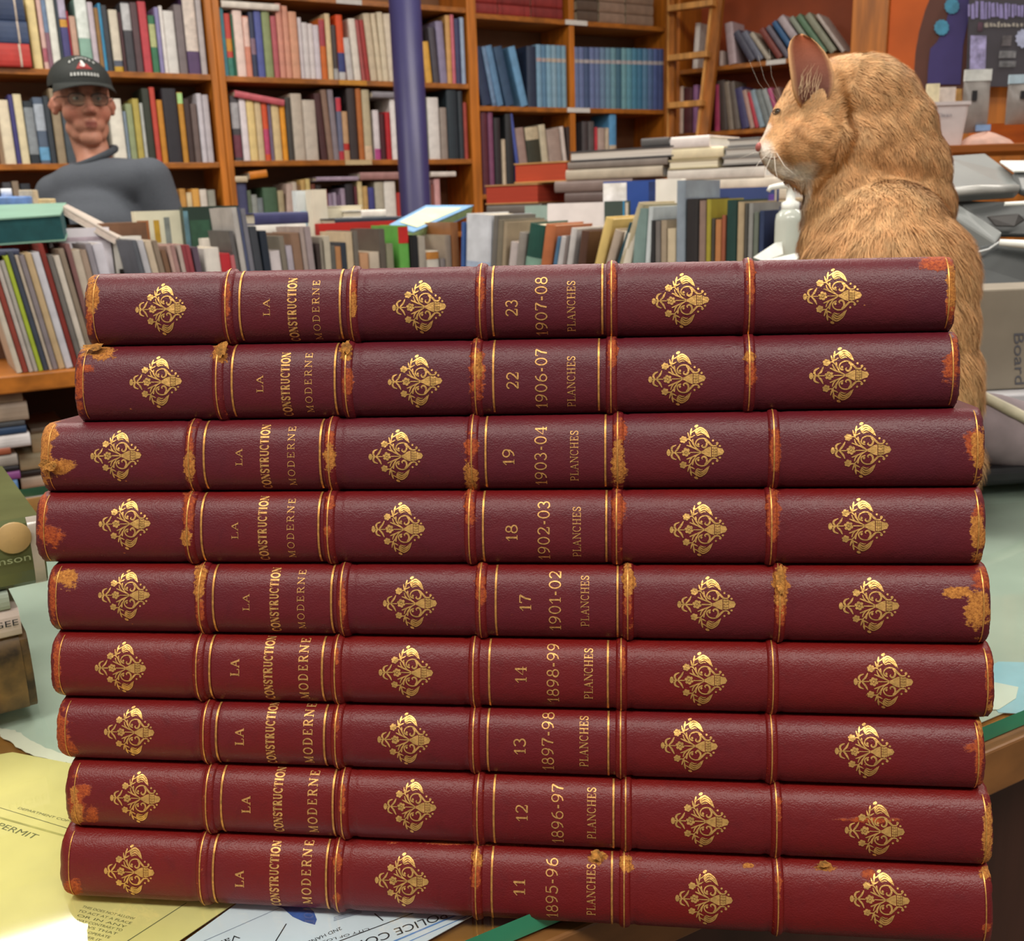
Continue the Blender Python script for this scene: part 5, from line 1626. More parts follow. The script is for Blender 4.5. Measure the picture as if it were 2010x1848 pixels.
# sloping arm between body and lid, dark recess behind it
quadslab([P3(1850, 396, 1.38), P3(1876, 396, 1.38), P3(1968, 455, 1.30), P3(1955, 476, 1.29), P3(1850, 410, 1.37)], .02, M_gr, 'hinge_arm')
quadslab([P3(1850, 500, 1.335), P3(1965, 478, 1.33), P3(1960, 468, 1.34), P3(1850, 400, 1.40)], .01, M_dk, 'recess_panel')
quadslab([P3(1870, 392, 1.39), P3(2090, 398, 1.36), P3(2090, 460, 1.34), P3(1965, 458, 1.35)], .01, M_gr2, 'inner_cover')
quadslab([P3(1936, 425, 1.345), P3(2000, 420, 1.335), P3(2014, 432, 1.335), P3(1992, 446, 1.335), P3(1954, 445, 1.34)], .004, M_blk, 'slot')
b_ = MB(); b_.tube([P3(1972, 401, 1.335), P3(2040, 398, 1.325), P3(2060, 405, 1.322)], [.0028, .0034, .003], M_wh, 10); b_.build('paper_guide', None, prn)
# lid
quadslab([P3(1850, 306, 1.50), P3(1934, 300, 1.50), P3(1990, 342, 1.44), P3(2003, 366, 1.38), P3(1995, 374, 1.37), P3(1850, 384, 1.37)], .012, M_gr, 'lid')
b_ = MB(); b_.tube([P3(1850, 378, 1.362), P3(1920, 372, 1.362), P3(1998, 370, 1.362)], [.005, .0062, .005], pmat('#b8b8b4', .22), 12); b_.build('lid_edge', None, prn)
quadslab([P3(1962, 315, 1.46), P3(2090, 314, 1.44), P3(2090, 334, 1.40), P3(1990, 334, 1.40)], .004, M_wh, 'paper_stack')
quadslab([P3(1990, 336, 1.41), P3(2090, 336, 1.41), P3(2090, 398, 1.37), P3(2004, 372, 1.38)], .01, M_gr2, 'rear_cover')
b_ = MB(); q = [P3(1962, 476, 1.275), P3(2040, 482, 1.255), P3(2100, 492, 1.25)]; b_.tube(q, [.004, .006, .006], M_wh, 10); b_.build('tray_lip', None, prn)
b_ = MB(); b_.tube([P3(1900, 500, 1.285), P3(1940, 490, 1.282), P3(1964, 474, 1.28)], .0014, pmat('#c4c8c8', .2), 8); b_.build('wire', None, prn)

# box file marked Board
BD = 1.10
fo = bx('box_file', 'grey-beige box file with the handwritten word Board on its face', 'box', 1868, 2140, 562, 770, BD, .07, '#8b8273', .75, .002, yaw=.07)
fy = np.array([-math.sin(.07), math.cos(.07), 0]); fx = np.array([math.cos(.07), math.sin(.07), 0])
m = MB(); o_ = W(1978, 652, BD) - fy * .0; a0 = W(1868, 770, BD)
o_ = o_ + fy * (((a0 - o_) @ fy)) - fy * .0008
flat_text(m, 'Board', o_, unit(-ZUP * 1.0 + fx * .12), fx, .0165, .0560, pmat('#56565c', .8)); m.build('handwriting', None, fo)
# base under the box file so that it stands on the counter
sb = bx('paper_block', 'pile of white papers under the box file at the right edge', 'papers', 1900, 2150, 772, 836, 1.085, .10, '#c8c8cc', .6, .002, zb=CZ + .0006, yaw=.07)
# mauve-grey cloth pouch with a cream band, black tray in front
m = MB(); c = W(1960, 850, 1.00)
g_ = []
for i in range(13):
    for j in range(1): pass
n = 24
prof_ = [(-.075, .012), (-.06, .028), (-.03, .036), (0, .038), (.03, .036), (.06, .030), (.085, .016)]
P = np.array([[c + X * x + Y * r_ * .9 * math.cos(a) + ZUP * (r_ * math.sin(a) - x * .25) for a in np.linspace(0, 2 * math.pi, n, endpoint=False)] for x, r_ in prof_])
m.grid(P, pmat('#84777a', .8, scale=30, amt=.12), close_v=True, flip=True)
m.f.append(tuple(range(n))); m.m.append(0); m.sm.append(True); m.f.append(tuple(range(6 * n, 7 * n))[::-1]); m.m.append(0); m.sm.append(True)
po_ = m.build('pouch', None, loc=c); tag(po_, 'mauve-grey cloth pouch lying right of the stack on the counter', 'pouch')
m = MB(); m.tube([c + X * x + ZUP * (.040 * math.sin(a) - x * .25) - Y * (.036 * math.cos(a)) for x, a in ((-.062, 1.45), (-.03, 1.05), (-.002, .72), (.03, .45), (.06, .2))], [.003, .005, .0055, .005, .003], pmat('#b5ae96', .6), 8); m.build('cream_strap', None, po_)
tr_ = MB(); d0 = on_z(1924, 958, CZ + .0006); zt3 = W(1960, 882, 1.0)[2]
tr_.box(d0, unit([1, .12, 0]) * .22, unit([-.12, 1, 0]) * .11, ZUP * max(.012, zt3 - CZ - .012), pmat('#1b1b1d', .3))
tag(tr_.build('tray', None, loc=d0, bevel=.006, seg=3), 'shiny black tray on the glass counter right of the stack', 'tray')

# wooden table behind, with bin, candle box and bags, and the painted signs above
TBD = 2.05
tz = W(1930, 283, TBD)[2]
tt = root('side_table', [*W(1950, 283, TBD)[:2], 0], 'orange-brown wooden ledge carrying a white bin behind the printer', 'table')
p0 = W(1770, 283, TBD); m = MB(); m.box([p0[0], p0[1], tz - .016], X * .55, Y * .3, ZUP * .016, wood('#9a5416', 0)); m.build('tabletop', None, tt, bevel=.002)
for xx in (.02, .49):
    for yy in (.02, .24):
        m = MB(); m.box([p0[0] + xx, p0[1] + yy, 0], X * .035, Y * .035, ZUP * (tz - .0165), wood('#7c4412', 2)); m.build('leg', None, tt)
# white bin
q = W(1838, 287, TBD + .07); q[2] = tz + .0006; kk = (TBD + .07) / 2000
bn = root('bin', q, 'white plastic bin with a scribbled word, right behind the neck of the cat', 'bin')
def rr_(w_, d_, z, r_=.008):
    pts = []
    for cx, cy, a0 in ((w_ - r_, d_ - r_, 0), (-w_ + r_, d_ - r_, 90), (-w_ + r_, -d_ + r_, 180), (w_ - r_, -d_ + r_, 270)):
        for k_ in range(4):
            a = math.radians(a0 + 30 * k_); pts.append(q + np.array([cx + r_ * math.cos(a), cy + r_ * math.sin(a), z]))
    return pts
hh = (287 - 207) * kk
P = np.array([rr_(36 * kk, .035, 0), rr_(43 * kk, .042, hh * .92), rr_(46 * kk, .045, hh * .92), rr_(46 * kk, .045, hh), rr_(42 * kk, .041, hh), rr_(35 * kk, .034, .003)])
m = MB(); m.grid(P, pmat('#dcd2d2', .45, amt=.03), smooth=False, close_v=True, flip=True); m.f.append(tuple(range(16))); m.m.append(0); m.sm.append(False); m.f.append(tuple(range(80, 96))[::-1]); m.m.append(0); m.sm.append(False)
m.build('bin_body', None, bn)
m = MB(); flat_text(m, 'Clean', q + np.array([-20 * kk, -.0432, hh * .66]), X, ZUP, .0105, .030, pmat('#8a8890', .7)); m.build('handwriting', None, bn)
def inbin(name, label, cat, x, y0, w_, D, hx, parent=None):
    a_ = W(x, y0, D); h_ = a_[2] - tz - .006
    m = MB(); m.box([a_[0] - w_ / 2, a_[1], tz + .005], X * w_, Y * .012, ZUP * h_, pmat(hx, .6)); ob = m.build(name, None, loc=[a_[0], a_[1], tz]); tag(ob, label, cat); return ob
inbin('candle', 'cream candle standing in the white bin', 'candle', 1834, 163, .024, TBD + .055, '#e4d9b4')
cd_ = inbin('card', 'pale pink card with handwriting standing in the white bin', 'card', 1862, 170, .032, TBD + .085, '#cfc4bc')
inbin('card', 'tan card at the right end of the white bin', 'card', 1884, 173, .010, TBD + .10, '#b48c50')
# clear bags with grey cloth, hanging in front of the sign
BGD = TBD + .12
for lb, x0, x1, y0, y1, top in (('clear plastic bag with grey cloth and white label hanging by the bin', 1884, 1936, 141, 262, '#d8dedb'), ('clear plastic bag with grey cloth and pale blue header at right edge', 1972, 2060, 150, 245, '#b4cedd')):
    a_, c_ = W(x0, y1, BGD), W(x1, y1, BGD); w_ = np.linalg.norm(c_ - a_); h_ = (W((x0 + x1) / 2, y0, BGD) - W((x0 + x1) / 2, y1, BGD))[2]
    rt_ = root('bag', a_, lb, 'bag', 'bags hanging behind the printer')
    nu = 14; P = []
    for i in range(nu + 1):
        t = i / nu
        th = .002 + .016 * math.sin(math.pi * min(1, t * 1.05)) ** .7
        P.append([a_ + X * (w_ * .5 + w_ * .5 * math.cos(a)) + Y * (th * math.sin(a)) + ZUP * h_ * t * .84 for a in np.linspace(0, 2 * math.pi, 20, endpoint=False)])
    m = MB(); m.grid(np.array(P), pmat('#8d8884', .3, scale=18, amt=.2), close_v=True, flip=False); m.build('bag_body', None, rt_)
    m = MB(); m.box(a_ + ZUP * h_ * .82 - Y * .004, X * w_, Y * .006, ZUP * h_ * .18, pmat(top, .4)); m.build('header_card', None, rt_)
    m = MB(); m.box(a_ + ZUP * h_ * .02 - Y * .0185 + X * w_ * .45, X * w_ * .55, Y * .004, ZUP * h_ * .10, pmat('#86a8d4', .4)); m.build('blue_strip', None, rt_)
    m = MB(); m.box(a_ + ZUP * h_ * .5 - Y * .021 + X * w_ * .2, X * w_ * .18, Y * .003, ZUP * h_ * .16, pmat('#26262a', .4)); m.build('dark_print', None, rt_)
# hanging board behind the bags, carrying them
# orange-brown shelf end under the bags
m = MB(); a_ = W(1920, 270, TBD + .2); m.box([a_[0], a_[1], tz + .0006], X * .26, Y * .05, ZUP * .05, wood('#b8641c', 0)); tag(m.build('wooden_block', None, loc=a_), 'orange wooden block on the ledge behind the bags', 'block')
m = MB(); P = [[W(1935, 285, TBD + .06) * 0 + np.array([W(1935, 285, TBD + .06)[0] + .055 * t * math.cos(a), W(1935, 285, TBD + .06)[1] + .05 * t * math.sin(a), tz + .0008 + .022 * (1 - t * t) ** .7 * (1 + .2 * math.sin(3 * a))]) for a in np.linspace(0, 2 * math.pi, 20, endpoint=False)] for t in np.linspace(1, 0.02, 7)]
m.grid(np.array(P), pmat('#b89080', .6, scale=30, amt=.15), close_v=True); tag(m.build('cloth', None, loc=P[0][0]), 'crumpled pinkish cloth on the ledge right of the bin', 'cloth')

# painted cut-out sign: dark blue shape with a scalloped brown border and blue rosettes
SD = 2.62
def spx(x, y, d=0.0): return W(x, y, SD) * 1.0 + np.array([0, d, 0])
def flatY(pts):      # keep the cut-out in one upright plane facing the room
    o_ = spx(1840, 100); nn = unit(np.array([-.35, -1, 0.0])); out = []
    for x, y in pts:
        d = ray(x, y); t = ((o_ - CAM) @ nn) / (d @ nn); out.append(CAM + d * t)
    return out, nn
edge_l = [(1838, -40), (1824, 0), (1816, 20), (1812, 34), (1808, 48), (1804, 62), (1802, 76), (1799, 90), (1797, 104), (1796, 118), (1795, 132), (1794, 146), (1795, 160), (1797, 174)]
pts, nn = flatY(edge_l + [(1830, 178), (1905, 172), (1915, 20), (1905, -40)])
sg = MB(); sg.prism(pts, -nn * .012, pmat('#5c3326', .6, scale=12, amt=.1)); sgo = sg.build('sign', None, loc=pts[9]); tag(sgo, 'painted cut-out sign with brown scalloped border and two blue rosettes', 'sign')
pts, nn = flatY([(1880, -40), (1866, 10), (1852, 60), (1838, 84), (1826, 96), (1822, 130), (1820, 166), (1885, 166), (1890, 90), (1900, 40), (1915, -20), (1912, -40)])
m = MB(); m.prism([p + nn * .0015 for p in pts], nn * .003, pmat('#3d3372', .6, scale=12, amt=.08)); m.build('blue_panel', None, sgo)
for x, y in ((1868, 13), (1848, 55)):
    pts, nn = flatY([(x + (13.5 + (1.6 if k % 2 else 0)) * math.cos(k * math.pi / 12), y + (14.5 + (1.6 if k % 2 else 0)) * math.sin(k * math.pi / 12)) for k in range(24)])
    m = MB(); m.prism([p + nn * .006 for p in pts], nn * .004, pmat('#3f8fb0', .5, scale=60, amt=.15)); m.build('rosette', None, sgo)
# dark poster with pale violet lettering
PO = W(1960, 90, 2.55); pn = unit(np.array([-.30, -1, 0.0]))
def onp(x, y):
    d = ray(x, y); return CAM + d * (((PO - CAM) @ pn) / (d @ pn))
m = MB(); m.prism([onp(1905, -60), onp(2150, -60), onp(2150, 170), onp(1896, 170)], -pn * .008, pmat('#3a373f', .5, scale=20, amt=.1)); pso = m.build('poster', None, loc=onp(1905, 170)); tag(pso, 'dark poster with pale violet bands of lettering at the upper right', 'poster')
pr_ = unit(onp(2000, 90) - onp(1920, 90)); pr_ = unit([pr_[0], pr_[1], 0])
rr0 = random.Random(3)
def scr(x0, x1, y0, y1, hx, nm, seed):
    m = MB(); r_ = random.Random(seed); x = x0
    a_ = pn * .0012
    while x < x1:
        w_ = r_.uniform(3, 7); yt = y0 + r_.uniform(0, (y1 - y0) * .25); yb2 = y1 - r_.uniform(0, (y1 - y0) * .2)
        m.prism([onp(x, yt) + a_, onp(x + w_, yt + r_.uniform(-3, 3)) + a_, onp(x + w_ + r_.uniform(-2, 2), yb2) + a_, onp(x, yb2) + a_], pn * .0008, pmat(hx, .6))
        x += w_ + r_.uniform(1.5, 4)
    m.build(nm, None, pso)
scr(1900, 2090, 2, 38, '#8d86bb', 'large_lettering', 1)
scr(1932, 2090, 44, 54, '#a29e94', 'small_lettering', 2)
for (x0, y0, x1, y1, hx) in ((1905, 70, 1936, 136, '#9c98c4'), (1962, 100, 1995, 114, '#74767a'), (1962, 120, 1995, 132, '#6a6c70'), (1968, 70, 1986, 90, '#605c60'), (1920, 44, 1930, 62, '#4a3040')):
    m = MB(); m.prism([onp(x0, y0) + pn * .001, onp(x1, y0) + pn * .001, onp(x1 - 2, y1) + pn * .001, onp(x0 - 2, y1) + pn * .001], pn * .001, pmat(hx, .6, scale=60, amt=.3)); m.build('printed_panel', None, pso)
m = MB(); m.prism([onp(2010 + (15 + (3 if k % 2 else 0)) * math.cos(k * math.pi / 12), 76 + (17 + (3 if k % 2 else 0)) * math.sin(k * math.pi / 12)) + pn * .0012 for k in range(24)], pn * .001, pmat('#a9b2d0', .6)); m.build('printed_rosette', None, pso)
# board that carries sign, poster and bags
m = MB(); c0, c1 = onp(1890, 200), onp(2150, 200); m.box([c0[0] + .0, c0[1] + .06, 0], pr_ * .55, np.array([-pr_[1], pr_[0], 0]) * .02, ZUP * 2.3, M_case); tag(m.build('notice_board', None, loc=[c0[0], c0[1], 0]), 'wooden board behind the poster at the right edge', 'board')
# ------------------------------------------------------------------ helpers for living bodies: many overlapping balls, fused and smoothed into one skin
from mathutils.bvhtree import BVHTree
_ico = None
def unit_ball():
    global _ico
    if _ico is None:
        bm = bmesh.new(); bmesh.ops.create_icosphere(bm, subdivisions=3, radius=1.0)
        _ico = (np.array([v.co[:] for v in bm.verts]), [tuple(v.index for v in f.verts) for f in bm.faces]); bm.free()
    return _ico
def fuse(balls, voxel, smooth=8, fac=0.5):
    """balls: (centre, radius or (rx, ry, rz)) -> vertices, faces of one closed skin"""
    B, Fb = unit_ball()
    vs, fs = [], []
    for c, r in balls:
        o = len(vs); vs.extend((B * (np.array(r) if hasattr(r, '__len__') else r) + np.asarray(c)).tolist()); fs.extend([tuple(i + o for i in f) for f in Fb])
    me = bpy.data.meshes.new('fuse'); me.from_pydata(vs, [], fs)
    ob = bpy.data.objects.new('fuse', me); COL.objects.link(ob)
    r = ob.modifiers.new('r', 'REMESH'); r.mode = 'VOXEL'; r.voxel_size = voxel
    s = ob.modifiers.new('s', 'SMOOTH'); s.factor = fac; s.iterations = smooth
    dg = bpy.context.evaluated_depsgraph_get(); dg.update()
    m2 = bpy.data.meshes.new_from_object(ob.evaluated_get(dg))
    V = np.array([v.co[:] for v in m2.vertices]); Fc = [tuple(p.vertices) for p in m2.polygons]
    bpy.data.objects.remove(ob); bpy.data.meshes.remove(me); bpy.data.meshes.remove(m2)
    return V, Fc
def chain(pts, n=10):
    """pts: (centre, radius) joints -> a tapering run of balls"""
    out = []
    for (p, r), (q, t) in zip(pts[:-1], pts[1:]):
        p, q = np.asarray(p, float), np.asarray(q, float)
        for k in range(n): out.append((p + (q - p) * k / n, r + (t - r) * k / n))
    out.append((np.asarray(pts[-1][0], float), pts[-1][1])); return out
def vnormals(V, Fc):
    N = np.zeros_like(V)
    F4 = np.array([f if len(f) == 4 else (*f, f[-1]) for f in Fc])
    n = np.cross(V[F4[:, 2]] - V[F4[:, 0]], V[F4[:, 3]] - V[F4[:, 1]])
    for k in range(4): np.add.at(N, F4[:, k], n)
    return N / (np.linalg.norm(N, axis=1, keepdims=True) + 1e-12), F4
def projv(V):
    d = V - CAM; z = d @ _f
    return CX + FPX * (d @ _r) / z, CY - FPX * (d @ _u) / z
def vcol_mat(name, rough, bump=0.0, bscale=300, sss=0.0, amt=0.12, nscale=90):
    m = bpy.data.materials.new(name); m.use_nodes = True
    nt = m.node_tree; N, L = nt.nodes, nt.links; b = N['Principled BSDF']
    a = N.new('ShaderNodeAttribute'); a.attribute_name = 'tint'
    nz = N.new('ShaderNodeTexNoise'); nz.inputs['Scale'].default_value = nscale
    tc = N.new('ShaderNodeTexCoord'); L.new(tc.outputs['Object'], nz.inputs['Vector'])
    mr = N.new('ShaderNodeMapRange'); mr.inputs['To Min'].default_value = 1 - amt; mr.inputs['To Max'].default_value = 1 + amt; L.new(nz.outputs['Fac'], mr.inputs['Value'])
    mx = N.new('ShaderNodeVectorMath'); mx.operation = 'SCALE'; L.new(a.outputs['Color'], mx.inputs[0]); L.new(mr.outputs[0], mx.inputs['Scale'])
    L.new(mx.outputs[0], b.inputs['Base Color']); b.inputs['Roughness'].default_value = rough; b.inputs['Specular IOR Level'].default_value = 0.25
    if sss: b.inputs['Subsurface Weight'].default_value = sss; b.inputs['Subsurface Radius'].default_value = (.01, .004, .002); b.inputs['Subsurface Scale'].default_value = .5
    if bump:
        n2 = N.new('ShaderNodeTexNoise'); n2.inputs['Scale'].default_value = bscale; L.new(tc.outputs['Object'], n2.inputs['Vector'])
        bp = N.new('ShaderNodeBump'); bp.inputs['Strength'].default_value = bump; bp.inputs['Distance'].default_value = .001; L.new(n2.outputs['Fac'], bp.inputs['Height']); L.new(bp.outputs['Normal'], b.inputs['Normal'])
    return m
def segdist(px, py, pl):
    d = np.full(len(px), 1e9)
    for (x0, y0), (x1, y1) in zip(pl[:-1], pl[1:]):
        vx, vy = x1 - x0, y1 - y0
        t = np.clip(((px - x0) * vx + (py - y0) * vy) / (vx * vx + vy * vy), 0, 1)
        d = np.minimum(d, np.hypot(px - x0 - t * vx, py - y0 - t * vy))
    return d

# ------------------------------------------------------------------ the ginger cat sitting on the counter, seen from behind, its head turned to the left
CD = 0.95
CK = CD / FPX
def cp(x, y, dz=0.0): return W(x, y, CD + dz * CK)
def cb_(x, y, r, dz=0.0): return (cp(x, y, dz), r * CK)
cat = root('cat', [*cp(1745, 900, 0)[:2], CZ + .0006], 'ginger cat sitting on the counter behind the red stack, head turned left', 'cat')
balls = [cb_(*q) for q in [
    (1614, 206, 80, 0), (1652, 190, 78, 6), (1570, 214, 46, 0), (1556, 232, 44, 0), (1541, 248, 35, 0), (1527, 262, 27, 0), (1514, 274, 20, 0), (1500, 285, 15, 0), (1500, 296, 13, 0),
    (1528, 300, 31, 0), (1524, 303, 24, -20), (1524, 303, 24, 20), (1536, 329, 24, 0), (1522, 324, 19, 0), (1556, 338, 25, 0), (1580, 342, 32, 0), (1606, 344, 40, 0), (1512, 306, 20, -10), (1512, 306, 20, 10), (1645, 152, 25, -46), (1662, 138, 28, -30), (1684, 128, 26, -10),
    (1602, 284, 56, -40), (1602, 284, 56, 40), (1574, 314, 36, -14), (1574, 314, 36, 14), (1604, 328, 44, 0), (1560, 275, 34, -22), (1560, 275, 34, 22),
    (1696, 205, 94, 12), (1718, 210, 88, 16), (1738, 262, 98, 22), (1690, 300, 98, 10), (1652, 338, 74, 4), (1672, 405, 94, 4), (1682, 470, 106, 4),
    (1764, 338, 98, 26), (1776, 410, 95, 22), (1742, 330, 96, 10),
    (1735, 486, 128, -46), (1738, 560, 163, -44), (1741, 640, 160, -44), (1748, 740, 160, -34), (1836, 778, 82, -46), (1668, 790, 92, -46),
    (1752, 830, 150, -6), (1750, 910, 128, -20), (1838, 905, 84, -26), (1662, 905, 92, -26), (1690, 560, 120, 60), (1700, 660, 120, 70), (1705, 780, 120, 70)]]
for sx in (1650, 1720):
    balls += chain([(cp(sx, 560, 120), 44 * CK), (cp(sx - 10, 760, 150), 34 * CK), (cp(sx - 14, 960, 160), 26 * CK), (cp(sx - 30, 1000, 178), 30 * CK)])
balls += chain([(cp(1830, 980, -60), 30 * CK), (cp(1750, 1000, -150), 27 * CK), (cp(1640, 1000, -130), 24 * CK), (cp(1560, 992, -40), 18 * CK)])
CV, CF = fuse(balls, 0.0035, 14)
low = CV[:, 2] < CZ + .0008
CV[low, 2] = CZ + .0008
CN, CF4 = vnormals(CV, CF)
cpx, cpy = projv(CV)
def srgb_mix(a, b, t): return a + (b - a) * t[:, None]
def cat_tint(x, y, P):
    n = len(x)
    c = np.tile(np.array(lin('#dcaa76')), (n, 1)); dark = np.array(lin('#94602f')); white = np.array(lin('#efe6da')); lite = np.array(lin('#e6bf8c'))
    w1 = np.sin(P[:, 0] * 160 + 3 * np.sin(P[:, 2] * 60)) * np.sin(P[:, 2] * 140 + 2 * np.sin(P[:, 0] * 90))
    c = srgb_mix(c, dark, np.clip(w1, 0, 1) * .2)
    c = srgb_mix(c, lite, np.clip(-w1, 0, 1) * .4)
    for pl, w, k in [([(1560, 262), (1580, 278), (1612, 290), (1640, 318)], 8, .6), ([(1658, 188), (1666, 225), (1672, 262), (1658, 300), (1632, 338), (1598, 372)], 11, 1.0), ([(1648, 148), (1652, 176)], 12, .7),
                     ([(1572, 250), (1610, 262), (1645, 252)], 7, .35), ([(1590, 300), (1600, 330)], 8, .4), ([(1535, 285), (1546, 312)], 13, .65), ([(1690, 300), (1740, 268), (1790, 262)], 14, .3), ([(1650, 360), (1720, 318), (1800, 312), (1850, 350)], 16, .4),
                     ([(1670, 140), (1672, 156)], 6, .5), ([(1690, 196), (1700, 240)], 12, .3), ([(1600, 400), (1668, 362), (1740, 352), (1812, 372), (1868, 430)], 8, .35)]:
        c = srgb_mix(c, dark, np.clip(1.25 - segdist(x, y, pl) / w, 0, 1) * k)  # coat stripes, plus shade painted into the cheek and neck creases
    for pl, w, k in [([(1545, 190), (1600, 180)], 30, .5), ([(1660, 112), (1740, 128)], 26, .5), ([(1610, 420), (1680, 378), (1760, 366), (1820, 392)], 14, .55), ([(1590, 215), (1520, 222)], 14, .35)]:
        c = srgb_mix(c, lite, np.clip(1.3 - segdist(x, y, pl) / w, 0, 1) * k)
    for pl, w, k in [([(1500, 292), (1512, 320), (1540, 338), (1580, 344)], 15, .95), ([(1492, 272), (1508, 250)], 6, .8), ([(1570, 330), (1592, 330)], 12, .6), ([(1584, 372), (1574, 400), (1570, 440)], 9, .6)]:
        c = srgb_mix(c, white, np.clip(1.4 - segdist(x, y, pl) / w, 0, 1) * k)
    return c
ctint = cat_tint(cpx, cpy, CV)
M_skin = vcol_mat('cat_coat', .75, .3, 500)
meshobj('body', CV, CF, M_skin, cat, True, {'tint': ctint})
cbvh = BVHTree.FromPolygons(CV.tolist(), CF)
def csurf(x, y):
    q = cbvh.ray_cast(Vector(CAM), Vector(ray(x, y)))
    return (np.array(q[0]), np.array(q[1])) if q[0] is not None else (cp(x, y), -_f)

def fur(V, F4, N, tint_fn, count, flow_fn, seed, parent, mat, keep_fn=None):
    rs = np.random.RandomState(seed)
    A = V[F4[:, 0]]; B = V[F4[:, 1]]; C = V[F4[:, 2]]
    ar = np.linalg.norm(np.cross(B - A, C - A), axis=1)
    cenx, ceny = projv((A + C) / 2)
    view = ((A + C) / 2 - CAM); facing = -(N[F4[:, 0]] * view).sum(1) / np.linalg.norm(view, axis=1)
    wgt = ar * np.where(facing > -.35, 1.0, .25) * np.where(ceny > 840, .2, 1.0)
    idx = rs.choice(len(F4), count, p=wgt / wgt.sum())
    u, v = rs.rand(count, 1), rs.rand(count, 1)
    P = A[idx] * (1 - u) * (1 - v) + B[idx] * u * (1 - v) + C[idx] * u * v + V[F4[idx, 3]] * (1 - u) * v
    n = N[F4[idx, 0]]
    x, y = projv(P)
    fl, ln = flow_fn(x, y, P)
    g = np.stack([np.sin(P[:, 0] * 330 + 2 * np.sin(P[:, 2] * 210)), np.sin(P[:, 1] * 300 + P[:, 2] * 120), np.sin(P[:, 2] * 310 + 2 * np.sin(P[:, 0] * 190))], 1)
    fl = fl + g * .28 + rs.normal(size=P.shape) * .13
    t = fl - n * (fl * n).sum(1, keepdims=True)
    t /= np.linalg.norm(t, axis=1, keepdims=True) + 1e-9
    lift = (.20 + .16 * rs.rand(count, 1))
    d = t + n * lift; d /= np.linalg.norm(d, axis=1, keepdims=True)
    s = np.cross(d, n); s /= np.linalg.norm(s, axis=1, keepdims=True) + 1e-9
    L = (ln * (.7 + .6 * rs.rand(count)))[:, None]
    w = (.00022 + .00014 * rs.rand(count, 1))
    p1 = P + d * L * .55 + n * L * .03; p2 = P + d * L - n * L * .06
    Vv = np.stack([P - s * w, P + s * w, p1 - s * w * .8, p1 + s * w * .8, p2], 1).reshape(-1, 3)
    k = np.arange(count)[:, None] * 5
    faces = np.hstack([k, k + 1, k + 3, k + 2]); tri = np.hstack([k + 2, k + 3, k + 4])
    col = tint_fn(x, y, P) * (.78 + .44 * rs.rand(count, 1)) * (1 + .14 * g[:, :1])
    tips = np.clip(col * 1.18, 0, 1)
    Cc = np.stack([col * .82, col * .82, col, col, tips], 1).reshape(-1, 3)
    me = bpy.data.meshes.new('fur')
    nv = len(Vv)
    base = np.array(parent['_o'])
    me.vertices.add(nv); me.vertices.foreach_set('co', (Vv - base).astype(np.float32).ravel())
    loops = np.concatenate([faces.ravel(), tri.ravel()]).astype(np.int32)
    starts = np.concatenate([np.arange(count) * 4, count * 4 + np.arange(count) * 3]).astype(np.int32)
    me.loops.add(len(loops)); me.loops.foreach_set('vertex_index', loops)
    me.polygons.add(2 * count); me.polygons.foreach_set('loop_start', starts)
    me.polygons.foreach_set('use_smooth', [True] * (2 * count))
    me.update(calc_edges=True)
    at = me.attributes.new('tint', 'FLOAT_COLOR', 'POINT'); at.data.foreach_set('color', np.hstack([Cc, np.ones((nv, 1))]).astype(np.float32).ravel())
    sm = n + d * .15; sm /= np.linalg.norm(sm, axis=1, keepdims=True)
    me.normals_split_custom_set_from_vertices(np.repeat(sm, 5, axis=0).tolist())
    me.materials.append(mat)
    o = bpy.data.objects.new('fur', me); COL.objects.link(o); o['_o'] = [float(q) for q in base]; o.parent = parent
    o['kind'] = 'stuff'
    return o
RIGHT, UPV, FWD = _r, _u, _f
def cat_flow(x, y, P):
    n = len(x)
    fl = np.tile(-ZUP * 1.0, (n, 1)).astype(float)
    head = (x < 1665 - (y - 200) * .25) & (y < 352)
    away = np.stack([x - 1492, y - 290], 1).astype(float); away /= np.linalg.norm(away, axis=1, keepdims=True) + 1e-6
    fl[head] = away[head, :1] * RIGHT - away[head, 1:] * UPV - FWD * .35
    neck = ~head & (y < 420)
    t = np.clip((y[neck] - 100) / 300, 0, 1)[:, None]
    fl[neck] = RIGHT * (1 - t) * .9 - UPV * (.5 + t) - FWD * .1
    body = ~head & ~neck
    sd = ((x[body] - 1740) / 170)[:, None]
    fl[body] = -UPV * 1.0 + RIGHT * (sd * .55)
    ln = np.where(head, .0042, np.where(y < 420, .009, .0165))
    ln = np.where(x < 1535, .0022, ln)
    return fl, ln
M_fur = vcol_mat('cat_fur', .62, 0, amt=.05)
fur(CV, CF4, CN, cat_tint, 105000, cat_flow, 5, cat, M_fur)

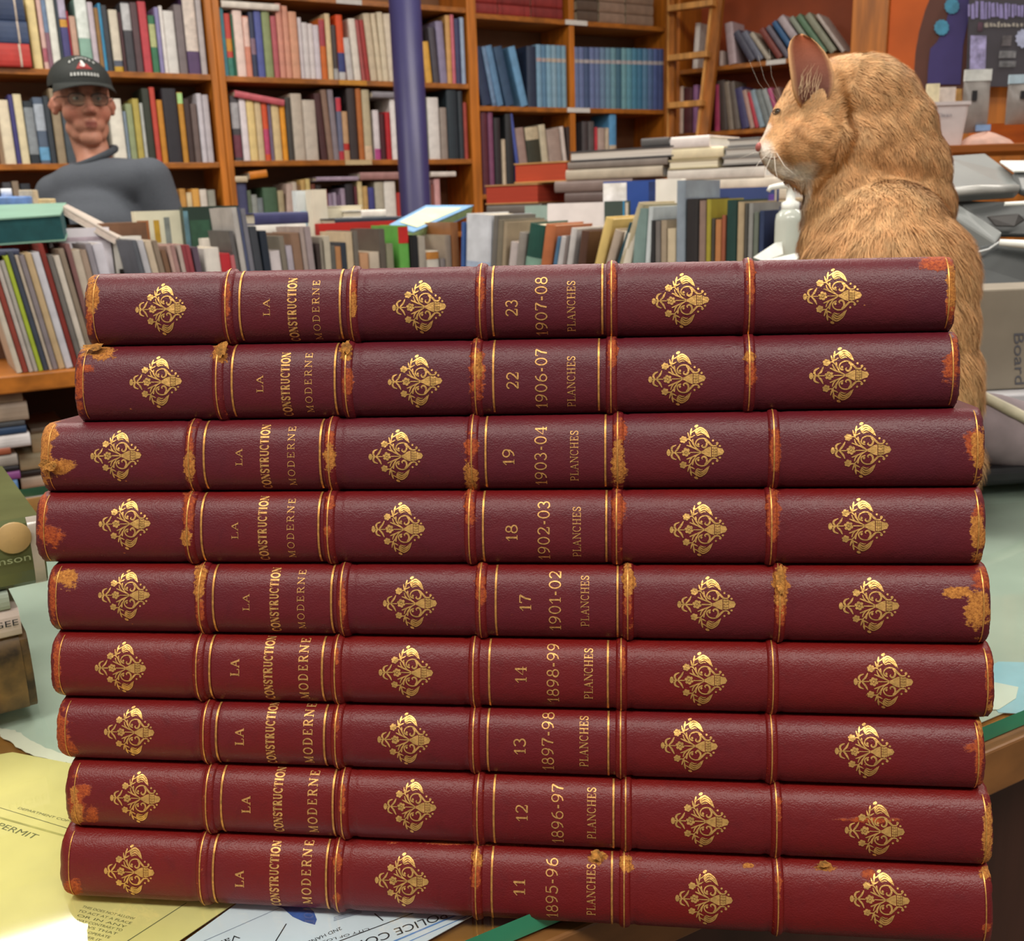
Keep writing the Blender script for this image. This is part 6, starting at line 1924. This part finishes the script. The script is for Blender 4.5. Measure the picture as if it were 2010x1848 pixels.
# ears: hollow cones of thin skin
def ear(name, outl, base_dz, depth, tints, parent):
    """outl: left edge and right edge points from base to tip in picture space"""
    Lf, Rt = outl
    nu, nv = 15, len(Lf)
    P, T = [], []
    for j in range(nv):
        row_, tr = [], []
        v = j / (nv - 1)
        for i in range(nu):
            u = i / (nu - 1); a = 2 * u - 1
            x = Lf[j][0] + (Rt[j][0] - Lf[j][0]) * u; y = Lf[j][1] + (Rt[j][1] - Lf[j][1]) * u
            dz = (float(np.interp(v, (0, .15, .4, 1), (-50, -92, -96, -72))) if base_dz[0] < 0 else base_dz[0] * (1 - v) + base_dz[1] * v) + depth * (1 - a * a) * (1 - .55 * v)
            row_.append(cp(x, y, dz))
            rim = np.clip((abs(a) - .78) / .2, 0, 1) if v < .93 else .8
            c = tints[0] * (1 - v) + tints[1] * v
            tr.append(c * (1 - rim) + tints[2] * rim)
        P.append(row_); T.append(tr)
    P = np.array(P); T = np.array(T).reshape(-1, 3)
    Vf = P.reshape(-1, 3); Vb = Vf + _f * 6 * CK
    n = len(Vf); I = np.arange(n).reshape(nv, nu)
    f1 = np.stack([I[:-1, :-1], I[:-1, 1:], I[1:, 1:], I[1:, :-1]], -1).reshape(-1, 4)
    f2 = f1[:, ::-1] + n
    rimloop = list(I[:, 0]) + list(I[-1, 1:]) + list(I[::-1, -1][1:]) + list(I[0, ::-1][1:-1])
    f3 = [(rimloop[k], rimloop[(k + 1) % len(rimloop)], rimloop[(k + 1) % len(rimloop)] + n, rimloop[k] + n) for k in range(len(rimloop))]
    tb = np.tile(tints[3], (n, 1))
    return meshobj(name, np.vstack([Vf, Vb]), [tuple(f) for f in f1] + [tuple(f) for f in f2] + f3, M_skin, parent, True, {'tint': np.vstack([T, tb])})
ecol = [np.array(lin(h)) for h in ('#755650', '#94471f', '#c79a6c', '#c08a55')]
eo = ear('ear', ([(1574, 212), (1563, 194), (1557, 174), (1553, 146), (1549, 116), (1548, 94), (1552, 79), (1560, 70), (1570, 66)], [(1612, 208), (1630, 190), (1638, 168), (1637, 144), (1630, 120), (1619, 101), (1605, 85), (1592, 74), (1578, 67)]), (-124, -72), 22, ecol, cat)
ear('ear', ([(1572, 200), (1570, 182), (1568, 160), (1567, 140), (1568, 125), (1572, 118), (1580, 112), (1588, 109)], [(1650, 205), (1650, 190), (1645, 172), (1636, 152), (1624, 136), (1612, 122), (1602, 113), (1592, 109)]), (48, 40), 26, [ecol[3]] * 4, cat)
# light hair inside the near ear
m = MB(); r_ = random.Random(4)
for k in range(26):
    x0, y0 = r_.uniform(1566, 1602), r_.uniform(168, 200)
    q0 = cp(x0, y0, -86); q1 = cp(x0 + r_.uniform(-2, 10), y0 - r_.uniform(14, 24), -84); q2 = cp(x0 + r_.uniform(-3, 18), y0 - r_.uniform(30, 48), -80)
    m.tube([q0, q1, q2], [.00022, .00018, .00005], pmat('#c9ab86', .7), 4, cap=False)
m.build('ear_tuft', None, eo)
# eye, nose, mouth line, whiskers
p, n = csurf(1525, 219)
m = MB(); u_ = unit(np.cross(n, ZUP)); v_ = np.cross(n, u_)
P = np.array([[p - n * .0018 + 0.0036 * math.sin(a) * (math.cos(b) * u_ * 1.25 + math.sin(b) * v_ * .8) + n * .0028 * math.cos(a) for b in np.linspace(0, 2 * math.pi, 16, endpoint=False)] for a in np.linspace(.02, 1.9, 8)])
m.grid(P, pmat('#3a3222', .12), close_v=True); m.build('eye', None, cat)
m = MB(); arcp = [p + n * .0006 + u_ * .0048 * math.cos(a) + v_ * .0024 * math.sin(a) for a in np.linspace(0, 2 * math.pi, 18)]
m.tube(arcp, .00055, pmat('#5a3c24', .6), 6, cap=False); m.build('eyelid', None, cat)
p = cp(1489.5, 289, 0)
m = MB(); P = np.array([[p + _r * (-.0004 + .0026 * math.cos(a)) * 1.0 + _f * .0052 * math.sin(a) * math.cos(b) + _u * .0042 * math.sin(a) * math.sin(b) for b in np.linspace(0, 2 * math.pi, 14, endpoint=False)] for a in np.linspace(.05, math.pi - .05, 9)])
m.grid(P, pmat('#b0605a', .45, amt=.05), close_v=True); m.build('nose', None, cat)
m = MB(); q = [csurf(x, y)[0] - _f * .0006 for x, y in ((1500, 308), (1510, 312), (1522, 312), (1534, 306))]
m.tube(q, [.0003, .0006, .0006, .0002], pmat('#7a5238', .6), 6); m.build('mouth', None, cat)
M_whisk = pmat('#e6dfd4', .4)
for (x0, y0), (x1, y1), (x2, y2) in (((1512, 298), (1490, 318), (1470, 350)), ((1516, 302), (1504, 330), (1500, 364)), ((1520, 306), (1522, 334), (1530, 364)), ((1514, 294), (1480, 300), (1448, 312)), ((1524, 300), (1540, 326), (1564, 346))):
    a_ = csurf(x0, y0)[0]
    m = MB(); m.tube([a_, cp(x1, y1, -70), cp(x2, y2, -95)], [.00028, .0002, .00006], M_whisk, 5); m.build('whisker', None, cat)
for (x0, y0), (x2, y2) in (((1524, 206), (1470, 118)), ((1530, 202), (1488, 108)), ((1536, 200), (1510, 96))):
    a_ = csurf(x0, y0)[0]
    m = MB(); m.tube([a_, (a_ + cp(x2, y2, -50)) / 2 - _r * .004, cp(x2, y2, -50)], [.00011, .00009, .00004], M_whisk, 5); m.build('whisker', None, cat)
# ------------------------------------------------------------------ the man in the cap, standing behind the display shelf
MD = 3.0
MK = MD / FPX
def mp(x, y, dz=0.0): return W(x, y, MD) + np.array([0, dz * MK, 0])
man = root('person', [*mp(190, 700)[:2], 0.0], 'man in dark cap, glasses and grey sweatshirt standing before the left bookcase', 'person')
YAW = math.radians(31)
HC = mp(164, 205)
def hp(x, y, z):
    """head space: x to the picture's right, y towards the viewer, z up"""
    return HC + np.array([x * math.cos(YAW) + y * math.sin(YAW), x * math.sin(YAW) - y * math.cos(YAW), z])
hb = lambda x, y, z, r: (hp(x, y, z), r)
HB = [hb(0, -.012, .032, .077), hb(0, -.045, .028, .074), hb(0, .02, .036, .062), hb(0, .030, -.018, .056), hb(.032, .032, -.026, .036), hb(-.032, .032, -.026, .036), hb(.027, .012, -.068, .034), hb(-.027, .012, -.068, .034),
      hb(0, .060, -.100, .022), hb(.011, .054, -.098, .021), hb(-.011, .054, -.098, .021), hb(.028, .026, -.086, .023), hb(-.028, .026, -.086, .023), hb(0, .03, -.09, .03), hb(0, .056, -.062, .027), hb(.018, .048, -.06, .026), hb(-.018, .048, -.06, .026), hb(0, .081, .010, .0105), hb(0, .089, -.006, .0105), hb(0, .099, -.022, .0125), hb(.011, .09, -.027, .0092), hb(-.011, .09, -.027, .0092),
      hb(.028, .066, .026, .0165), hb(-.028, .066, .026, .0165), hb(0, .083, -.054, .0075), hb(.01, .081, -.055, .0068), hb(-.01, .081, -.055, .0068), hb(0, .081, -.068, .008), hb(.009, .079, -.0675, .007), hb(-.009, .079, -.0675, .007)]
for s in (1, -1):
    HB += [hb(s * .078, -.012, .008, .013), hb(s * .081, -.02, -.004, .015), hb(s * .079, -.012, -.022, .0105), hb(s * .072, -.006, -.006, .014)]
HB += chain([(hp(0, -.040, -.06), .050), (mp(176, 312, 26), .051), (mp(184, 345, 20), .060)], 8)
# torso, arms and hands carry on from the neck so that the body is one skin
SHL, SHR = (108, 384), (298, 352)
HB += chain([(mp(186, 350, 16), .060), (mp(186, 430), .075), (mp(186, 560), .085), (mp(186, 690), .095)], 8)
def arm(sh, el, wr, dz0, dz1, dz2, sgn):
    o = chain([(mp(190, 385), .05), (mp(*sh, dz0), .046), (mp(*el, dz1), .040), (mp(*wr, dz2), .028)], 10)
    hx, hy = wr
    o += chain([(mp(hx, hy, dz2), .027), (mp(hx - 4 * sgn, hy + 36, dz2 - 6), .030), (mp(hx - 6 * sgn, hy + 56, dz2 - 8), .028)], 5)
    for k, (fx, ln) in enumerate(((-15, 46), (-5, 54), (6, 52), (15, 42))):
        b0 = (hx - 6 * sgn, hy + 66, dz2 - 8 + fx)
        o += chain([(mp(*b0), .0098), (mp(b0[0] - 3 * sgn, b0[1] + ln * .5, b0[2] - 3), .0090), (mp(b0[0] - 10 * sgn, b0[1] + ln, b0[2] - 10), .0075)], 6)
    o += chain([(mp(hx - 2 * sgn, hy + 22, dz2 - 24), .012), (mp(hx - 6 * sgn, hy + 44, dz2 - 38), .0105), (mp(hx - 10 * sgn, hy + 64, dz2 - 42), .0085)], 6)
    return o
ARL = (SHL, (88, 500), (96, 610), 10, 40, -10, -1)
ARR = (SHR, (334, 470), (330, 590), -10, 20, -40, 1)
HB += arm(*ARL) + arm(*ARR)
for s, lx in ((-1, 140), (1, 232)):
    HB += chain([(mp(186 + 20 * s, 690), .095), (mp(lx, 760), .085), (np.array([*mp(lx, 900)[:2], .48]), .056), (np.array([*mp(lx, 900)[:2], .10]), .040)], 12)
MV, MF = fuse(HB, 0.0042, 9)
MN, MF4 = vnormals(MV, MF)
loc = MV - HC
lx_ = loc[:, 0] * math.cos(YAW) + loc[:, 1] * math.sin(YAW); ly_ = loc[:, 0] * math.sin(YAW) - loc[:, 1] * math.cos(YAW); lz_ = loc[:, 2]
skin = np.tile(np.array(lin('#b8826c')), (len(MV), 1))
def tintat(c, k, cx, cy, cz, r):
    global skin
    d = np.sqrt((lx_ - cx) ** 2 + (ly_ - cy) ** 2 + (lz_ - cz) ** 2)
    skin = srgb_mix(skin, np.array(lin(c)), np.clip(1.3 - d / r, 0, 1) * k)
for s in (1, -1):
    tintat('#b06a58', .6, s * .04, .06, -.03, .03); tintat('#5c463c', .75, s * .027, .08, .030, .012); tintat('#7c5648', .6, s * .029, .075, .010, .014); tintat('#b06a58', .5, s * .08, -.015, -.004, .025)
tintat('#8a4c46', .9, 0, .088, -.061, .013); tintat('#8a4c46', .8, .012, .084, -.061, .010); tintat('#8a4c46', .8, -.012, .084, -.061, .010); tintat('#b06458', .6, 0, .1, -.022, .014)
hairm = (ly_ < -.022) & (lz_ > -.065) & (lz_ < .15)
skin[hairm] = np.array(lin('#6e625a'))
M_man = vcol_mat('skin', .5, .1, 200, sss=.08, amt=.06)
meshobj('body', MV, MF, M_man, man, True, {'tint': skin})
mbvh = BVHTree.FromPolygons(MV.tolist(), MF)
def head_hit(x, z):
    o = hp(x, .3, z); d = hp(x, 0, z) - o
    q = mbvh.ray_cast(Vector(o), Vector(unit(d)))
    return np.array(q[0])
def ellips(m, c, ax, mt, n=12):
    P = np.array([[c + ax[0] * math.sin(a) * math.cos(b) + ax[1] * math.sin(a) * math.sin(b) + ax[2] * math.cos(a) for b in np.linspace(0, 2 * math.pi, n, endpoint=False)] for a in np.linspace(.03, math.pi - .03, n)])
    m.grid(P, mt, close_v=True)
HX, HY = hp(1, 0, 0) - HC, hp(0, 1, 0) - HC
for s in (1, -1):
    c = head_hit(s * .029, .010)
    m = MB(); ellips(m, c - HY * .0045, [HX * .0105, ZUP * .0055, HY * .0065], pmat('#c8bdb2', .3, amt=.04)); e_ = m.build('eye', None, man)
    m = MB(); ellips(m, c + HY * .0014, [HX * .0042, ZUP * .0042, HY * .0014], pmat('#35312e', .2)); m.build('iris', None, e_)
# cap with brim and stitched emblem
M_cap = pmat('#1f2422', .75, scale=200, amt=.15, bump=.2)
cap_c = hp(0, -.016, .050)
def capp(th, ph, k=1.0):     # th round the head from the front, ph up
    return cap_c + HX * (.089 * k * math.sin(th) * math.cos(ph)) + HY * (.103 * k * math.cos(th) * math.cos(ph)) + ZUP * (.086 * k * math.sin(ph) ** .92)
cp_ = MB()
P = np.array([[capp(t, p_) for t in np.linspace(0, 2 * math.pi, 40, endpoint=False)] for p_ in np.linspace(0, math.pi / 2 - .02, 14)])
P2 = np.array([[capp(t, p_, .965) for t in np.linspace(0, 2 * math.pi, 40, endpoint=False)] for p_ in np.linspace(math.pi / 2 - .02, 0, 14)])
cp_.grid(np.concatenate([P, P2, P[:1]]), M_cap, close_v=True, flip=True)
cpo = cp_.build('cap', None, man)
br = MB(); rows_ = []
for t in np.linspace(-1.12, 1.12, 25):
    rr_b = []
    for k in np.linspace(0, 1, 7):
        q = capp(t, .02) + (HX * math.sin(t) * .25 + HY * math.cos(t)) * (.066 * k * max(.12, math.cos(t * .92))) - ZUP * (.010 * k * k + .002 * k + .016 * (math.sin(t) ** 2) * k)
        rr_b.append(q)
    rows_.append(rr_b)
P = np.array(rows_); P2 = P - ZUP * .003
br.grid(P, M_cap, flip=True); br.grid(P2, M_cap)
ed = np.array([np.concatenate([P[:, -1], P[::-1, 0]]), np.concatenate([P2[:, -1], P2[::-1, 0]])]); br.grid(ed, M_cap, close_v=True)
br.build('brim', None, cpo)
def stitched(pts, hx, nm):
    m = MB(); q = [capp(t, p_, 1.012) for t, p_ in pts]; nrm = unit(capp(0, .5, 1.1) - capp(0, .5))
    m.prism(q, nrm * .0012, pmat(hx, .7)); m.build(nm, None, cpo)
stitched([(-.26, .42), (-.10, .72), (.02, .50), (.12, .66), (.28, .42)], '#8e2c2a', 'emblem')
stitched([(-.12, .56), (-.03, .84), (.08, .58), (0, .50)], '#d8d4d0', 'emblem')
for row_ph, t0, t1, n_ in ((.98, -.5, .5, 9), (.26, -.42, .42, 9)):
    m = MB()
    for k in range(n_):
        t = t0 + (t1 - t0) * k / (n_ - 1); ph_ = row_ph - .25 * (t / .5) ** 2 * (1 if row_ph > .5 else .1)
        q = [capp(t - .032, ph_ - .05, 1.012), capp(t + .032, ph_ - .05, 1.012), capp(t + .026, ph_ + .05, 1.012), capp(t - .026, ph_ + .05, 1.012)]
        m.prism(q, unit(capp(t, ph_, 1.1) - capp(t, ph_)) * .001, pmat('#b9bcb8', .7))
    m.build('stitched_lettering', None, cpo)
# glasses
gl = MB(); M_fr = pmat('#3a3430', .35, .4)
gz = head_hit(0, .004)
fy_ = max((head_hit(s * .029, .010) - HC) @ HY for s in (1, -1)) + .010
for s in (1, -1):
    c = HC + HX * (s * .031) + HY * fy_ + ZUP * .006
    gl.tube([c + HX * (.0235 * math.copysign(abs(math.cos(a)) ** .7, math.cos(a))) + ZUP * (.0165 * math.copysign(abs(math.sin(a)) ** .8, math.sin(a))) - HY * (.004 * abs(math.cos(a)) * s * (1 if math.cos(a) * s > 0 else 0)) for a in np.linspace(0, 2 * math.pi, 25)], .0013, M_fr, 6, cap=False)
    gl.tube([c + HX * s * .0235 + ZUP * .006, c + HX * s * .046 + ZUP * .008 - HY * .030, HC + HX * s * .081 - HY * .015 + ZUP * .012], .0014, M_fr, 6)
gl.tube([HC + HX * -.008 + HY * fy_ + ZUP * .010, HC + HY * (fy_ + .004) + ZUP * .013, HC + HX * .008 + HY * fy_ + ZUP * .010], .0013, M_fr, 6)
glo = gl.build('glasses', None, man)
for s in (1, -1):
    c = HC + HX * (s * .031) + HY * fy_ + ZUP * .006
    m = MB(); m.prism([c + HX * (.0225 * math.copysign(abs(math.cos(a)) ** .7, math.cos(a))) + ZUP * (.0155 * math.copysign(abs(math.sin(a)) ** .8, math.sin(a))) for a in np.linspace(0, 2 * math.pi, 20, endpoint=False)], HY * .0012, M_glass); m.build('lens', None, glo)
# sweatshirt
SB = chain([(mp(SHL[0] + 4, SHL[1] + 2, 10), .060), (mp(146, 372, 8), .074), (mp(184, 368, 8), .082), (mp(232, 362, 4), .078), (mp(SHR[0] - 6, SHR[1] + 6, -8), .064)], 12)
SB += [(mp(192, 425), (.142, .098, .075)), (mp(190, 405), (.132, .09, .06))]
SB += [(mp(192, 450 + 22 * k_), (.150 - .003 * k_, .112, .10)) for k_ in range(0, 12)]
def sleeve(sh, el, wr, dz0, dz1, dz2, sgn): return chain([(mp(sh[0], sh[1], dz0), .064), (mp(*el, dz1), .055), (mp(wr[0], wr[1] - 6, dz2), .040)], 14)
SB += sleeve(*ARL) + sleeve(*ARR)
SV, SF = fuse(SB, 0.006, 44)
M_sweat = pmat('#4b5058', .9, scale=420, amt=.10, bump=.6, bscale=22)
meshobj('sweatshirt', SV, SF, M_sweat, man, True)
m = MB(); cc = mp(179, 309, 14); m.tube([cc + np.array([.063 * math.cos(a), -.062 * math.sin(a) - .004, -.018 * math.sin(a) + .020 * math.cos(a)]) for a in np.linspace(0, 2 * math.pi, 33)], .011, pmat('#41464d', .9, scale=300, amt=.1, bump=.3), 8, cap=False); m.build('collar', None, man)
TB_ = [(mp(186, 700), .125), (mp(160, 730), .11), (mp(212, 730), .11)]
for lx in (140, 232):
    TB_ += chain([(mp(lx + (10 if lx < 186 else -10), 760), .098), (np.array([*mp(lx, 900)[:2], .48]), .072), (np.array([*mp(lx, 900)[:2], .06]), .062)], 14)
TV, TF = fuse(TB_, 0.008, 8); meshobj('trousers', TV, TF, pmat('#2f3544', .85, scale=300, amt=.1), man, True)
for lx in (140, 232):
    b0 = np.array([*mp(lx, 900)[:2], .045])
    XV, XF = fuse(chain([(b0 + [0, .05, 0], .044), (b0 + [0, -.05, 0], .044), (b0 + [0, -.15, -.006], .038)], 8), .006, 4); XV[:, 2] = np.maximum(XV[:, 2], .0008)
    meshobj('shoe', XV, XF, pmat('#22201e', .5), man, True)
# ------------------------------------------------------------------ books that show least (past about 300) become one heap of far books
def merge_far_books(keep=296):
    bpy.context.view_layer.update()
    from mathutils.bvhtree import BVHTree
    books = [o for o in S.objects if o.parent is None and o.name.split('.')[0] == 'book']
    hits = {o.name: 0 for o in books}
    vs, fs, own = [], [], []
    for o in S.objects:
        if o.type != 'MESH' or len(o.data.polygons) > 20000: continue
        t = o
        while t.parent: t = t.parent
        mw = np.array(o.matrix_world); k = len(vs)
        n = len(o.data.vertices); co = np.empty(n * 3); o.data.vertices.foreach_get('co', co)
        vs.extend((co.reshape(-1, 3) @ mw[:3, :3].T + mw[:3, 3]).tolist())
        for f in o.data.polygons:
            fs.append([i + k for i in f.vertices]); own.append(t.name)
    tree = BVHTree.FromPolygons(vs, fs)
    og = Vector(CAM)
    for py_ in np.arange(1.5, 1030, 3.5):
        for px_ in np.arange(1.5, 2010, 3.5):
            q = tree.ray_cast(og, Vector(ray(px_, py_)))
            if q[2] is not None and own[q[2]] in hits: hits[own[q[2]]] += 1
    order = sorted(books, key=lambda o: -hits[o.name])
    rest = order[keep:]
    if not rest: return
    m = MB()
    dead = []
    for o in rest:
        for p in [o] + list(o.children):
            me = p.data
            mw = np.array(p.matrix_world)
            V = np.array([v.co[:] for v in me.vertices]) @ mw[:3, :3].T + mw[:3, 3]
            off = len(m.v); m.v.extend(map(tuple, V))
            for f in me.polygons:
                m.f.append(tuple(i + off for i in f.vertices)); m.m.append(m.mi(me.materials[f.material_index])); m.sm.append(f.use_smooth)
            dead.append(p)
    for p in dead[::-1]: bpy.data.objects.remove(p)
    ob = m.build('distant_books', None, loc=LW.at(1.0, 1.0))
    tag(ob, 'further half-hidden books on the far shelves and behind the rows', 'books', None, 'stuff')
merge_far_books()
for o in bpy.data.objects:
    if '_o' in o: del o['_o']
